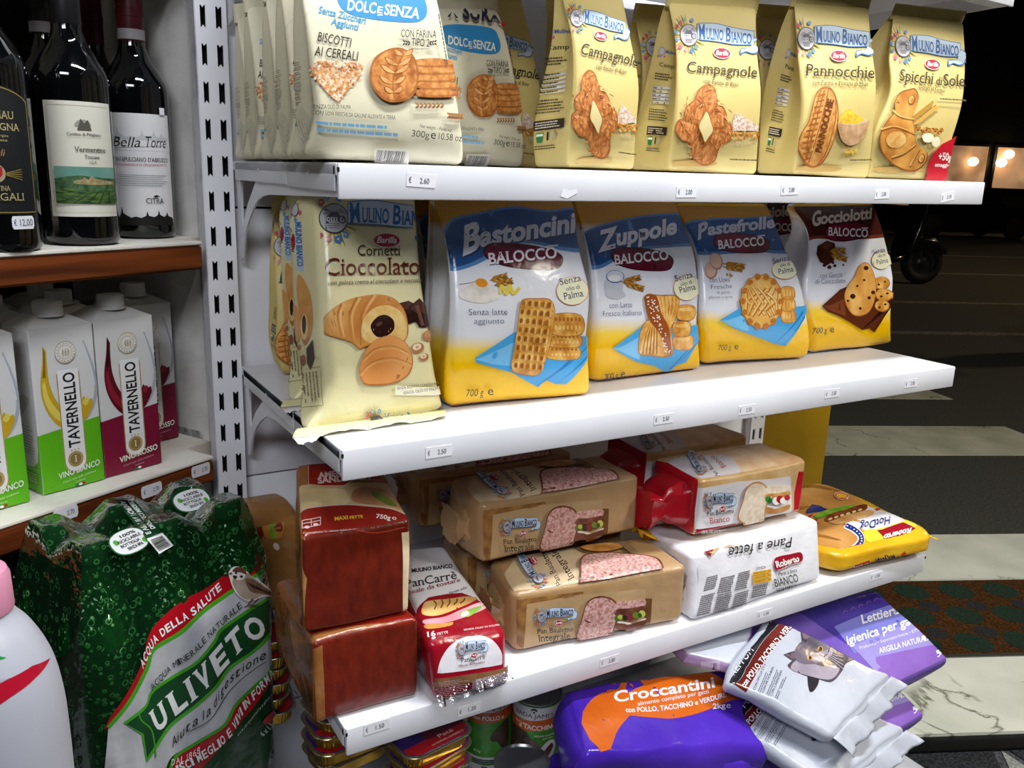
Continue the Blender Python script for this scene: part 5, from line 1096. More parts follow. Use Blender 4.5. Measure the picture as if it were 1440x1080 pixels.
def sandwich(G, x, y, w_, h, crumb, crust, dark=True):
    """a small printed sandwich"""
    P = lambda q: [(x + a * w_, y + b * h) for a, b in q]
    G.poly(blob(P([(.05, .08), (.5, .02), (1.0, .0), (1.0, .24), (.98, .34), (.5, .40), (.04, .44), (0, .3)]), 4), crumb); G.poly(blob(P([(.04, .32), (.5, .28), (1.0, .2), (.98, .38), (.5, .47), (.02, .52)]), 4), crust)
    for k, (c_, a, b, r) in enumerate((('#58702a', .08, .62, .12), ('#b7c04a', .16, .58, .09), ('#2e2a1a', .32, .6, .1), ('#8a2a30', .5, .58, .13), ('#6c8a2c', .68, .52, .12), ('#c3cc5c', .9, .46, .12), ('#3c5a1c', .82, .52, .08)) if dark else (('#2e8a34', .12, .5, .13), ('#1f6a2a', .2, .54, .09), ('#f4f2ea', .45, .56, .16), ('#b01c28', .6, .5, .15), ('#f6f4ec', .75, .55, .14), ('#c42a34', .9, .44, .12))):
        G.poly(ellipse(x + a * w_, y + b * h, r * w_ * 1.0, r * h * .9, 10 * k, 12), FI(c_))
    G.poly(blob(P([(.1, .72), (.5, .78), (.6, .84), (.72, .74), (1.0, .62), (1.0, .68), (.7, .84), (.55, .9), (.3, .8), (.08, .78)]), 3), FI('#efe6dc'))
    G.poly(blob(P([(.02, .76), (.4, .84), (.98, .68), (.97, .86), (.6, .97), (.1, 1.0), (0, .92)]), 4), crust)
def slice_(G, pts, crumb, crust, k=.93):
    G.poly(blob(pts, 5), crust); c = np.array(pts, float).mean(0); G.poly(blob((np.array(pts) - c) * k + c - (2, -1), 5), crumb)
# whole-wheat loaf pack
pW = Pack('bread_loaf', yawbox((.240, .041), (.490, .005), .100, ZB - .0002, ZB + .085), kraft, r=(.010, .010, .007), bulge=(.003, .006), wr=.002, seed=21, n=(24, 12, 12), crease=.5, wf=26)
G = pW.face('front').zoom(680, 750, 5.143)
G.poly([(240, 480), (315, 468), (302, 850), (240, 800)], SIDEC); G.poly([(1160, 470), (1218, 470), (1214, 706), (1160, 716)], mottled('#5e3a20', '#7a5230', 50, 'film')); G.poly([(310, 470), (720, 420), (720, 445), (320, 515)], SIDEC)
G.poly([(312, 512), (700, 440), (1172, 400), (1166, 722), (284, 866), (300, 700)], mottled('#b7966a', '#c7a87e', 5, 'film'))
logo(G, (412, 592), (238, -32), (-8, -305), '#a9a9b8', '#27304e', True)
G.text('Pan Bauletto', (378, 712), (636, 690), 34, FI('#2a211c'), 's'); G.text('Integrale', (386, 768), (617, 746), 47, FI('#221a16'), 's'); G.text('con 100% farina integrale', (336, 845), (640, 800), 15, FI('#4d3d2e'), 'i')
slice_(G, [(660, 736), (700, 600), (720, 520), (750, 472), (805, 446), (870, 444), (930, 470), (966, 522), (960, 590), (920, 720), (872, 786), (790, 772), (720, 752)], CRUMB, CRUST)
sandwich(G, 940, 470, 215, 210, CRUMB, CRUST)
G = pW.face('top').zoom(680, 750, 5.143)
G.poly([(150, 300), (230, 180), (620, 110), (720, 150), (700, 440), (640, 430), (480, 440), (160, 478)], mottled('#c9b18c', '#d9c6a6', 5, 'film'))
G.text('Pan Bauletto', (568, 366), (440, 120), 42, FI('#2a211c'), 's', up=(-.85, .45)); G.text('Integrale', (660, 322), (520, 112), 50, FI('#221a16'), 's', up=(-.85, .45)); G.ell(356, 205, 40, 20, FI('#b3273f'), 25)
logo(G, (395, 345), (-150, -215), (-250, 110), '#b5b5c6', '#27406e', True)
slice_(G, [(704, 430), (694, 300), (700, 205), (760, 168), (900, 158), (1060, 168), (1180, 180), (1262, 205), (1296, 262), (1290, 330), (1240, 400), (1000, 425)], CRUMB, CRUST, .955)
G.poly(blob([(700, 122), (800, 100), (930, 92), (1010, 120), (900, 150), (780, 150)], 4), mottled('#a8682c', '#e0a85c', 40, 'film')); G.poly([(960, 90), (1020, 78), (1130, 170), (1060, 166)], FI('#8c7152'))
oW = thing(pW, 'whole-wheat loaf in kraft-brown wrap at the shelf front, under its twin', 'sliced bread', 'whole-wheat loaves in kraft-brown wrap')
def tail(p, side, mat, length=.045, drop=.0, sq=.35, name='twisted_end', seed=0):
    """gathered wrapping beyond a loaf's end"""
    a = 0 if side == 'left' else 1; c0, c1 = p.co[0], p.co[-1]; B0, T0, B1, T1 = c0[a], c1[a], c0[a + 2], c1[a + 2]; mid = (B0 + T0 + B1 + T1) / 4
    d = c0[a] - c0[1 - a]; d /= np.linalg.norm(d); up = np.array([0, 0, 1.0]); bk = (B1 - B0) / np.linalg.norm(B1 - B0); h = np.linalg.norm(T0 - B0); w_ = np.linalg.norm(B1 - B0)
    bm = bmesh.new(); R = []; n = 28; rnd = random.Random(seed); ph = rnd.random() * 6; m = 9
    for j in range(m + 1):
        t = j / m; k = 1 - (1 - sq) * min(1, t * 1.5) ** .8; kz = k if t < .62 else sq * .55 + (t - .62) * .9; kb = k * (1 if t < .62 else 1.0)
        c = mid + d * (length * t - .012) + up * drop * t; ring = []
        for i in range(n):
            A = 6.283 * i / n; ca, sa = math.cos(A), math.sin(A); sx = abs(ca) ** .55 * (1 if ca > 0 else -1); sz = abs(sa) ** .55 * (1 if sa > 0 else -1)
            ru = 1 + .10 * t * math.sin(i * 2.1 + ph) + .06 * t * math.sin(i * 4.7 + ph * 2)
            ring.append(bm.verts.new(c + bk * sx * w_ * .47 * kb * ru + up * sz * h * .47 * kz * ru - p.o))
        R.append(ring)
    for j in range(m):
        for i in range(n): bm.faces.new((R[j][i], R[j][(i + 1) % n], R[j + 1][(i + 1) % n], R[j + 1][i]))
    bm.faces.new(R[-1]); bmesh.ops.recalc_face_normals(bm, faces=bm.faces[:])
    return autosmooth(from_bm(name, bm, mat, p.ob), 55)
tail(pW, 'left', kraft, .034, .0, .5, 'folded_end', 1); tail(pW, 'right', kraft, .013, -.01, .5, 'folded_end', 2)
W2 = dup(oW, (.348, .148, ZB + .1015), 'whole-wheat loaf in kraft-brown wrap lying on top of its twin', math.radians(7.5))
dup(oW, (.372, .212, pW.o[2]), 'whole-wheat loaf in kraft-brown wrap, pink top just showing between two others', math.radians(2))
dup(oW, (.325, .285, ZB + .0995), 'whole-wheat loaf in kraft-brown wrap at the back in deep shade', math.radians(6))
# white loaf in red-ended clear wrap on the white-and-yellow one
redfilm = noisy('red_film', '#a50f1e', '#c31a2a', 8, .22, bump=.5, spec=.5, dist=.02); wbread = noisy('bread_through_film', '#d2a468', '#e6c693', 30, .28, bump=.3, spec=.5); wtop = noisy('pale_crust_through_film', '#d3a677', '#ecd2b0', 26, .28, bump=.3, spec=.5)
pB2 = Pack('bread_loaf', yawbox((.535, .044), (.752, .038), .104, .7525, .839), {'': wbread, 'top': wtop, 'left': redfilm, 'right': redfilm}, r=(.010, .016, .008), bulge=(.002, .006), wr=.0012, seed=22, n=(24, 12, 12), crease=.4, wf=24)
G = pB2.face('front').zoom(940, 620, 4.155)
G.poly([(-20, 250), (120, 250), (122, 590), (-20, 590)], redfilm); G.poly([(760, 180), (840, 180), (840, 480), (700, 490), (728, 470), (735, 300)], redfilm)
G.poly([(172, 272), (400, 238), (712, 206), (722, 470), (430, 520), (146, 570), (152, 420)], FI('#e9e6ea')); G.poly([(152, 512), (400, 478), (706, 428), (702, 482), (430, 530), (146, 572)], mottled('#8c1226', '#a31a30', 6, 'film'))
logo(G, (232, 352), (142, -22), (-5, -265), '#b9b4be', '#2b2a33', True)
G.text('Pan Bauletto', (213, 432), (369, 412), 25, FI('#2a211c'), 's'); G.text('Bianco', (232, 476), (346, 462), 34, FI('#a81f36'), 's')
G.text('100% olio extravergine di oliva', (180, 532), (404, 498), 12, WH, 'i'); G.text('Tutti ingredienti naturali', (196, 556), (380, 526), 12, WH, 'i'); G.text('SENZA OLIO DI PALMA', (570, 486), (688, 464), 10, WH, 's')
slice_(G, [(393, 448), (420, 350), (440, 280), (470, 244), (520, 234), (560, 262), (572, 310), (560, 370), (540, 480), (516, 510), (455, 484)], WCRUMB, WCRUST); sandwich(G, 552, 255, 140, 160, WCRUMB, WCRUST, False)
G = pB2.face('top').zoom(940, 620, 4.155)
G.poly([(-10, 140), (60, 96), (350, 84), (424, 205), (200, 240), (120, 250), (0, 190)], FI('#dcd8de')); G.poly([(-60, 120), (0, 130), (125, 252), (110, 270), (-60, 270)], redfilm); G.poly([(770, 120), (850, 130), (850, 280), (720, 300), (775, 200)], redfilm)
G.text('Pan Bauletto', (300, 206), (200, 84), 22, FI('#2a211c'), 's', up=(-.8, .35)); G.text('Bianco', (338, 150), (262, 86), 28, FI('#a81f36'), 's', up=(-.8, .35)); logo(G, (190, 178), (-66, -100), (-150, 60), '#bdb6c0', '#2b2a33', True)
oB2 = thing(pB2, 'white-bread loaf with red ends, lying on the white sliced-bread pack', 'sliced bread', 'white-bread loaves with red ends')
tail(pB2, 'left', redfilm, .072, -.006, .62, 'red_end', 4); tail(pB2, 'right', redfilm, .018, -.012, .75, 'red_end', 5)
dup(oB2, pB2.o + np.array([.004, .124, .001]), 'white-bread loaf with red ends, half in shade behind its twin', math.radians(2))
# white pack with its printing upside down on the slope
whfilm = noisy('white_bread_film', '#dedce2', '#ececf0', 8, .3, bump=.5, spec=.5, dist=.02)
pP = Pack('bread_pack', yawbox((.504, -.001), (.774, .006), .125, ZB - .0018, .742, .745, .016), whfilm, r=(.010, .010, .007), bulge=(.004, .0), wr=.0022, seed=23, n=(24, 12, 14), crease=.6, wf=22)
G = pP.face('front').zoom(940, 620, 4.155)
GR = FI('#6d6a70')
for x0, y0, x1, y1, n_ in ((222, 798, 292, 780, 7), (305, 800, 388, 782, 8), (408, 770, 480, 752, 9), (190, 905, 268, 885, 10), (282, 898, 372, 876, 9), (384, 890, 470, 866, 8), (490, 845, 582, 826, 6)):
    for k in range(n_): G.lines((x0 - k * 3, y0 + k * 12), (x1 - k * 3, y1 + k * 12), (0, 8), 1, GR, 8, k + int(x0), .1, .5)
for k, t in enumerate(('Olio di palma', 'Latte e derivati', 'Grassi animali')):
    y = 765 + k * 24; G.poly([(484, y), (592, y - 20), (594, y), (486, y + 20)], FI('#e0a92c')); G.text(t, (494, y + 12), (584, y - 5), 10, FI('#5d3c14'))
G.text('SENZA', (506, 752), (562, 742), 16, FI('#4a474c'))
RB = FI('#a3182c'); G.poly(blob([(610, 690), (640, 672), (700, 660), (766, 650), (772, 700), (700, 718), (622, 752)], 3), RB); G.text('Roberto', (624, 738), (758, 700), 36, WH, 'B'); G.poly(band([(624, 756), (700, 728), (764, 708)], 5), FI('#c9a7ad'))
G.text('Pane a fette', (636, 786), (745, 762), 22, FI('#2a2620'), 'i'); G.text('BIANCO', (616, 850), (752, 818), 46, FI('#2a2620'), ''); G.text('CON FARINA', (622, 874), (742, 848), 14, FI('#3a3630'), 'b'); G.poly([(612, 886), (738, 850), (735, 872), (606, 906)], FI('#4f9a3c')); G.poly(blob([(712, 866), (735, 846), (744, 856), (730, 870)], 3), FI('#2f7a2c'))
G.poly([(210, 610), (330, 570), (420, 620), (300, 628), (236, 672)], mottled('#b67a3c', '#ddb074', 40, 'film')); G.poly([(172, 585), (200, 586), (258, 640), (236, 672)], FI('#8c1226'))
G.text('Pane a fette', (712, 560), (340, 628), 56, FI('#2d2623'), 'i', up=(.12, 1))
pP.face('top').zoom(940, 620, 4.155).text('1kg', (760, 505), (718, 524), 18, FI('#b03050'), '', up=(.2, 1))
oP = thing(pP, 'white sliced-bread pack with red name plate and upside-down lettering, under the red-ended loaf', 'sliced bread')
tail(pP, 'left', clearfilm('milky_film', '#f2f2f4', .2, .7, 30, .7), 0.022, -.004, .7, 'clear_end', 6)
ylf = noisy('yellow_film', '#d69c10', '#eebd2a', 6, .2, bump=.5, spec=.5, dist=.02)
sheet('yellow_flap', (.498, .07, .742), (.498, .125, .752), (.482, .085, .746), (.484, .14, .748), ylf, oP, pP.o, .006, 16, 6, .002, 3, 4)
# flat pack of long rolls
pH2 = Pack('roll_pack', yawbox((.790, .0), (1.030, -.020), .275, ZB - .0002, ZB + .043), ylf, r=(.03, .05, .012), bulge=(.0, .006), wr=.0018, seed=24, n=(24, 20, 8), crease=.55, wf=24)
G = pH2.face('top').zoom(1110, 660, 6.0)
BUN = mottled('#b8803f', '#d6a163', 9, 'film', '#c8914f'); BUND = FI('#9a672f'); BL = FI('#26347c'); WR = FI('#f1eef0')
G.poly([(-260, 420), (160, 30), (400, 150), (560, 240), (640, 300), (560, 330), (470, 470), (600, 560), (560, 660), (440, 730), (210, 760), (-200, 800)], BUN)
G.poly([(640, 300), (720, 335), (880, 380), (1000, 450), (1080, 480), (930, 450), (760, 510), (640, 520), (600, 500), (470, 470), (520, 420)], FI('#e4e3ec')); G.poly(blob([(640, 510), (760, 500), (930, 448), (1010, 425), (1070, 470), (900, 600), (760, 640), (650, 600)], 4), mottled('#d9c820', '#eadf4a', 4, 'film'))
for y0 in (150, 330, 560): G.poly(blob([(0, y0), (200, y0 - 20), (420, y0 + 30), (400, y0 + 40), (200, y0 + 6), (0, y0 + 22)], 4), BUND)
st = curve([(60, 300), (210, 300), (330, 345), (250, 380), (420, 460), (520, 480), (590, 530), (608, 600), (560, 660), (440, 712), (210, 748)], 8)
st2 = curve([(470, 470), (540, 505), (594, 555), (600, 610), (545, 668), (440, 716), (330, 735), (200, 752)], 8)
G.poly(band(st2, 58), WR); G.poly(band(st2 + (-14, -8), 8), FI('#b03044')); G.poly(band(st2 + (6, 4), 40), BL)
for k in range(2, len(st2) - 1, 3): G.poly(ellipse(st2[k][0] + 6, st2[k][1] + 4, 8, 6, 0, 5), WR)
G.poly([(190, 300), (250, 310), (320, 345), (270, 360), (200, 340), (140, 380), (150, 345)], BL)
for a in ((160, 400, 200, 380), (165, 430, 240, 425), (180, 460, 250, 455)): G.poly([(a[0], a[1]), (a[2], a[3]), (a[2] - 6, a[3] + 16), (a[0] + 4, a[1] + 18)], FI('#b0263a'))
G.poly(blob([(330, 430), (480, 380), (690, 350), (700, 390), (560, 430), (400, 470)], 4), mottled('#cf8f48', '#edc084', 20, 'film')); G.poly(blob([(300, 440), (330, 390), (480, 340), (640, 300), (640, 350), (480, 390), (360, 440)], 4), mottled('#6a3018', '#93502c', 40, 'film'))
for k in range(6): G.ell(345 + k * 50, 425 - k * 15, 18, 9, FI('#ecd9a0'), -20)
G.poly(blob([(210, 400), (330, 345), (480, 315), (560, 305), (500, 340), (380, 370), (260, 420)], 4), mottled('#4a8a22', '#8cc040', 40, 'film'))
G.text('HotDog', (852, 400), (590, 462), 62, FI('#2c3a86'), 'i', up=(.15, 1)); G.poly([(742, 520), (780, 516), (960, 455), (1062, 504), (940, 565), (800, 596)], RB); G.text('Roberto', (1030, 500), (796, 560), 48, WH, 'B', up=(-.3, 1))
G.ell(440, 232, 62, 32, FI('#f1e6dc'), 8); G.ell(440, 232, 58, 28, FI('#c8402c'), 8); G.ell(440, 232, 48, 21, FI('#edb53a'), 8); G.ell(745, 345, 20, 9, FI('#c8402c'))
G = pH2.face('front').zoom(1110, 660, 6.0)
G.poly([(530, 850), (540, 815), (674, 768), (672, 800)], RB); G.text('Roberto', (540, 842), (668, 796), 24, WH, 'B'); G.text('HotDog', (722, 790), (892, 742), 40, FI('#22244a'), 'i'); G.poly([(930, 740), (945, 712), (975, 690), (985, 712)], FI('#c8402c'))
oH2 = thing(pH2, 'flat yellow pack of long soft rolls at the right end of the bread shelf', 'bread rolls')
sheet('clear_corner', (1.015, .13, ZB + .038), (1.02, .25, ZB + .038), (1.05, .125, ZB + .03), (1.05, .25, ZB + .03), clearfilm(), oH2, pH2.o, .003, 14, 4, .001, 3, 7)
sheet('seal_fin', (1.016, -.012, ZB + .03), (1.014, .01, ZB + .03), (1.032, -.02, ZB + .024), (1.03, .012, ZB + .026), ylf, oH2, pH2.o, .002, 10, 3, .001, 3, 8)
# toast bread: white top, red front with an oval plate
trd = noisy('dark_red_film', '#8c0c1c', '#a8142a', 8, .2, bump=.45, spec=.5, dist=.02)
pT = Pack('toast_bread', [(-1, S3(.104, -.014, ZB), S3(.200, -.012, ZB), S3(.135, .20, ZB), S3(.214, .196, ZB)), (1, S3(.097, .0, .730), S3(.203, -.002, .716), S3(.133, .20, .752), S3(.216, .196, .744))], {'': trd, 'top': whfilm}, r=(.012, .014, .014), bulge=(.003, .004), wr=.0016, seed=25, n=(16, 18, 14), crease=.5, wf=24)
G = pT.face('top').zoom(560, 770, 4.694)
G.poly([(120, 440), (200, 330), (420, 300), (500, 330), (600, 400), (680, 500), (760, 620), (200, 680), (120, 560)], trd)
G.poly(blob([(160, 440), (170, 370), (220, 350), (330, 340), (450, 325), (520, 340), (400, 400), (260, 450)], 4), mottled('#c98f45', '#f0cb84', 20, 'film'))
for k in range(5): G.poly(band(curve([(232 + k * 52, 350 - k * 4), (250 + k * 45, 375 - k * 5), (238 + k * 42, 410 - k * 10)], 4), 9), FI('#7a4520'))
G.poly(blob([(170, 480), (300, 460), (420, 410), (540, 365), (580, 400), (470, 450), (330, 495), (190, 510)], 4), mottled('#d98a98', '#f1c2c8', 14, 'film')); G.poly(blob([(400, 440), (440, 420), (560, 380), (550, 400), (460, 460)], 4), mottled('#5c9a34', '#a8cc60', 20, 'film')); G.ell(440, 440, 28, 16, FI('#f3efe0'), -20)
G.poly(blob([(180, 510), (320, 500), (360, 495), (340, 520), (200, 540)], 4), mottled('#c47c34', '#e6ab5c', 20, 'film'))
G.text('MULINO BIANCO', (90, 168), (358, 134), 24, FI('#2a2228'), 'bs'); G.text('PanCarrè', (50, 272), (388, 208), 54, FI('#2a2228'), 's'); G.text('Ideale da tostare', (50, 318), (410, 226), 26, FI('#8c1226'), 's'); G.text('Senza olio', (335, 312), (455, 272), 16, FI('#57525a'), 'i')
G.text('16', (194, 592), (246, 584), 30, WH, 'bs'); G.text('FETTE', (256, 580), (328, 568), 14, WH, 's'); G.text('SENZA OLIO DI PALMA', (432, 552), (670, 518), 10, WH, 's')
G = pT.face('front').zoom(560, 770, 4.694)
G.poly(np.vstack([curve([(258, 828), (280, 740), (340, 650), (430, 595), (530, 580), (620, 610), (680, 690), (684, 770)], 6), [(560, 792), (420, 815)]]), FI('#e6e3ea'))
logo(G, (412, 672), (158, -30), (0, -250), '#b9b4be', '#2b2a33', True); G.text('PanCarrè', (405, 752), (562, 728), 30, FI('#2a2228'), 's'); G.text('Ideale da tostare', (392, 782), (560, 752), 14, FI('#8c1226'), 's')
G.poly([(250, 850), (700, 768), (712, 810), (480, 880), (250, 900)], mottled('#6d4a2e', '#97704a', 20, 'film')); G.poly([(480, 868), (720, 800), (718, 900), (480, 1000)], FI('#7a6676'))
for k in range(10): G.lines((190, 890 + k * 10), (470, 850 + k * 12), (0, 6), 1, FI('#b79aa8'), 3, k, .3); G.lines((500, 862 + k * 6), (716, 806 + k * 7), (0, 6), 1, FI('#ddd0da'), 3, k + 30, .1)
oT = thing(pT, 'dark red toast-bread pack with white oval plate, nose over the shelf edge', 'sliced bread')
sheet('clear_seal', (.104, -.016, .672), (.206, -.014, .672), (.100, -.026, .656), (.207, -.023, .664), clearfilm(), oT, pT.o, .003, 22, 4, 0, 6, 9)
# two big square sandwich loaves, heel to the front
heel = noisy('heel_crust_through_red_film', '#5a170c', '#7d2614', 60, .28, stretch=(1.6, 1, .8), bump=.35, spec=.5, lo=.25, hi=.8); tanfilm = noisy('crust_through_film', '#7c4420', '#a86c3c', 16, .16, bump=.4, spec=.5, dist=.02); redcard = mottled('#7a170d', '#942316', 5, 'film')
def big_loaf(rows, seed):
    return Pack('sandwich_loaf', rows, {'': tanfilm, 'front': heel, 'top': tanfilm}, r=(.006, .007, .007), bulge=(.003, .003), wr=.0014, seed=seed, n=(18, 20, 16), crease=.4, wf=24)
def zset(q, z): q = np.array(q, float); q[2] = z; return q
bl_, br_ = at(414, 652, y=.135), at(528, 642, y=.130)
pL2 = big_loaf([(-1, S3(-.034, .030, .7568), S3(.089, .024, .7568), zset(bl_, .7568), zset(br_, .7568)), (1, S3(-.034, .032, .867), S3(.089, .026, .867), bl_, br_)], 26)
G = pL2.face('top').zoom(380, 600, 5.4)
G.poly([(60, 900), (110, 660), (300, 620), (600, 596), (900, 620), (1030, 670), (1090, 860), (620, 830), (300, 850)], redcard)
G.poly([(118, 664), (300, 618), (600, 594), (900, 622), (1028, 668), (1028, 660), (940, 420), (180, 470)], mottled('#a58a5c', '#d3bd8c', 14, 'film')); G.poly(blob([(230, 560), (250, 480), (420, 470), (560, 480), (600, 560), (560, 590), (400, 600)], 4), mottled('#c2ab78', '#e0cd9c', 20, 'film'))
G.poly(blob([(620, 560), (640, 480), (760, 460), (900, 500), (1000, 620), (880, 600), (720, 590)], 4), mottled('#8a4a34', '#b98a5c', 20, 'film')); G.poly(blob([(760, 500), (840, 500), (960, 600), (900, 600), (800, 545)], 4), mottled('#5a6e22', '#8c9c40', 30, 'film'))
G.poly(band(curve([(118, 664), (300, 618), (600, 594), (900, 622), (1028, 668)], 6), 7), FI('#d8b9ae'))
G.poly([(240, 290), (290, 295), (290, 440), (400, 452), (560, 450), (630, 405), (840, 405), (780, 200), (260, 200)], redcard); G.poly(band([(240, 288), (290, 294), (290, 440), (400, 453), (560, 450), (630, 406), (840, 406)], 6), FI('#c99a8c'))
G.text('AMERICAN', (366, 394), (700, 356), 40, FI('#c9b3ac'), 'B'); G.text('SANDWICH', (362, 434), (760, 398), 42, FI('#c9b3ac'), 'B')
G.text('MAXI', (490, 716), (590, 704), 26, FI('#d9b02c'), 'B'); G.text('FETTE', (604, 704), (704, 694), 20, FI('#d9b02c'), 'B'); G.text('750g', (802, 696), (912, 710), 30, FI('#e8d9d4'), 'b'); G.text('e', (922, 706), (955, 712), 30, FI('#e8d9d4'), '')
for a, b in (((245, 720), (382, 690)), ((382, 690), (380, 750)), ((380, 750), (248, 776)), ((248, 776), (245, 720)), ((248, 745), (382, 715)), ((310, 705), (312, 762))): G.poly(band([a, ((a[0] + b[0]) / 2, (a[1] + b[1]) / 2), b], 6), FI('#d9bfb6'), False)
for x in (280, 345): G.ell(x, 768 - (x - 280) * .3, 20, 11, FI('#e0cac2'))
G.text('Consigliamo la conservazione in luogo fresco e asciutto', (252, 818), (945, 762), 12, FI('#d9bfb6')); G.text('lontano da fonti di calore e umidità', (460, 800), (745, 776), 12, FI('#d9bfb6'))
G = pL2.face('front').zoom(340, 600, 2.25); G.poly([(505, 335), (528, 330), (530, 585), (512, 590)], mottled('#d8b98c', '#efdcb8', 30, 'film')); G.poly([(186, 440), (206, 480), (200, 600), (188, 605)], mottled('#b0783f', '#cf9a5c', 30, 'film'))
G.poly(band(curve([(180, 352), (240, 340), (330, 322), (420, 336), (515, 318)], 5), 4, 4), FI('#a8402c'))
oL2 = thing(pL2, 'large sandwich loaf in red wrap stacked on top of its twin', 'sliced bread', 'large sandwich loaves in red wrap')
b1_ = at(386, 815, z=.751); b2_ = b1_ + (.112, -.004, 0)
pL1 = big_loaf([(-1, S3(-.027, .021, ZB), S3(.095, .014, ZB), zset(b1_, ZB), zset(b2_, ZB)), (1, S3(-.027, .021, .7515), S3(.095, .014, .7515), b1_, b2_)], 27)
G = pL1.face('top').zoom(340, 600, 2.25); G.poly([(150, 660), (200, 560), (560, 520), (600, 640), (220, 660)], redcard)
G = pL1.face('front').zoom(340, 600, 2.25); G.poly([(205, 610), (300, 622), (450, 618), (560, 592), (560, 610), (450, 634), (300, 640), (215, 632)], redcard)
for a, b in (((250, 625), (305, 616)), ((250, 636), (305, 628))): G.poly(band([a, ((a[0] + b[0]) / 2, (a[1] + b[1]) / 2), b], 3), FI('#d9bfb6'), False)
G.text('Consigliamo la conservazione in luogo fresco', (318, 636), (540, 612), 7, FI('#d9bfb6')); G.poly([(215, 700), (255, 690), (262, 930), (238, 930)], mottled('#8a5428', '#a87442', 30, 'film'))
oL1 = thing(pL1, 'large sandwich loaf in red wrap at the left shelf end, under its twin', 'sliced bread', 'large sandwich loaves in red wrap')
cf = clearfilm('thin_clear_film', '#ffffff', .1, .92, 30, .5)
for p, o_, sd in ((pL2, oL2, 1), (pL1, oL1, 5)):
    c0, c1 = p.co[0], p.co[1]; off = np.array([-.0015, -.002, 0])
    sheet('film_fold', c0[0] + off, c1[0] + off, c0[0] + (-.011, .035, .004), c1[0] + (-.010, .03, -.012), cf, o_, p.o, .005, 14, 6, 0, 2, sd); sheet('film_fold', c0[1] + (.001, -.002, 0), c1[1] + (.001, -.002, 0), c0[1] + (.0065, .03, .004), c1[1] + (.0065, .03, -.012), cf, o_, p.o, .001, 14, 6, 0, 2, sd + 1)
# small filled-roll packs at the back left
pS = Pack('roll_bag', yawbox((-.060, .282), (.047, .290), .09, ZB, .782, .790), {'': mottled('#9a6a34', '#c08a4c', 10, 'film'), 'left': redcard}, r=.010, bulge=(.004, .004), wr=.003, seed=28, n=(14, 10, 14), crease=.5, wf=26)
G = pS.face('front').zoom(340, 640, 6.0)
G.poly([(0, 390), (135, 370), (205, 525), (160, 720), (0, 700)], redcard); G.poly(band([(135, 370), (170, 450), (205, 525)], 8), FI('#e2cdc6')); G.text('3', (18, 470), (44, 462), 60, WH, 'b'); G.text('XL', (46, 466), (66, 460), 26, WH, '')
G.poly(blob([(170, 560), (240, 520), (330, 490), (360, 530), (330, 690), (200, 690)], 4), mottled('#b8742c', '#d9994c', 14, 'film')); G.poly(blob([(225, 540), (270, 530), (290, 620), (280, 700), (240, 690)], 4), mottled('#4f8a24', '#96b83c', 40, 'film')); G.poly(blob([(270, 600), (330, 570), (340, 640), (290, 640)], 4), FI('#8c3a34')); G.ell(290, 770, 24, 34, FI('#e6ddd0'), -30)
oS = thing(pS, 'red and brown roll bag at the back, between the big loaves and the upright', 'bread rolls')
# ------------------------------------------------------------------ wine bottles and cartons on the wooden shelves
bglass = plain('dark_bottle_glass', '#07080a', .06, spec=.6, coat=.3); capsule_dark = plain('black_capsule', '#121013', .35); capsule_red = noisy('wine_red_capsule', '#3a0710', '#55101b', 30, .4, bump=.05); band_grey = plain('grey_neck_band', '#8d8a8c', .5)
def arc_print(root, org, R, items, a_mid, mats, dr=.0):
    """items printed on a cylinder: (kind, data, mat) with x = arc length from the label centre, z height"""
    bm = bmesh.new(); ml = []
    def put(V, T, m, lay):
        if m not in ml: ml.append(m)
        V = np.array(V, float); r = R + .0003 + dr + .00009 * lay
        vs = [bm.verts.new((r * math.cos(a_mid + x / R), r * math.sin(a_mid + x / R), z)) for x, z in V]
        for t in T:
            try: f = bm.faces.new([vs[i] for i in t]); f.material_index = ml.index(m); f.smooth = True
            except ValueError: pass
    for lay, it in enumerate(items):
        k = it[0]
        if k == 'rect':
            _, x0, z0, x1, z1, m = it; n = max(2, int(abs(x1 - x0) / .004)); xs = np.linspace(x0, x1, n + 1)
            put([(x, z) for z in (z0, z1) for x in xs], [(i, i + 1, n + 2 + i, n + 1 + i) for i in range(n)], m, lay)
        elif k == 'text':
            _, s, x0, x1, z, h, m, st = it; V, T = text2d(s, st); put(np.stack([x0 + (x1 - x0) * V[:, 0], z + V[:, 1] * h], -1), T, m, lay)
        elif k == 'poly':
            _, pts, m = it; b2 = bmesh.new(); b2.faces.new([b2.verts.new((x, z, 0)) for x, z in pts])
            bmesh.ops.triangulate(b2, faces=b2.faces[:]); mn, mx = np.min(pts, 0), np.max(pts, 0)
            for c in np.arange(math.floor(mn[0] / .003) * .003, mx[0], .003): bmesh.ops.bisect_plane(b2, geom=b2.verts[:] + b2.edges[:] + b2.faces[:], plane_co=(c, 0, 0), plane_no=(1, 0, 0), dist=1e-8)
            b2.verts.index_update(); put([v.co[:2] for v in b2.verts], [[v.index for v in f.verts] for f in b2.faces], m, lay); b2.free()
    return bm, ml
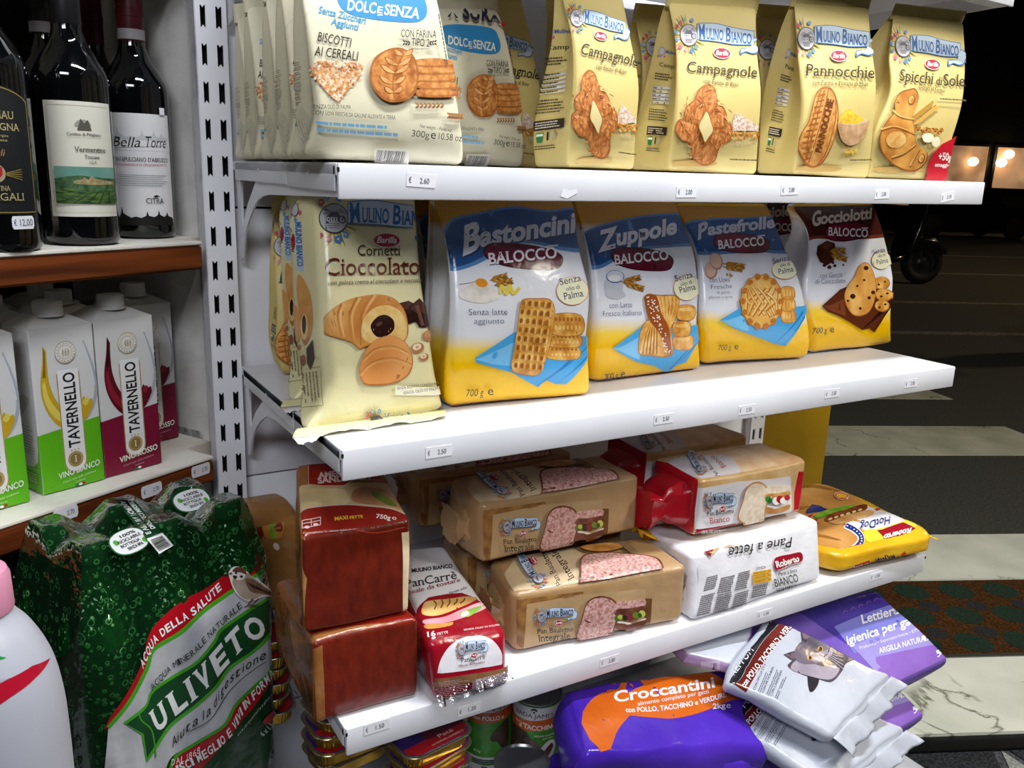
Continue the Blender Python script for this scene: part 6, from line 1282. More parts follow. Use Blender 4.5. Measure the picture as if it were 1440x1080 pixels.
def wine_bottle(a, b, label, items, cap, capband=None, R=.0375, name='wine_bottle'):
    x, y, _ = wl(a, b, 0); z = 1.1468; root = empty(name, (x, y, z), label, 'wine bottle', 'dark wine bottles'); root.scale = (1.1, 1.1, 1.1)
    prof = [(0, .006), (.028, .001), (R - .004, 0), (R - .001, .003), (R, .008), (R, .165)] + [tuple(q) for q in curve([(R, .165), (R * .96, .178), (R * .74, .194), (.0185, .209), (.0148, .222)], 5)] + [(.0143, .240)]
    lathe('glass_body', prof, bglass, root, None, 48)
    dz = -.032; lathe('capsule', [(.0146, .258 + dz), (.0149, .259 + dz), (.0149, .285 + dz), (.0155, .2855 + dz), (.0155, .293 + dz), (.0148, .2935 + dz), (.0146, .318 + dz), (.013, .3195 + dz), (0, .3195 + dz)], cap, root, None, 32)
    if capband: lathe('neck_band', [(.0150, .260 + dz), (.0153, .2601 + dz), (.0153, .2715 + dz), (.0150, .2716 + dz)], capband, root, None, 32)
    av = math.atan2(CAM[1] - y, CAM[0] - x)
    if items:
        bm, ml = arc_print(root, None, R, items, av, None); from_bm('paper_label', bm, ml, root)
    return root
pl = lambda c: ink(c, 'paper')
cream_l, gold, blk = mottled('#d4d0c0', '#e0ddd0', 6, 'paper'), pl('#a08a4a'), pl('#15130f')
# white-label bottle with a landscape
it = [('rect', -.031, .030, .043, .148, cream_l)]
for q in ((-.027, .034, .039, .0345), (-.027, .1435, .039, .144), (-.027, .0345, -.0265, .1435)): it.append(('rect', *q, pl('#b9b4a2')))
it += [('poly', [(.008 + .008 * math.cos(t), .124 + .006 * math.sin(t) * (1 if t < 3.2 else .4)) for t in np.linspace(0, 6.1, 18)], pl('#9b988c')), ('poly', [(.002, .119), (.006, .131), (.009, .126), (.013, .130), (.016, .119)], pl('#57544a')),
       ('text', 'Cantina di Pitigliano', -.008, .026, .1135, .0032, pl('#57544a'), 's'), ('rect', -.008, .1115, .026, .1117, pl('#8a8778')), ('text', 'Vermentino', -.002, .030, .097, .0055, blk, 's'), ('text', 'Toscana', .007, .022, .0905, .0036, blk, 's'), ('text', 'I.G.T.', .011, .019, .085, .003, blk, 's'),
       ('rect', -.024, .044, .041, .082, mottled('#5f8f80', '#8db3a4', 12, 'paper')), ('poly', [(-.024, .044), (.041, .044), (.041, .070), (.02, .071), (.0, .073), (-.012, .0715), (-.024, .069)], mottled('#27452a', '#4f7048', 160, 'paper')),
       ('poly', [(-.006, .066), (-.002, .0685), (.001, .068), (.005, .0715), (.009, .069), (.012, .073), (.015, .070), (.026, .068), (.038, .067), (.038, .064), (.01, .0635), (-.005, .0645)], mottled('#8a7a52', '#b3a276', 300, 'paper')), ('poly', [(-.024, .044), (.041, .044), (.041, .058), (.012, .056), (-.010, .0605), (-.024, .058)], mottled('#1c3c1c', '#5c7a3c', 90, 'paper', None, (1, 1, 5)))]
for k in range(5): it.append(('poly', [(-.02 + k * .012, .044), (-.018 + k * .012, .044), (.006 + k * .006, .056), (.005 + k * .006, .056)], pl('#1d3a1a')))
wine_bottle(.128, .060, 'dark wine bottle with cream label showing a green vineyard landscape', it, capsule_dark)
# white label with a skyline
wl_ = mottled('#d9d8da', '#e4e3e5', 6, 'paper')
sky = [(-.038, .022), (-.032, .024), (-.028, .0235), (-.025, .029), (-.0235, .037), (-.022, .029), (-.017, .026), (-.013, .024), (-.008, .0255), (-.002, .024), (.003, .0265), (.0045, .032), (.006, .0265), (.012, .025), (.016, .0275), (.0175, .033), (.019, .0275), (.024, .025), (.027, .027), (.0285, .031), (.030, .026), (.036, .024), (.038, .022), (.038, .015), (-.038, .015)]
it = [('rect', -.040, .018, .042, .144, wl_), ('poly', [(x, z + .093) for x, z in sky if z > .016] + [(.038, .1135), (-.038, .1135)], pl('#c3c2c6')), ('rect', -.04, .102, .042, .1136, wl_),
      ('text', 'Bella', -.030, .002, .106, .011, blk, 'i'), ('text', 'Torre', .008, .034, .106, .0125, blk, 'i'), ('poly', [(-.032, .104), (-.01, .1052), (.03, .108), (.03, .1083), (-.01, .1056), (-.032, .1043)], blk),
      ('text', 'MONTEPULCIANO D\'ABRUZZO', -.034, .036, .0895, .0046, blk, 's'), ('text', 'DENOMINAZIONE DI ORIGINE PROTETTA', -.028, .033, .0845, .0026, pl('#b0505c'), '')]
for k in range(6): it.append(('rect', -.026 + (k % 2) * .002, .0735 - k * .0024, .032 - (k % 3) * .004, .0741 - k * .0024, pl('#8f8f94')))
it += [('text', 'CITRA', .004, .025, .041, .0062, blk, 's'), ('poly', [(.012, .0495), (.016, .051), (.020, .0495), (.017, .0488), (.014, .0482)], blk), ('poly', sky, blk), ('rect', .026, .144, .0335, .152, sticker)]
wine_bottle(.008, .105, 'dark wine bottle with white label printed with a black town skyline', it, capsule_red, band_grey)
# black label with gold border, cropped by the picture's edge
bl_l, gd, gt = mottled('#0e1012', '#15181a', 6, 'paper'), pl('#8d7a3c'), pl('#a89a6a')
arch = lambda i, m: ('poly', [(-.040 + i, .036 + i), (.040 - i, .036 + i), (.040 - i, .142 - i)] + [(x, .142 + .013 * (1 - (x / .04) ** 2) - i) for x in np.linspace(.036 - i, -.036 + i, 10)] + [(-.040 + i, .142 - i)], m)
it = [arch(0, bl_l), arch(.0012, gd), arch(.0022, bl_l), ('text', 'CANNONAU', -.026, .022, .124, .0068, gt, 's'), ('text', 'DI SARDEGNA', -.026, .0265, .1135, .0064, gt, 's'), ('text', 'Denominazione di Origine', -.02, .015, .1075, .0022, gt, ''), ('text', 'Controllata', -.014, .014, .1035, .0022, gt, ''), ('text', 'Tituli', -.006, .011, .090, .0062, pl('#a57a4a'), 'i'),
      ('poly', [(.002 + .0075 * math.cos(t), .074 + .0085 * math.sin(t)) for t in np.linspace(0, 6.2, 20)], pl('#9a8c6c')), ('poly', [(-.003, .080), (.007, .080), (.007, .073), (.002, .067), (-.003, .073)], pl('#a01f26')), ('poly', [(-.001, .083), (.0, .086), (.002, .084), (.004, .086), (.005, .083)], gd)]
for k in range(5): it.append(('poly', [(.010, .072 + k * .0006), (.024, .068 + k * .0025), (.024, .0686 + k * .0025), (.010, .0725 + k * .0006)], gd))
it += [('text', 'CANTINA', -.008, .012, .058, .0045, gt, 's'), ('text', 'DORGALI', -.018, .0235, .049, .0068, gt, 's')]
bL = wine_bottle(.243, .035, 'dark wine bottle with arched black and gold label and a price tag', it, capsule_dark)
ax = math.atan2(CAM[1] - bL.location.y, CAM[0] - bL.location.x) + .55; nz = np.array([math.cos(ax), math.sin(ax), 0])
label_on(bL, (0, 0, 0), nz * .0380 + (0, 0, .028), (-nz[1], nz[0], 0), nz, .022, .0125, [('€', -.85, -.62, .45), ('12,00', -.3, .85, .5)], True)
LB = ['dark wine bottle in shadow behind the vineyard-label bottle', 'dark wine bottle in shadow behind the skyline-label bottle', 'dark wine bottle in deep shadow behind the black-label bottle', 'dark wine bottle at the back of the top wooden shelf']
for k, (a, b, c) in enumerate(((.085, .17, capsule_dark), (.0, .20, capsule_red), (.20, .15, plain('gold_capsule', '#8a7a2a', .4)), (.14, .26, capsule_dark))): wine_bottle(a, b, LB[k], None, c, band_grey if k == 0 else None)

# ---- wine cartons
wcard = mottled('#d2d1d0', '#dcdbda', 4, 'board'); capw = plain('white_screw_cap', '#d2d2d2', .4)
cols = {'green': mottled('#58ab12', '#66bd1e', 4, 'board'), 'red': mottled('#75102f', '#861a3a', 4, 'board')}
def carton(fl, fr, H, kind, px=None, name='wine_carton', seed=0):
    fl, fr = np.array(fl[:2]), np.array(fr[:2]); e = (fr - fl) / np.linalg.norm(fr - fl); b = np.array([-e[1], e[0]]); z = .8483; q = lambda p, zz: np.array([p[0], p[1], zz]); d = .064; w_ = np.linalg.norm(fr - fl); h1 = H - .016
    base = [(fl, fr, fl + b * d, fr + b * d)]
    rows = [(-1, *[q(p, z) for p in base[0]]), (1, *[q(p, z + h1) for p in base[0]])]
    p = Pack(name, rows, wcard, r=.0016, wr=0, seed=seed, n=(8, 6, 12))
    F = p.face('front').frame(proj(q(fl, z)), proj(q(fr, z)) - proj(q(fl, z)), proj(q(fl, z + h1)) - proj(q(fl, z)))
    if px is not None:                                     # front panel: unit square, projective from its true corners
        C = [q(fl, z), q(fr, z), q(fr, z + h1), q(fl, z + h1)]
        F.X = lambda g, C=C: proj(C[0] * ((1 - g[:, 0]) * (1 - g[:, 1]))[:, None] + C[1] * (g[:, 0] * (1 - g[:, 1]))[:, None] + C[2] * (g[:, 0] * g[:, 1])[:, None] + C[3] * ((1 - g[:, 0]) * g[:, 1])[:, None]); F.down = False
        cc = cols[kind]; I = lambda h: ink(h, 'board'); gold_ = mottled('#9c8450', '#bfa670', 60, 'board')
        F.poly([(-.02, -.02), (1.02, -.02), (1.02, .415), (-.02, .37)], cc)
        wineC = {'green': (I('#c9a420'), I('#e2cc5c'), I('#8a6a1c')), 'red': (I('#5c0f1e'), I('#8c1c30'), I('#2e0810'))}[kind]
        # the glass: pale rim right, wine sweeping up on the left
        gl_ = np.vstack([curve([(.84, .90), (.95, .76), (1.0, .62), (.94, .50), (.80, .42), (.62, .385)], 6), curve([(.62, .41), (.78, .445), (.895, .52), (.95, .62), (.90, .76), (.82, .90)], 6)])
        F.poly(gl_, I('#a9aeb8')); F.poly(np.vstack([curve([(.835, .88), (.925, .74), (.965, .62)], 5), curve([(.945, .62), (.90, .74), (.825, .87)], 5)]), I('#d9dce2'))
        sw = np.vstack([curve([(.20, .90), (.17, .80), (.115, .68), (.12, .58), (.20, .48), (.36, .395), (.58, .37)], 6), curve([(.58, .46), (.46, .49), (.33, .56), (.25, .66), (.235, .76), (.245, .86)], 6)])
        F.poly(sw, wineC[0]); F.poly(np.vstack([curve([(.135, .67), (.15, .57), (.26, .47), (.46, .40)], 5), curve([(.46, .43), (.32, .51), (.22, .59), (.18, .69)], 5)]), wineC[1]); F.poly(np.vstack([curve([(.195, .89), (.185, .80), (.15, .71)], 4), curve([(.2, .71), (.215, .80), (.222, .86)], 4)]), wineC[2])
        F.poly(np.vstack([curve([(.62, .385), (.78, .42), (.90, .50)], 4), curve([(.89, .54), (.80, .53), (.76, .56), (.71, .53), (.64, .49)], 4)]), wineC[0]); F.poly(blob([(.73, .52), (.80, .55), (.84, .53), (.79, .5)], 4), wineC[1])
        # upright name plate
        pcx = .545
        F.poly([(.36, .72), (.365, .165)] + [(pcx + .178 * math.cos(t), .165 + .075 * math.sin(t)) for t in np.linspace(math.pi, 2 * math.pi, 14)] + [(.725, .165), (.72, .72)], gold_)
        F.poly([(.376, .74), (.381, .165)] + [(pcx + .162 * math.cos(t), .168 + .065 * math.sin(t)) for t in np.linspace(math.pi, 2 * math.pi, 14)] + [(.709, .165), (.704, .74)], I('#e9e8e8'))
        tv, tt = text2d('TAVERNELLO', 'b'); F.tri(np.stack([.635 - tv[:, 1] * .175, .255 + tv[:, 0] * .465], -1), tt, I('#1d1d1b'))
        F.poly(ellipse(pcx, .180, .125, .050, 0, 24), gold_); F.poly(ellipse(pcx, .180, .088, .035, 0, 20), I('#8a7340')); F.text('1', (.528, .160), (.562, .160), .042, I('#efe6cc'), 's')
        for k in range(3): F.poly(ellipse(.49 + k * .055, .238, .013, .005, 0, 8), gold_)
        F.poly(ellipse(.53, .845, .165, .068, 0, 32), I('#b5aa8c')); F.poly(ellipse(.53, .845, .154, .062, 0, 32), I('#e3e1dc')); F.poly(ellipse(.53, .845, .106, .043, 0, 28), I('#b5aa8c')); F.poly(ellipse(.53, .845, .098, .039, 0, 28), I('#e3e1dc'))
        for k in range(18): F.poly(ellipse(.53 + .13 * math.cos(k * .349), .845 + .053 * math.sin(k * .349), .011, .004, 0, 6), I('#a89a70'), False)
        for dx in (-.035, 0, .035): F.poly(blob([(.53 + dx, .87), (.545 + dx * 1.3, .845), (.53 + dx, .82), (.515 + dx * 1.3, .845)], 3), I('#b5aa8c'), False)
        t = {'green': 'VINO BIANCO', 'red': 'VINO ROSSO'}[kind]
        F.text(t, (.24, .078), (.92, .108), .036, I('#e9f0e2'), 'b', up=(0, 1)); F.text('Il buon vino della tradizione', (.30, .046), (.84, .070), .013, I('#cfe0b4' if kind == 'green' else '#c99aa8'), 'i', up=(0, 1)); F.text('italiana', (.50, .030), (.66, .037), .012, I('#cfe0b4' if kind == 'green' else '#c99aa8'), 'i', up=(0, 1))
        for k, c_ in enumerate(('#1f7a3a', '#f0f0ee', '#b01f2c')): F.poly(ellipse(.52 + k * .055, .014 + k * .002, .03, .008, 0, 12), I(c_), False)
        L = p.face('left'); CL = [q(fl + b * d, z), q(fl, z), q(fl, z + h1), q(fl + b * d, z + h1)]
        L.X = lambda g, C=CL: proj(C[0] * ((1 - g[:, 0]) * (1 - g[:, 1]))[:, None] + C[1] * (g[:, 0] * (1 - g[:, 1]))[:, None] + C[2] * (g[:, 0] * g[:, 1])[:, None] + C[3] * ((1 - g[:, 0]) * g[:, 1])[:, None]); L.down = False
        L.poly([(-.02, -.02), (1.02, -.02), (1.02, .37), (-.02, .37)], cc); L.poly(blob([(.1, .20), (.9, .20), (.9, .6), (.5, .66), (.1, .6)], 4), wcard)
        for k in range(10): L.lines((.15, .40 - k * .018), (.85, .40 - k * .018), (0, .01), 1, I('#9a9a90'), .007, k)
        L.text('VINO ' + t.split()[1], (.2, .135), (.9, .135), .02, I('#cfe0b4' if kind == 'green' else '#c99aa8'), ''); L.poly(blob([(.3, .45), (.6, .5), (.8, .58), (.6, .6), (.35, .55)], 4), I('#b9b6a6'))
        for k in range(4): L.lines((.2, .11 - k * .016), (.9, .11 - k * .016), (0, .01), 1, I('#cfe0b4' if kind == 'green' else '#c99aa8'), .006, k + 9)
    o = p.build(); 
    # sloping gable with the screw cap
    bm = bmesh.new(); c = [fl, fr, fr + b * d, fl + b * d]; lo = [bm.verts.new(np.append(v, z + h1 - .0002) - p.o) for v in c]; cc_ = (c[0] + c[2]) / 2
    hi = [bm.verts.new(np.append(v * .45 + cc_ * .55 + b * .008, z + H - .004) - p.o) for v in c]
    for i in range(4): bm.faces.new((lo[i], lo[(i + 1) % 4], hi[(i + 1) % 4], hi[i]))
    bm.faces.new(hi); from_bm('gable_top', bm, wcard, o)
    pc = np.append(cc_ - b * .004, z + H - .006) - p.o
    cp = lathe('screw_cap', [(.0175, 0), (.0175, .003), (.0165, .0035)] + [(.0165, .004), (.0165, .0165), (.0155, .018), (0, .018)], capw, o, pc, 36)
    return p, o
def wpt(a, b): return wl(a, b, 0)
g1, og1 = carton(at(62, 697, z=.848), at(148, 674, z=.848), .219, 'green', True, seed=41)
tag(og1, 'green and white wine carton with golden wine on front, foremost on the shelf', 'wine carton', 'white wine cartons')
r1, or1 = carton(at(149, 672.5, z=.848), at(228, 651, z=.848), .219, 'red', True, seed=42)
tag(or1, 'crimson and white wine carton with red wine on front, beside the green one', 'wine carton', 'red wine cartons')
def dupc(o, p, a, b, label, rz=0): 
    x, y, _ = wl(a, b, 0); dup(o, (x, y, p.o[2]), label, math.radians(rz))
dupc(or1, r1, .006, .145, 'crimson wine carton set back against the plaster wall', -2)
dupc(og1, g1, .272, .078, 'green wine carton left of the foremost green one, cut by the picture edge'); 
LBs = [('red', .115, .148, 'crimson wine carton in shade, right behind the front red one'), ('green', .200, .158, 'green wine carton in shade, right behind the foremost green one'), ('green', .285, .172, 'green wine carton in shade, second row, by the picture edge'), ('red', .085, .236, 'wine carton in the third row behind the red ones, only its cap showing'), ('green', .170, .242, 'wine carton in the third row behind the green ones, only its cap showing'), ('green', .255, .262, 'wine carton at the back left of the shelf, only its cap showing')]
for kd, a, b, l in LBs: dupc(or1 if kd == 'red' else og1, r1 if kd == 'red' else g1, a, b, l)

# ------------------------------------------------------------------ shrink-wrapped pack of green water bottles
def bottle_green():
    m, N, L, b = nm('green_bottle_with_droplets'); b.inputs['Roughness'].default_value = .12; b.inputs['Specular IOR Level'].default_value = .6
    tc = N.new('ShaderNodeTexCoord'); vo = N.new('ShaderNodeTexVoronoi'); vo.inputs['Scale'].default_value = 115; vo.inputs['Randomness'].default_value = 1
    L.new(tc.outputs['Object'], vo.inputs['Vector'])
    cr = N.new('ShaderNodeValToRGB'); e = cr.color_ramp.elements
    e[0].position = .0; e[0].color = lin('#1f6a28'); e[1].position = 1; e[1].color = lin('#0d3d16')
    for p_, c_ in ((.20, '#123f18'), (.27, '#5fa860'), (.33, '#7fbf78'), (.39, '#0f4519')): x = e.new(p_); x.color = lin(c_)
    n1 = N.new('ShaderNodeTexNoise'); n1.inputs['Scale'].default_value = 14; L.new(tc.outputs['Object'], n1.inputs['Vector'])
    # fewer, larger droplets here and there: vary the radius
    ma = N.new('ShaderNodeMath'); ma.operation = 'MULTIPLY_ADD'; ma.inputs[1].default_value = .55; ma.inputs[2].default_value = -.20; L.new(vo.outputs['Color'], ma.inputs[0])
    ad = N.new('ShaderNodeMath'); ad.operation = 'ADD'; L.new(vo.outputs['Distance'], ad.inputs[0]); L.new(ma.outputs[0], ad.inputs[1]); L.new(ad.outputs[0], cr.inputs['Fac'])
    n2 = N.new('ShaderNodeTexNoise'); n2.inputs['Scale'].default_value = 9; L.new(tc.outputs['Object'], n2.inputs['Vector'])
    mx = N.new('ShaderNodeMix'); mx.data_type = 'RGBA'; mx.blend_type = 'MULTIPLY'; mx.inputs[0].default_value = .8
    c2 = N.new('ShaderNodeValToRGB'); c2.color_ramp.elements[0].position = .3; c2.color_ramp.elements[0].color = (.25, .3, .25, 1); c2.color_ramp.elements[1].position = .65; L.new(n2.outputs['Fac'], c2.inputs['Fac'])
    L.new(cr.outputs['Color'], mx.inputs[6]); L.new(c2.outputs['Color'], mx.inputs[7]); L.new(mx.outputs[2], b.inputs['Base Color'])
    bp = N.new('ShaderNodeBump'); bp.inputs['Strength'].default_value = .7; bp.inputs['Distance'].default_value = .004; bp.invert = True; L.new(ad.outputs[0], bp.inputs['Height']); L.new(bp.outputs['Normal'], b.inputs['Normal'])
    b.inputs['Transmission Weight'].default_value = .25
    return m
WE, WG = np.array([.0763, .0295]), np.array([.0345, -.075]); WB = np.array([-.2590, .216]); WZ = .5002; ZO = .04; wo = np.array([*(WB + WE + WG * .5), WZ])
we, wg = WE / np.linalg.norm(WE), WG / np.linalg.norm(WG)
wroot = empty('water_bottle_pack', wo, 'shrink-wrapped six-pack of green water bottles with a big slanted label', 'water pack')
gb = bottle_green(); gcap = plain('dark_green_cap', '#0f3d1c', .4); BR_ = .0405
bprof = [(0, .012), (.02, .004), (.034, 0), (BR_ - .002, .006), (BR_, .016), (BR_, .09), (BR_ - .002, .096), (BR_, .102), (BR_, .195 + ZO)] + [(q[0], q[1] + ZO) for q in curve([(BR_, .195), (BR_ * .93, .222), (BR_ * .70, .254), (.0165, .282), (.0130, .294)], 5)] + [(.0128, .302 + ZO)]
wb0 = lathe('bottle', bprof, gb, wroot, None, 40); lathe('cap', [(.0158, .298 + ZO), (.0158, .314 + ZO), (.0145, .317 + ZO), (0, .317 + ZO)], gcap, wb0, None, 28)
k = 0
for i in range(3):
    for j in range(2):
        c = WB + WE * i + WG * j - wo[:2]
        if k == 0: wb0.location = (c[0], c[1], 0)
        else:
            b_ = wb0.copy(); COL.objects.link(b_); b_.parent = wroot; b_.location = (c[0], c[1], 0)
            for ch in list(wb0.children): d = ch.copy(); COL.objects.link(d); d.parent = b_
        k += 1
# the film: tight sides, tented over the caps
ctr = [WB + WE * i + WG * j for i in range(3) for j in range(2)]
def fcap(P, edge):
    h = np.full(len(P), .19)
    for c in ctr:
        d = np.linalg.norm(P - c, axis=1); h = np.maximum(h, np.interp(d, [0, .0165, .025, .042, .055, .08], [.3185, .3185, .311, .296, .272, .22]))
    return np.minimum(h, .190 + np.maximum(edge, 0) * 4.6) + ZO
hw, hd = np.linalg.norm(WE) + BR_ + .0015, np.linalg.norm(WG) / 2 + BR_ + .0015; mid = WB + WE + WG * .5
ns, nt = 84, 56; S_, T_ = np.meshgrid(np.linspace(-1, 1, ns), np.linspace(-1, 1, nt)); S_, T_ = S_.ravel(), T_.ravel()
def hull(S, Tt):
    x, y = S * hw, Tt * hd; kx, ky = np.clip(x, -(hw - BR_), hw - BR_), np.clip(y, -(hd - BR_), hd - BR_); dx, dy = x - kx, y - ky; l = np.hypot(dx, dy); m_ = np.maximum(np.abs(dx), np.abs(dy)); f = np.where(l > 1e-9, m_ / np.maximum(l, 1e-9), 1)
    return kx + dx * f, ky + dy * f
hx, hy = hull(S_, T_); Pw = mid + hx[:, None] * we + hy[:, None] * wg; Hh = fcap(Pw, (1 - np.maximum(np.abs(S_) * hw / hw, np.abs(T_) * hd / hd)) * 0 + np.minimum(hw - np.abs(hx), hd - np.abs(hy)))
for _ in range(14):
    G2 = Hh.reshape(nt, ns); Q2 = G2.copy(); Q2[1:-1, 1:-1] = np.maximum(G2[1:-1, 1:-1], (G2[:-2, 1:-1] + G2[2:, 1:-1] + G2[1:-1, :-2] + G2[1:-1, 2:]) / 4); Hh = Q2.ravel()
def film_h(xy): return WZ + float(Hh[((Pw - np.array(xy[:2])) ** 2).sum(1).argmin()]) + .002
def on_film(u, v, lift=.004):
    """first point where a sight line meets the tented film, lifted a little off it"""
    d = ray(u, v); P = CAM + d * np.linspace(.7, 1.5, 500)[:, None]; q = ((P[:, None, :2] - Pw[None]) ** 2).sum(2); k = q.argmin(1)
    hit = np.nonzero((q.min(1) < .006 ** 2) & (P[:, 2] < WZ + Hh[k] + .002))[0]
    i = hit[0] if len(hit) else int(q.min(1).argmin()); return P[i] - d / np.linalg.norm(d) * lift
film = clearfilm('clear_shrink_wrap', '#cfe6d0', .10, .92, 20, .6)
def droplets(m):
    """condensation under the wrap: small pale green rings"""
    N, L = m.node_tree.nodes, m.node_tree.links; out = N['Material Output']; src = out.inputs['Surface'].links[0].from_socket
    tc = N.new('ShaderNodeTexCoord'); vo = N.new('ShaderNodeTexVoronoi'); vo.inputs['Scale'].default_value = 105; L.new(tc.outputs['Object'], vo.inputs['Vector'])
    ma = N.new('ShaderNodeMath'); ma.operation = 'MULTIPLY_ADD'; ma.inputs[1].default_value = .5; ma.inputs[2].default_value = -.18; L.new(vo.outputs['Color'], ma.inputs[0])
    ad = N.new('ShaderNodeMath'); ad.operation = 'ADD'; L.new(vo.outputs['Distance'], ad.inputs[0]); L.new(ma.outputs[0], ad.inputs[1])
    cr = N.new('ShaderNodeValToRGB'); e = cr.color_ramp.elements; e[0].position = .18; e[0].color = (.30, .30, .30, 1); e[1].position = .36; e[1].color = (.30, .30, .30, 1)
    for p_, v_ in ((.24, .6), (.30, .6)): x = e.new(p_); x.color = (v_, v_, v_, 1)
    L.new(ad.outputs[0], cr.inputs['Fac'])
    df = N.new('ShaderNodeBsdfDiffuse'); c2 = N.new('ShaderNodeValToRGB'); f = c2.color_ramp.elements; f[0].position = .31; f[0].color = lin('#153a20'); f[1].position = .55; f[1].color = lin('#35703e'); L.new(cr.outputs['Color'], c2.inputs['Fac']); L.new(c2.outputs['Color'], df.inputs[0]); mx = N.new('ShaderNodeMixShader'); L.new(cr.outputs['Color'], mx.inputs[0]); L.new(src, mx.inputs[1]); L.new(df.outputs[0], mx.inputs[2]); L.new(mx.outputs[0], out.inputs['Surface'])
droplets(film)
bm = bmesh.new(); vs = [bm.verts.new((p_[0] - wo[0], p_[1] - wo[1], h + .002)) for p_, h in zip(Pw, Hh)]
for j in range(nt - 1):
    for i in range(ns - 1): q = j * ns + i; bm.faces.new((vs[q], vs[q + 1], vs[q + ns + 1], vs[q + ns]))
per = [i for i in range(ns)] + [j * ns + ns - 1 for j in range(1, nt)] + [(nt - 1) * ns + i for i in range(ns - 2, -1, -1)] + [j * ns for j in range(nt - 2, 0, -1)]
prev = [vs[i] for i in per]
for z in (.15, .10, .05, .002):
    cur = [bm.verts.new((v.co.x, v.co.y, z)) for v in prev]
    for i in range(len(per)): bm.faces.new((prev[i], cur[i], cur[(i + 1) % len(per)], prev[(i + 1) % len(per)]))
    prev = cur
from_bm('shrink_wrap', bm, film, wroot, smooth=True)
# printing on the wrap: laid on the front side and right end through the same hull
class WrapFace(Face):
    pass
class Wrap(Pack):
    """the printed part of the shrink wrap: u runs along the long front side and round the right end"""
    def __init__(s):
        s.name = 'printed_wrap'; s.half = np.array([.2, .1, .15]); s.r = np.array([.04] * 3); s.n = (44, 1, 22); s.lift = .0012; s.mats = []; s.V, s.F, s.MI, s.UV = [], [], [], []; s.nv = 0; s.queue = []; s.layer = {}; s.dl = .00011; s.sgn = {'front': 1}; s.bulge = (0, 0); s.co = np.array([[[*wo]] * 4])
        a = np.linspace(-math.pi * .5, math.pi * .0, 14); ln = 2 * (hw - BR_)
        pts = [(x, hd) for x in np.linspace(-(hw - BR_), hw - BR_, 20)] + [((hw - BR_) + BR_ * math.sin(t), (hd - BR_) + BR_ * math.cos(t)) for t in np.linspace(.05, 1.12, 12)]
        pts = [(-(hw - BR_) + BR_ * math.sin(t), (hd - BR_) + BR_ * math.cos(t)) for t in np.linspace(-math.pi / 2, -.05, 12)] + pts
        s.c = np.array(pts); d = np.r_[0, np.cumsum(np.hypot(*np.diff(s.c, axis=0).T))]; s.t = d / d[-1]
    def S(s, face, u, v):
        x, y = np.interp(u, s.t, s.c[:, 0]), np.interp(u, s.t, s.c[:, 1]); z = -.02 + v * .36
        lim = .235; k = np.clip((z - lim) / .12, 0, 1); sh = k ** 1.5 * .055
        fx = .0006 * np.sin(u * 40 + z * 20) * np.sin(z * 50)
        l = np.hypot(x, y); x2, y2 = x - x / hw * sh * .3, y - np.sign(y) * sh * np.clip(np.abs(y) / hd, 0, 1) + fx
        return np.stack([mid[0] + x2 * we[0] + y2 * wg[0], mid[1] + x2 * we[1] + y2 * wg[1], WZ + z], -1)
wr = Wrap(); wr.nrm = lambda face, u, v: Pack.nrm(wr, face, u, v)
F = wr.face('front').zoom(140, 820, 4.154); I = lambda h: ink(h, 'film')
t_ = wr.S('front', np.array([.5]), np.array([.5])); n_ = np.cross(wr.S('front', np.array([.52]), np.array([.5])) - t_, wr.S('front', np.array([.5]), np.array([.52])) - t_)[0]; wr.sgn['front'] = 1 if n_ @ np.append(wg, 0) > 0 else -1
WHT = mottled('#a3a6ac', '#c3c5ca', 8, 'film', None, (4, 1, 1)); REDW = I('#a40f1c'); GRN, DG = I('#3f9a1e'), mottled('#0b3a1a', '#14502a', 10, 'film')
RX = 1012
up_edge = curve([(30, 850), (60, 780), (150, 650), (240, 470), (300, 270), (470, 110), (620, 30), (740, -60), (900, -160), (RX, -215)], 6)
mid_pts = [(50, 838), (170, 690), (270, 500), (312, 385), (470, 285), (600, 165), (770, 45), (900, -40), (RX, -108)]
low_pts = [(RX, 420), (985, 520), (900, 600), (790, 710), (720, 830), (560, 930), (440, 1010), (400, 1110)]
F.poly(np.vstack([curve(mid_pts, 6), curve([(RX, -100), (RX, 100), (RX, 330), (985, 500), (900, 600), (790, 720), (720, 830), (560, 930), (420, 1010), (330, 1130), (25, 1130)], 6)]), WHT)
F.poly(np.vstack([curve(low_pts, 6)[::-1], [(RX, 560), (RX, 1260), (380, 1260)]]), mottled('#082a12', '#0e3a1a', 10, 'film'))
F.poly(np.vstack([curve([(400, 1110), (440, 1010), (560, 945), (720, 840), (800, 715), (900, 610), (1000, 500)], 6), curve([(RX, 545), (920, 690), (820, 810), (710, 950), (560, 1110)], 6)]), REDW)
F.poly(np.vstack([up_edge, curve(mid_pts, 6)[::-1]]), REDW)
F.poly(band(curve(mid_pts, 6), 22), GRN); F.poly(band(curve(low_pts, 6), 18), GRN)
dgb = np.vstack([curve([(135, 810), (260, 710), (300, 620), (430, 530), (560, 450), (660, 330), (700, 260), (860, 150), (960, 90), (1000, 60)], 6), curve([(RX, 230), (1000, 300), (900, 400), (760, 500), (680, 610), (560, 720), (420, 830), (330, 960), (270, 1045)], 6), [(240, 880)]])
F.poly(dgb, GRN); cdg = np.vstack([curve([(152, 818), (262, 730), (312, 632), (440, 545), (570, 465), (672, 345), (712, 275), (868, 165), (955, 110), (990, 90)], 6), curve([(1000, 225), (985, 285), (890, 386), (748, 486), (668, 596), (550, 706), (408, 815), (318, 945), (272, 1015)], 6), [(252, 875)]])
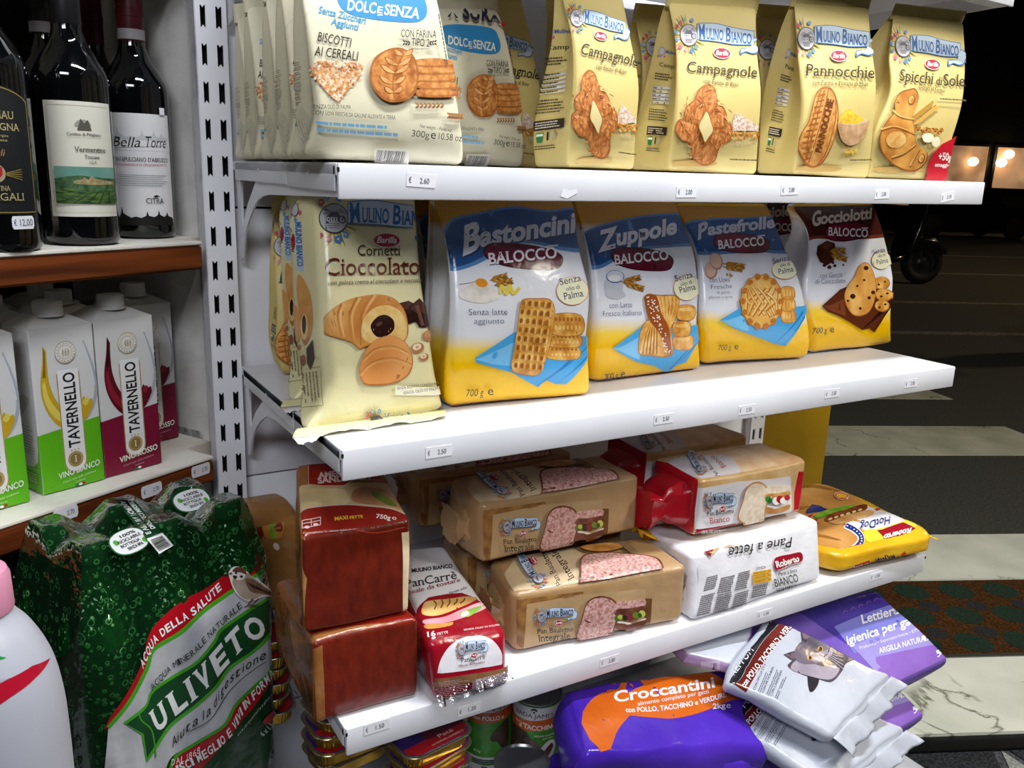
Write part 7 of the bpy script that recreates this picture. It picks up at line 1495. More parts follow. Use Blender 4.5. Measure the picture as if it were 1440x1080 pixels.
F.poly(cdg, DG); F.poly(band(curve([(225, 760), (240, 800), (300, 860), (325, 1010)], 5), 8), GRN)
def along(s, pts, h, mat, st, upv=None):
    """letters set one by one along a bent baseline"""
    c = curve(pts, 12); L_ = np.r_[0, np.cumsum(np.hypot(*np.diff(c, axis=0).T))]; adv = [1.0 if ch not in 'Il1 .i' else .5 for ch in s]; tot = sum(adv); a = 0
    wr.hold = False
    for ch, w_ in zip(s, adv):
        t0, t1 = (a + .08 * w_) / tot * L_[-1], (a + w_ * .9) / tot * L_[-1]; a += w_
        if ch == ' ': continue
        p0 = np.array([np.interp(t0, L_, c[:, k]) for k in (0, 1)]); p1 = np.array([np.interp(t1, L_, c[:, k]) for k in (0, 1)]); F.text(ch, p0, p1, h, mat, st, up=upv); wr.hold = True
    wr.hold = False
LT = I('#e3e5e6')
along('ULIVETO', [(318, 880), (440, 760), (560, 660), (680, 540), (800, 400), (880, 330), (985, 290)], 118, LT, 'Bs', (-.42, -1))
along('ACQUA DELLA SALUTE', [(246, 500), (320, 350), (450, 245), (560, 175), (710, 32)], 42, LT, 'b', (-.45, -1))
along('ACQUA MINERALE NATURALE', [(300, 625), (420, 500), (540, 420), (650, 300), (740, 215), (830, 135)], 34, I('#1d2320'), '', (-.45, -1))
along('Aiuta la digestione', [(415, 960), (520, 850), (640, 760), (740, 600), (840, 510), (970, 430)], 50, I('#16201a'), 'i', (-.2, -1)); F.poly(band(curve([(520, 860), (640, 790), (740, 640), (840, 540), (960, 455)], 5), 5, 3), I('#16201a'))
along('DIGERISCI MEGLIO E VIVI IN FORMA', [(300, 1190), (480, 1090), (620, 1010), (760, 890), (840, 740), (920, 650), (1010, 535)], 46, LT, 'b', (-.4, -1)); along('DAL 1868', [(410, 1060), (500, 1030), (585, 980)], 34, LT, 'i', (-.2, -1))
along('www.acquedellasalute.it', [(800, 890), (900, 770), (1020, 625)], 18, I('#a9b8ac'), 'i', (-.4, -1)); F.poly(blob([(945, 800), (1000, 745), (1008, 775), (970, 820)], 4), I('#b03038')); F.text('6 x 1,5', (945, 890), (1005, 830), 28, I('#b9c4bb'), 'b')
# the sparrow
BRW, BRD = mottled('#4a382c', '#6d5544', 60, 'film'), I('#2c211b')
F.poly(blob([(752, -20), (745, -60), (770, -92), (815, -95), (850, -70), (880, -40), (950, 10), (1004, 66), (994, 78), (940, 78), (900, 95), (850, 100), (800, 70), (770, 30)], 5), I('#d9d6d2'))
F.poly(blob([(765, -5), (790, -40), (850, -60), (890, -30), (950, 20), (1000, 68), (940, 70), (890, 92), (840, 92), (800, 62)], 5), mottled('#8a7c6e', '#a89a8a', 40, 'film')); F.poly(blob([(840, -20), (880, -25), (940, 20), (1000, 68), (930, 60), (870, 45)], 5), BRW)
for k in range(4): F.poly(band(curve([(850 + k * 10, -5 + k * 9), (900 + k * 12, 18 + k * 9), (960 + k * 8, 52 + k * 4)], 4), 4, 2), BRD)
F.ell(800, -52, 42, 36, I('#c9c4bd'), 20); F.poly(blob([(765, -66), (785, -90), (815, -94), (842, -74), (845, -52), (815, -62)], 4), I('#5a3a2c')); F.ell(786, -58, 7, 7, BRD); F.ell(818, -38, 9, 8, BRD); F.poly([(758, -62), (740, -52), (762, -48)], BRD); F.poly(blob([(768, -42), (790, -40), (784, -24), (770, -28)], 4), BRD)
for x in (862, 890): F.poly(band([(x + 20, 88), (x, 108), (x - 14, 130)], 7), I('#4a3d30')); F.poly(band([(x - 30, 136), (x - 14, 128), (x + 20, 120)], 6), I('#4a3d30'))
wr.flush(); V = np.vstack(wr.V); me = bpy.data.meshes.new('printed_wrap'); me.from_pydata((V - wo).tolist(), [], [f for Fx in wr.F for f in Fx.tolist()])
for m in wr.mats: me.materials.append(m)
me.polygons.foreach_set('material_index', np.concatenate(wr.MI).astype(np.int32)); me.polygons.foreach_set('use_smooth', [True] * len(me.polygons)); link('printed_wrap', me, wroot)
# carry strap across the top, and the two neck stickers
def strap():
    bm = bmesh.new(); n = 26; rows = []; mats_ = [mottled('#0c3a1c', '#144a26', 20, 'film'), I('#d9d9dc'), I('#e2e2e4'), I('#22302a')]
    for i in range(n + 1):
        t = i / n; rows.append([on_film(158 + 66 * t, 699 + 80 * t, .007) - wo, on_film(187 + 57 * t, 701 + 66 * t, .007) - wo])
    R_ = np.array(rows); rows = R_.copy()
    for _ in range(4): rows[1:-1] = (rows[:-2] + rows[1:-1] * 2 + rows[2:]) / 4
    rows = list(rows)
    vs = [[bm.verts.new(q) for q in r] for r in rows]
    for i in range(n): f = bm.faces.new((vs[i][0], vs[i][1], vs[i + 1][1], vs[i + 1][0])); f.material_index = 1 if i < 1 else (2 if i > 18 else 0)
    rows = np.array(rows)
    def at_(t, s_): i = min(int(t * n), n - 1); f = t * n - i; a = rows[i] * (1 - f) + rows[i + 1] * f; return a[0] * (1 - s_) + a[1] * s_ + (UP * .4 - FWD) * .0008
    for txt, t0, t1, s0_, s1_, st in (('E VIVI IN FORMA', .68, .06, .18, .46, 'B'), ('DIGERISCI MEGLIO', .62, .04, .62, .86, 'B')):
        V2, T2 = text2d(txt, st); q = [bm.verts.new(at_(t0 + (t1 - t0) * a, s0_ + (s1_ - s0_) * b_)) for a, b_ in V2]
        for tr in T2:
            try: bm.faces.new([q[i] for i in tr]).material_index = 1
            except ValueError: pass
    rnd = random.Random(1); t = .77
    while t < .97:
        w_ = .004 + .006 * rnd.random(); q = [bm.verts.new(at_(a, b_)) for a, b_ in ((t, .12), (t, .88), (t + w_, .88), (t + w_, .12))]; bm.faces.new(q).material_index = 3; t += w_ + .004 + .005 * rnd.random()
    from_bm('carry_strap', bm, mats_, wroot, smooth=False)
strap()
def neck_sticker(c, tilt, sx, name='neck_sticker'):
    bm = bmesh.new(); c = np.array(c) - wo; ex = np.append(we, 0) * math.cos(tilt) + np.append(wg, 0) * math.sin(tilt); nrm_ = np.array([wg[0] * .62, wg[1] * .62, .78]); ey = np.cross(nrm_, ex); ey /= np.linalg.norm(ey); mats_ = [I('#1c5a2c'), I('#d2d4d8'), I('#1d2a22'), I('#4d9a34')]
    def pt(x, y, h): return c + ex * x + ey * y + nrm_ * (h + .004)
    for r, mi, h in ((1.0, 0, .0), (.93, 1, .0004)): f = bm.faces.new([bm.verts.new(pt(.0235 * sx * r * math.copysign(abs(math.cos(t)) ** .8, math.cos(t)), .0155 * r * math.copysign(abs(math.sin(t)) ** .8, math.sin(t)), h)) for t in np.linspace(0, 6.283, 28, endpoint=False)]); f.material_index = mi
    for txt, x0, x1, y in (('100%', -.006, .014, .0075), ('RICICLABILE', -.013, .017, .002), ('BOTTIGLIA', -.013, .012, -.0035), ('SENZA BPA', -.008, .012, -.009)):
        V2, T2 = text2d(txt, 'b'); q = [bm.verts.new(pt(x0 + (x1 - x0) * a, y + b_ * .0036 - .001, .0008)) for a, b_ in V2]
        for tr in T2:
            try: bm.faces.new([q[i] for i in tr]).material_index = 2
            except ValueError: pass
    for cx, cy in ((-.0145, .004), (.0165, -.006)): f = bm.faces.new([bm.verts.new(pt(cx + .0028 * math.cos(t), cy + .0034 * math.sin(t), .0008)) for t in np.linspace(0, 6.283, 14, endpoint=False)]); f.material_index = 3
    from_bm(name, bm, mats_, wroot)
neck_sticker(on_film(180, 764, .012), -.25, 1.0); neck_sticker(on_film(268, 706, .012), -.1, 1.05)

# ------------------------------------------------------------------ white bottle with pink cap, cut by the picture edge
hd_ = noisy('white_hdpe', '#a3a6b2', '#b4b7c2', 6, .4, bump=.12, spec=.4); pk = noisy('pink_cap', '#d08aa6', '#dea0b8', 6, .45, bump=.05)
wc = np.array([-.3105, -.20, .0]); bz = .745
wbt = empty('white_bottle', (wc[0], wc[1], bz), 'white plastic bottle with pink cap, red and green swooshes, cut by the picture edge', 'plastic bottle')
lathe('bottle_body', [(0, .004), (.040, 0), (.0455, .006), (.0465, .02), (.0465, .11)] + [tuple(q) for q in curve([(.0465, .11), (.0455, .150), (.041, .180), (.032, .203), (.0235, .216), (.021, .222)], 6)] + [(.0205, .232)], hd_, wbt, None, 56)
lathe('cap', [(.0225, .221), (.0228, .222), (.0222, .243), (.0205, .2475), (.008, .249), (0, .249)], pk, wbt, None, 44)
av = math.atan2(CAM[1] - wc[1], CAM[0] - wc[0])
bm, ml = arc_print(wbt, None, .0466, [('poly', [(-.02, .183), (.01, .1885), (.030, .1885), (.052, .183), (.030, .181), (.01, .178), (-.02, .170)], ink('#a3142a', 'film')), ('poly', [(-.02, .214), (-.002, .208), (.014, .200), (-.002, .201), (-.02, .203)], ink('#1f8a3f', 'film')), ('poly', [(-.02, .196), (.0, .191), (.012, .1885), (-.01, .187), (-.02, .186)], ink('#9a9aa6', 'film'))], av + .12, None)
SH = [(0, .0466), (.11, .0466)] + [(q[1], q[0]) for q in curve([(.0465, .11), (.0455, .150), (.041, .180), (.032, .203), (.0235, .216), (.021, .222)], 6)]
for v in bm.verts:                                        # follow the shoulder
    r = np.interp(v.co.z, [q[0] for q in SH], [q[1] for q in SH]); l = math.hypot(v.co.x, v.co.y); v.co.x *= (r + .0004) / l; v.co.y *= (r + .0004) / l
from_bm('swoosh_print', bm, ml, wbt)
# ------------------------------------------------------------------ below the bread: tins, cans and pet bags on the base deck
foil = noisy('gold_foil', '#8a6a1e', '#c79a34', 30, .28, bump=.1, spec=.5); foil.node_tree.nodes['Principled BSDF'].inputs['Metallic'].default_value = .85
rimm = plain('pale_gold_rim', '#b9ad8a', .25, .9)
def rr(w_, d, r, n=8):
    o = []
    for cx, cy, a0 in ((w_ - r, d - r, 0), (-(w_ - r), d - r, 90), (-(w_ - r), -(d - r), 180), (w_ - r, -(d - r), 270)):
        for k in range(n + 1): a = math.radians(a0 + 90 * k / n); o.append((cx + r * math.cos(a), cy + r * math.sin(a)))
    return o
def pate_tin():
    root = empty('pate_tin', (0, 0, 0), 'gold foil pate tin with purple and red lid', 'food tin', 'stacked gold pate tins')
    W_, D_, R_ = .050, .036, .020
    def loft(name, secs, mat, parent=root):
        bm = bmesh.new(); R = []
        for w_, d, r, z, rib in secs:
            o = rr(w_, d, r, 14); R.append([bm.verts.new((x * (1 + (rib if i % 2 else 0)), y * (1 + (rib if i % 2 else 0)), z)) for i, (x, y) in enumerate(o)])
        for a, b in zip(R[:-1], R[1:]):
            for i in range(len(a)): bm.faces.new((a[i], a[(i + 1) % len(a)], b[(i + 1) % len(a)], b[i]))
        bm.faces.new(R[0][::-1]); bm.faces.new(R[-1]); return from_bm(name, bm, mat, parent)
    loft('tin_body', [(.043, .029, .018, 0, 0), (.044, .030, .018, .002, .012), (.0465, .0325, .019, .018, .012), (.047, .033, .019, .0185, 0)], foil)
    loft('rim', [(.047, .033, .019, .0183, 0), (W_, D_, R_, .0187, 0), (W_ + .0006, D_ + .0006, R_, .0196, 0), (W_, D_, R_, .0205, 0), (.0475, .0335, .019, .0207, 0), (.0468, .0328, .0185, .0198, 0)], rimm)
    lid = loft('lid', [(.046, .032, .018, .0190, 0), (.046, .032, .018, .0201, 0)], mottled('#2c1a60', '#3f2a80', 30, 'film'))
    bm = bmesh.new(); ml = [ink('#a3141e', 'film'), ink('#5c1626', 'film'), ink('#d8c9b0', 'film'), ink('#4a2e86', 'film')]
    def P(pts, m, h): bm.faces.new([bm.verts.new((x, y, .0203 + h)) for x, y in pts]).material_index = m
    P([(-.045, -.012), (.045, -.010), (.045, -.020), (.034, -.031), (-.034, -.031), (-.045, -.021)], 0, 0); P([tuple(q) for q in blob([(-.012, -.012), (.0, .012), (.014, .022), (.034, .018), (.044, .004), (.044, -.010)], 4)], 1, .0001); P([tuple(q) for q in blob([(-.044, .006), (-.030, .022), (-.018, .010), (-.03, -.004)], 4)], 3, .0001)
    for t, x0, x1, y, h in (('Patè', .004, .026, -.019, .0062), ('con SALMONE e GAMBERETTO', -.012, .036, -.0265, .0032)):
        V2, T2 = text2d(t, ''); q = [bm.verts.new((x0 + (x1 - x0) * a, y + b * h, .0206)) for a, b in V2]
        for tr in T2:
            try: bm.faces.new([q[i] for i in tr]).material_index = 2
            except ValueError: pass
    from_bm('lid_print', bm, ml, lid); return root
tin = pate_tin(); first = [True]
def stack(x, y, ztop, n, rz, names, jit=1):
    rnd = random.Random(int(x * 1000) + n)
    for k in range(n):
        z = ztop - .0210 * (k + 1) - .0002 * k; lo = (x + rnd.uniform(-.003, .003) * jit, y + rnd.uniform(-.003, .003) * jit, z); a = math.radians(rz + rnd.uniform(-4, 4) * jit)
        if first[0]: tin.location = lo; tin.rotation_euler = (0, 0, a); tin['label'] = names[k]; first[0] = False
        else: dup(tin, lo, names[k], a)
stack(.040, .105, .613, 4, 8, ['gold pate tin topping the stack under the bread shelf\'s left corner', 'gold pate tin second from the top under the shelf\'s left corner', 'gold pate tin third from the top under the shelf\'s left corner', 'gold pate tin fourth from the top under the shelf\'s left corner'])
stack(.126, .052, .569, 3, 12, ['gold pate tin with its purple-red lid in view, atop the stack by the cans', 'gold pate tin directly under the one with its lid in full view', 'gold pate tin third down in the stack by the dog food cans'])
stack(-.018, .285, .634, 6, 80, ['topmost gold pate tin of the dim stack beside the water pack', 'second gold pate tin down in the dim stack beside the water pack', 'third gold pate tin down in the dim stack beside the water pack', 'fourth gold pate tin in the dim stack beside the water pack', 'fifth gold pate tin down in the dim stack beside the water pack', 'sixth gold pate tin down in the dim stack beside the water pack'])
# dog food cans
cmet = plain('can_metal', '#9a9ca0', .25, .9)
def dog_can(loc, label, items, a_off=0):
    root = empty('pet_food_can', loc, label, 'pet food can', 'dog food cans'); R = .0365
    lathe('can_body', [(0, .002), (R - .003, 0), (R + .0008, .0005), (R + .0008, .002), (R, .003), (R, .107), (R + .0008, .108), (R + .0008, .1095), (R - .001, .110), (R - .003, .107), (0, .107)], [cmet, mottled('#2f7a1c', '#3c8f24', 20, 'film')], root, None, 48, mi=[0, 0, 0, 0, 1, 0, 0, 0, 0, 0])
    av = math.atan2(CAM[1] - loc[1], CAM[0] - loc[0]) + a_off; bm, ml = arc_print(root, None, R, items, av, None); from_bm('can_label', bm, ml, root); return root
def can_art(kind):
    W = ink('#c9c8cc', 'film'); OR = mottled('#b04a14', '#c45a1e', 20, 'film'); GRc = mottled('#2c7418', '#45992a', 14, 'film'); DB = mottled('#2a1c18', '#46322a', 40, 'film'); TX = ink('#e6dcd2', 'film'); BKc = ink('#1c1a1c', 'film')
    it = [('rect', -.055, .004, .055, .082, GRc), ('rect', -.055, .082, .055, .105, W), ('poly', [(-.055, .060)] + [(.055, .072), (.055, .090)] + [(-.055, .078)], OR), ('rect', -.055, .004, .055, .008, W)]
    it += [('text', 'BADA JAMES', -.034, .026, .088 + .0, .0065, BKc, 's')]
    for dx, dy in ((0, 0), (-.0035, .0035), (-.0012, .0048), (.0012, .0048), (.0035, .0035)): it.append(('poly', [(-.004 + dx + .0014 * math.cos(t), .0975 + dy + .0016 * math.sin(t)) for t in np.linspace(0, 6, 8)], BKc))
    if kind == 0:
        it += [('text', 'Bocconi', -.034, -.012, .0745, .0045, TX, ''), ('text', 'e TACCHINO', -.026, .032, .0675 + .001, .0075, TX, 'b')]
        it += [('poly', [tuple(q) for q in blob([(-.045, .060), (-.03, .066), (-.014, .062), (-.006, .050), (.004, .044), (.002, .032), (-.006, .036), (-.008, .022), (-.02, .010), (-.045, .010)], 5)], DB), ('poly', [tuple(q) for q in blob([(-.008, .05), (.0, .052), (.006, .042), (.002, .032), (-.005, .038)], 4)], mottled('#4a362c', '#6a5044', 40, 'film'))]
        for x, y in ((-.018, .053), (-.018, .042)): it.append(('poly', [(x + .0022 * math.cos(t), y + .0018 * math.sin(t)) for t in np.linspace(0, 6, 8)], BKc))
        it += [('poly', [(.018 + .013 * math.cos(t) + .005 * math.sin(t), .030 + .020 * math.sin(t)) for t in np.linspace(0, 6.1, 24)], ink('#cfc8d2', 'film')), ('poly', [tuple(q) for q in blob([(.008, .020), (.014, .034), (.024, .044), (.028, .036), (.018, .022), (.012, .016)], 4)], mottled('#3a1410', '#6a2c22', 200, 'film')), ('text', 'alimento completo', -.002, .030, .058, .0032, TX, 'i'), ('text', 'per cani', .010, .026, .053, .0032, TX, 'i')]
    else:
        it += [('text', 'con POLLO e', -.024, .024, .0715, .0068, TX, 'b'), ('poly', [tuple(q) for q in blob([(.004, .044), (.012, .056), (.022, .064), (.034, .066), (.036, .020), (.022, .022), (.014, .034), (.006, .036)], 5)], DB), ('text', '415g', -.022, -.010, .016, .0045, TX, '')]
    return it
A0, A1 = can_art(0), can_art(1)
dog_can((.300, .205, .386), 'green dog food can with orange POLLO band and brown dog profile', A1, .0)
dog_can((.355, .155, .386), 'green dog food can with orange TACCHINO band and a dog\'s face', A0, .0)
dog_can((.300, .205, .2752), 'lower dog food can, its white paw-print top showing under the POLLO can', A1, .0)
dog_can((.252, .03, .386), 'dog food can in front, only its grey metal rim showing', A1, .3)
dog_can((.238, .225, .386), 'dog food can in shadow left of the POLLO can', A0, .2)
# ---- pet bags
def slab(top4, th, out=0.0):
    """bag lying with its printed face up: FL, FR, BL, BR of the top face, sinking th below"""
    t = [np.array(q, float) for q in top4]; n = np.cross(t[1] - t[0], t[2] - t[0]); n /= np.linalg.norm(n); n = n if n[2] > 0 else -n
    return [(-1, *[q - n * th for q in t]), (1, *t)]
purp = noisy('purple_film', '#3d1f9e', '#5430bd', 5, .22, bump=.5, spec=.5, dist=.02)
def croc():
    top = [at(822, 1062, y=-.085), at(1090, 1052, y=-.105), at(792, 968, y=.035), at(1044, 932, y=.02)]
    p = Pack('cat_food_bag', slab(top, .062), purp, r=(.012, .010, .020), bulge=(.0, .006), wr=.0034, seed=51, n=(26, 18, 8), crease=.65, wf=26)
    F = p.face('top').zoom(780, 880, 4.5); OR = mottled('#b85410', '#d66a18', 6, 'film')
    F.poly(np.vstack([curve([(300, 300), (400, 260), (520, 235), (760, 200), (900, 260), (1050, 330), (1130, 400), (1200, 468)], 5), curve([(1120, 470), (1000, 520), (880, 562), (740, 588), (600, 580), (480, 570)], 5), curve([(470, 575), (400, 660), (355, 780)], 4), [(290, 800), (220, 720), (170, 620), (180, 520), (260, 430), (330, 420)]]), OR)
    F.poly(blob([(300, 290), (420, 250), (430, 330), (400, 400), (330, 410), (230, 470), (160, 560), (150, 430)], 4), purp)
    for q in ([(455, 370), (500, 330), (560, 370), (520, 395), (460, 420)], [(560, 300), (590, 240), (650, 240), (650, 310), (600, 350)], [(690, 280), (730, 230), (810, 240), (800, 290), (740, 310)]): F.poly(blob(q, 4), purp)
    W = ink('#e6dfe6', 'film')
    F.text('Croccantini', (380, 486), (1015, 390), 66, W, 'b', up=(-.16, -1)); F.text('alimento completo per gatti', (525, 508), (975, 428), 25, W, '', up=(-.16, -1)); F.text('con POLLO, TACCHINO e VERDURE', (450, 548), (1085, 450), 30, W, 'b', up=(-.16, -1), bow=-26)
    F.text('2kg', (1000, 528), (1080, 520), 32, W, 'b'); F.text('e', (1086, 524), (1114, 521), 38, W, '')
    return p
pc = croc(); oc = thing(pc, 'upper purple and orange cat food bag, folded at its front', 'cat food bag', 'purple and orange cat food bags')
c0 = pc.co[0]; sheet('folded_flap', c0[0] + (.05, -.004, .03), c0[1] + (-.01, -.002, .05), c0[0] + (.06, -.006, -.03), c0[1] + (-.012, -.014, -.005), purp, oc, pc.o, .006, 26, 6, 0, 3, 3, .0015)
sheet('white_seal', c0[1] + (-.075, -.016, -.001), c0[1] + (-.002, -.016, .012), c0[1] + (-.080, -.019, -.007), c0[1] + (-.001, -.019, .004), ink('#cfd0da', 'film'), oc, pc.o, .001, 14, 2, 0, 2, 4)
dup(oc, pc.o + np.array([-.012, .012, -.092]), 'lower purple and orange cat food bag, sticking out left under the other', math.radians(3))
greyw = noisy('silver_white_film', '#aeb3c0', '#c6cad6', 6, .24, bump=.6, spec=.5, dist=.02)
def whitebag():
    top = [at(1018, 954, y=-.055), at(1172, 1032, y=-.15), at(1082, 864, y=.015), at(1254, 946, y=-.095)]
    p = Pack('cat_food_bag', slab(top, .024), greyw, r=(.010, .008, .014), bulge=(.0, .006), wr=.0034, seed=52, n=(26, 18, 8), crease=.7, wf=26)
    F = p.face('top').zoom(920, 800, 2.769); BKb, BRb = ink('#1b1b22', 'film'), mottled('#5c1a16', '#762620', 8, 'film'); W = ink('#e3e3e8', 'film'); T_ = ink('#55586a', 'film')
    F.poly(np.vstack([curve([(270, 440), (300, 425), (360, 330), (420, 240), (470, 180), (520, 120)], 4), curve([(560, 130), (500, 200), (440, 260), (390, 330), (340, 420), (312, 450)], 4)]), BKb); F.poly(np.vstack([curve([(312, 450), (342, 420), (392, 330), (442, 260), (502, 200), (560, 130)], 4), curve([(620, 150), (560, 210), (490, 280), (430, 360), (385, 430), (358, 480)], 4)]), BRb)
    F.text('PREMIUM', (300, 432), (388, 318), 26, W, '', up=(-.75, -.65)); F.text('STERILIZED', (425, 240), (480, 182), 20, W, '', up=(-.75, -.65)); F.text('con POLLO, TACCHINO e VERDURE', (352, 464), (566, 192), 22, W, 'b', up=(-.75, -.65), bow=4)
    for k, t in enumerate(('CON OMEGA 3 E 6', 'CON METIONINA', 'CON CARNITINA')): F.text(t, (392 + k * 33, 472 + k * 12), (434 + k * 33, 372 + k * 12), 9, T_, ''); F.lines((404 + k * 33, 476 + k * 12), (446 + k * 33, 376 + k * 12), (6, 4), 2, T_, 3, k, .3)
    # the printed grey cat, lying with its head tilted
    C1, C2, C3 = mottled('#57505c', '#7d7482', 26, 'film'), mottled('#37323a', '#5a525e', 26, 'film'), mottled('#8d8492', '#aaa0ae', 20, 'film'); E1, E2 = ink('#c79a3a', 'film'), ink('#17141a', 'film')
    F.poly(blob([(610, 240), (660, 232), (730, 255), (800, 290), (815, 310), (790, 345), (745, 370), (730, 400), (690, 440), (640, 430), (570, 410), (520, 380), (540, 350)], 5), C2)
    F.poly(blob([(600, 400), (640, 430), (625, 470), (605, 478), (597, 440)], 4), ink('#2c2830', 'film')); F.poly(blob([(570, 350), (650, 380), (720, 380), (690, 430), (610, 420), (530, 390)], 4), C3)
    F.poly([(502, 335), (560, 318), (570, 352), (530, 356)], C2); F.poly([(508, 336), (552, 326), (556, 348), (530, 350)], ink('#6d5a66', 'film')); F.poly([(568, 243), (600, 246), (640, 270), (600, 312), (575, 290)], C2); F.poly([(574, 250), (600, 254), (622, 272), (598, 296), (580, 282)], ink('#7a6672', 'film'))
    F.poly(blob([(545, 330), (560, 295), (600, 270), (650, 262), (690, 280), (700, 310), (680, 345), (640, 368), (590, 372), (555, 360)], 5), C1); F.poly(blob([(610, 340), (660, 320), (690, 315), (690, 335), (650, 360), (615, 360)], 4), C3)
    for x, y in ((645, 314), (604, 348)): F.ell(x, y, 11, 10, E1); F.ell(x + 1, y, 6, 8, E2)
    F.poly([(676, 296), (690, 292), (686, 304)], ink('#3a2e36', 'film')); F.poly(band(curve([(682, 303), (676, 325), (660, 345)], 4), 3), E2)
    for k in range(4): F.poly(band([(670, 325 + k * 6), (705, 340 + k * 9), (735, 345 + k * 16)], 1.4), ink('#d9d4dc', 'film'), False)
    G = p.face('left').zoom(920, 800, 2.769); G.lines((310, 455), (520, 560), (0, 10), 3, ink('#8a78a8', 'film'), 6, 5)
    return p
pw_ = whitebag(); ow = thing(pw_, 'upper silver-white cat food bag with a grey cat portrait', 'cat food bag', 'silver-white cat food bags')
sheet('crumpled_end', pw_.co[1][1] - (0, 0, .006), pw_.co[1][3] - (0, 0, .006), pw_.co[0][1] + (.020, -.03, -.012), pw_.co[0][3] + (.022, -.022, -.004), greyw, ow, pw_.o, .006, 24, 7, 0, 3, 6, .001)
dup(ow, pw_.o + np.array([.0, -.02, -.066]), 'lower silver-white cat food bag, crumpled end showing under the portrait bag', math.radians(-7))
# silver bag with pink underside peeping out under the shelf
pk_ = Pack('cat_food_bag', slab([at(968, 918, y=.0), at(1046, 938, y=-.03), at(935, 892, y=.05), at(1062, 872, y=.03)], .018), {'': mottled('#8a7396', '#a58db0', 6, 'film'), 'top': greyw}, r=(.005, .005, .006), bulge=(0, .002), wr=.0018, seed=53, n=(14, 10, 6), crease=.7, wf=30)
F = pk_.face('front').zoom(780, 880, 4.5); F.rect(920, 225, 1045, 300, ink('#b9a6c0', 'film')); F.bars((928, 232), (1030, 236), (0, 50), 16, ink('#3a2c4a', 'film')); F.lines((760, 190), (900, 280), (0, 10), 4, ink('#4f3c62', 'film'), 5, 3)
thing(pk_, 'small silver bag end with lilac side and barcode, right under the shelf lip', 'cat food bag')
# lilac cat-litter bags
lil = noisy('lilac_film', '#6a4fb0', '#8468c4', 5, .24, bump=.4, spec=.5, dist=.02)
def litter():
    top = [at(1105, 1046, y=-.07), at(1342, 930, y=-.045), at(1030, 882, y=.065), at(1229, 824, y=.062)]
    p = Pack('cat_litter_bag', slab(top, .068), lil, r=(.012, .014, .026), bulge=(.003, .006), wr=.0022, seed=54, n=(26, 18, 8), crease=.5, wf=22)
    F = p.face('top').zoom(920, 800, 2.769); L1, L2, L3 = mottled('#3b2a8c', '#5a4bb0', 4, 'film'), mottled('#6a6cc4', '#8e8ed8', 4, 'film'), mottled('#8f84d0', '#a89cdc', 4, 'film'); W = ink('#ecebf4', 'film')
    F.poly([(560, 170), (880, 20), (1000, 180), (760, 300)], L1); F.poly([(700, 225), (930, 130), (1010, 215), (780, 330)], L2); F.poly([(770, 300), (1005, 205), (1120, 285), (860, 400)], L3); F.poly([(860, 345), (1110, 268), (1185, 330), (880, 470)], mottled('#7c56b4', '#9a72cc', 4, 'film'))
    F.text('Lettiera', (810, 214), (952, 174), 34, W, 'b', up=(-.2, -1)); F.text('igienica per gatti', (752, 296), (1032, 206), 34, W, 'b', up=(-.2, -1)); F.text('Profumata • Superassorbente • Efficace', (800, 314), (1050, 236), 12, W, '', up=(-.2, -1)); F.text('ARGILLA NATURALE', (876, 330), (1074, 276), 21, W, 'b', up=(-.2, -1)); F.text('5kg', (1102, 345), (1148, 318), 26, W, '', up=(-.3, -1))
    for k in range(5): F.poly(band(curve([(735 + k * 30, 175 - k * 12), (742 + k * 30, 162 - k * 12), (752 + k * 30, 168 - k * 12)], 3), 4), ink('#8a5ab0', 'film'), False)
    return p
plt_ = litter(); ol = thing(plt_, 'upper lilac cat-litter bag, its front corner jutting over the marble sill', 'cat litter bag', 'lilac cat-litter bags')
dup(ol, plt_.o + np.array([-.035, .0, -.104]), 'lower lilac cat-litter bag, a strip showing under the upper one', math.radians(1.5))

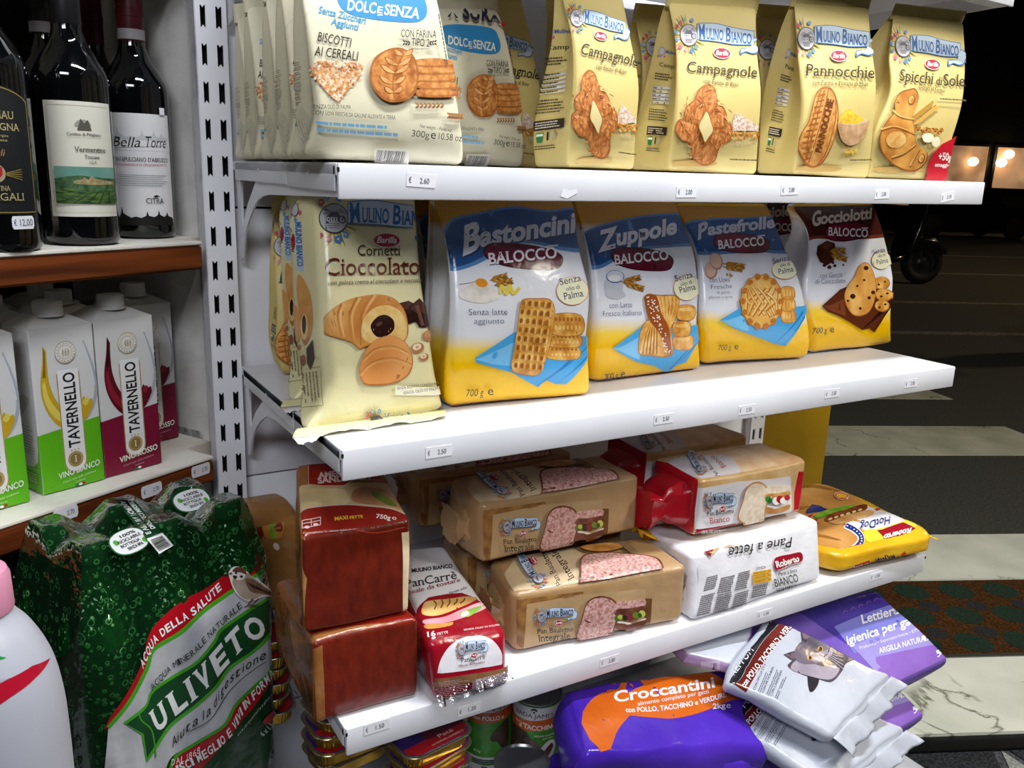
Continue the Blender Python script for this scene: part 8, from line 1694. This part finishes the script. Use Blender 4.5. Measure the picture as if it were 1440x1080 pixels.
# ------------------------------------------------------------------ out in the night street
darkp = plain('dark_scooter_paint', '#0b0c0f', .25, spec=.5, coat=.4); tyre = plain('tyre_rubber', '#0a0a0a', .8); chrome = plain('scooter_metal', '#55585c', .3, .9); seatm = plain('black_seat', '#0d0c0c', .6); lampg = plain('lamp_glass', '#3a3a3c', .1, spec=.8); redl = plain('tail_lens', '#4a0c0c', .2)
def scooter(loc, rz, label, s=1.0):
    root = empty('motor_scooter', loc, label, 'scooter', None, rz); root.scale = (s, s, s)
    for x in (-.62, .62):
        bm = bmesh.new(); R, r, n, m = .24, .055, 40, 14
        vs = [[bm.verts.new(((R - r + r * math.cos(b)) * math.cos(a), r * .9 * math.sin(b), (R - r + r * math.cos(b)) * math.sin(a))) for b in np.linspace(0, 6.283, m, endpoint=False)] for a in np.linspace(0, 6.283, n, endpoint=False)]
        for i in range(n):
            for j in range(m): bm.faces.new((vs[i][j], vs[(i + 1) % n][j], vs[(i + 1) % n][(j + 1) % m], vs[i][(j + 1) % m]))
        w_ = from_bm('wheel', bm, tyre, root, (x, 0, R), True)
        h = lathe('wheel_rim', [(0, -.03), (.05, -.03), (.06, -.02), (.14, -.018), (.15, -.028), (.15, .028), (.14, .018), (.06, .02), (.05, .03), (0, .03)], chrome, w_, None, 28); h.rotation_euler = (math.pi / 2, 0, 0)
    def hull(name, secs, mat):
        """body shell: sections (x, zc, half width, half height) along the scooter"""
        bm = bmesh.new(); R = []
        for x, z, w_, h in secs: R.append([bm.verts.new((x, w_ * math.copysign(abs(math.cos(a)) ** .7, math.cos(a)), z + h * math.copysign(abs(math.sin(a)) ** .7, math.sin(a)))) for a in np.linspace(0, 6.283, 20, endpoint=False)])
        for a, b in zip(R[:-1], R[1:]):
            for i in range(20): bm.faces.new((a[i], a[(i + 1) % 20], b[(i + 1) % 20], b[i]))
        bm.faces.new(R[0]); bm.faces.new(R[-1]); bmesh.ops.recalc_face_normals(bm, faces=bm.faces[:]); return from_bm(name, bm, mat, root, None, True)
    hull('rear_body', [(-.92, .72, .05, .03), (-.80, .68, .15, .09), (-.55, .62, .19, .15), (-.25, .55, .19, .17), (-.05, .42, .17, .12), (.0, .36, .15, .06)], darkp)
    hull('floor_board', [(-.15, .30, .16, .05), (.2, .27, .17, .04), (.38, .32, .17, .06)], darkp)
    hull('leg_shield', [(.34, .34, .18, .10), (.42, .55, .21, .22), (.48, .72, .20, .20), (.50, .92, .13, .10), (.48, 1.0, .06, .05)], darkp)
    hull('seat', [(-.86, .79, .08, .03), (-.6, .80, .15, .05), (-.3, .76, .15, .05), (-.08, .73, .10, .05)], seatm)
    hull('front_mudguard', [(.36, .36, .07, .05), (.55, .47, .09, .05), (.72, .46, .09, .04), (.86, .36, .06, .03)], darkp)
    hull('exhaust', [(-.9, .30, .05, .05), (-.5, .27, .06, .06), (-.2, .25, .03, .03)], chrome).location = (0, -.17, 0)
    f = lathe('front_fork', [(.03, 0), (.03, .55), (0, .55)], chrome, root, (.62, 0, .24), 14); f.rotation_euler = (0, -.22, 0)
    hb = lathe('handlebar', [(.0, -.34), (.017, -.34), (.017, .34), (0, .34)], seatm, root, (.47, 0, 1.03), 14); hb.rotation_euler = (math.pi / 2, 0, 0)
    hl = lathe('headlamp', [(.0, -.05), (.09, -.03), (.10, .02), (.0, .05)], lampg, root, (.53, 0, .90), 24); hl.rotation_euler = (0, math.pi / 2, 0)
    box('tail_lamp', (-.95, -.07, .68), (-.90, .07, .75), redl, root, .01)
    for sy in (-1, 1):
        st_ = lathe('mirror', [(0, -.006), (.055, -.006), (.06, 0), (.055, .006), (0, .006)], seatm, root, (.44, sy * .30, 1.22), 22); st_.rotation_euler = (0, math.pi / 2, 0)
        q = lathe('mirror_stalk', [(.007, 0), (.007, .2), (0, .2)], chrome, root, (.46, sy * .26, 1.03), 10); q.rotation_euler = (sy * -.2, 0, 0)
    return root
p1 = at(1290, 400, z=0); scooter((p1[0] - .62, p1[1] + .34, 0), math.radians(-24), 'dark parked scooter whose front wheel shows beside the white shelves, beyond the crossing', 1.22)
p2 = at(1425, 482, z=0); scooter((p2[0] + .45, p2[1] - .75, 0), math.radians(150), 'dark scooter at the right edge of the view, nearer than the other one', 1.0)
# a lit shopfront far across the street, with parked cars before it
fx = np.array([.905, -.425, 0]); fo = at(1400, 300, y=14.5); fo[2] = 0; fn = np.array([-.425, -.905, 0])
def fb(name, t0, t1, d0, d1, z0, z1, mat, parent=None, org=None):
    bm = bmesh.new(); o = np.zeros(3) if org is None else np.array(org); vs = [bm.verts.new(fo + fx * t + fn * d + np.array([0, 0, z]) - o) for z in (z0, z1) for t, d in ((t0, d0), (t1, d0), (t1, d1), (t0, d1))]
    for f in ((3, 2, 1, 0), (4, 5, 6, 7), (0, 1, 5, 4), (1, 2, 6, 5), (2, 3, 7, 6), (3, 0, 4, 7)): bm.faces.new([vs[i] for i in f])
    bmesh.ops.recalc_face_normals(bm, faces=bm.faces[:]); return from_bm(name, bm, mat, parent)
def glow(name, col, st):
    m, N, L, b = nm(name); b.inputs['Base Color'].default_value = lin(col); b.inputs['Emission Color'].default_value = lin(col); b.inputs['Emission Strength'].default_value = st
    tc = N.new('ShaderNodeTexCoord'); no = N.new('ShaderNodeTexNoise'); no.inputs['Scale'].default_value = 1.3; cr = N.new('ShaderNodeValToRGB'); cr.color_ramp.elements[0].position = .35; cr.color_ramp.elements[0].color = tuple(c * .3 for c in lin(col)[:3]) + (1,); cr.color_ramp.elements[1].position = .62; cr.color_ramp.elements[1].color = lin(col)
    L.new(tc.outputs['Object'], no.inputs['Vector']); L.new(no.outputs['Fac'], cr.inputs['Fac']); L.new(cr.outputs['Color'], b.inputs['Emission Color']); return m
bo = fo + fn * -.3; bl_ = empty('shop_building', bo, 'dark building far across the street with warm lit shop windows', 'building')
fb('facade', -16, 20, -1.2, -.3, 0, 9, noisy('night_facade', '#0f0e0d', '#1c1916', 1.5, .9), bl_, bo)
wg = glow('warm_window', '#c79a72', .55)
for k, (t0, t1) in enumerate(((-4.4, -1.9), (-1.6, -.4), (-.1, 1.5), (1.75, 2.5))):
    fr_ = fb('shop_window', t0 - .08, t1 + .08, -.3, -.24, 1.3, 2.62, plain('dark_frame', '#0c0b0a', .5), bl_, bo); fb('pane', t0, t1, -.24, -.22, 1.36, 2.55, wg, fr_, bo)
lampm = glow('wall_lamp_glass', '#ffe2b0', 6.0)
for t in (-1.05, -.15, .05, 1.25, 2.3):
    zl = 2.1 + (.25 if t == .05 else 0); lm = lathe('wall_lamp', [(0, -.13), (.09, -.11), (.15, -.03), (.14, .05), (.07, .12), (0, .13)], lampm, bl_, fo + fx * (t + .1) + fn * -.05 + np.array([0, 0, zl]) - bo, 18)
fb('red_sign', 2.0, 2.8, -.25, -.1, 2.72, 2.86, glow('red_neon', '#ff4a14', 2.2), bl_, bo)
carp = plain('dark_car_paint', '#0a0b0d', .2, coat=.5); carg = plain('dark_car_glass', '#06070a', .05)
def car(t, d, label):
    o = fo + fx * t + fn * d; root = empty('parked_car', o, label, 'car', 'parked cars far across the street', math.atan2(fx[1], fx[0]))
    def body(name, prof, w_, mat):
        bm = bmesh.new(); a = [bm.verts.new((x, -w_, z)) for x, z in prof]; b = [bm.verts.new((x, w_, z)) for x, z in prof]; bm.faces.new(a); bm.faces.new(b[::-1]); n = len(prof)
        for i in range(n): bm.faces.new((a[i], b[i], b[(i + 1) % n], a[(i + 1) % n]))
        bmesh.ops.recalc_face_normals(bm, faces=bm.faces[:]); bmesh.ops.bevel(bm, geom=bm.edges[:], offset=.05, segments=2, affect='EDGES'); return from_bm(name, bm, mat, root)
    body('car_body', [(-1.9, .25), (1.9, .25), (1.95, .6), (1.8, .78), (1.1, .86), (-1.6, .9), (-1.9, .8)], .8, carp); body('cabin', [(-1.5, .88), (1.0, .84), (.45, 1.38), (-1.1, 1.42)], .68, carg)
    for x in (-1.2, 1.2):
        for y in (-.74, .74):
            w_ = lathe('wheel', [(0, -.1), (.27, -.1), (.31, -.06), (.31, .06), (.27, .1), (0, .1)], tyre, root, (x, y, .31), 24); w_.rotation_euler = (math.pi / 2, 0, 0)
    box('headlamp', (1.86, -.6, .6), (1.93, -.35, .7), lampg, root); box('headlamp', (1.86, .35, .6), (1.93, .6, .7), lampg, root)
car(-2.6, 2.2, 'dark parked car silhouetted before the lit shop windows, left one'); car(2.0, 2.2, 'dark parked car silhouetted before the lit shop windows, right one')
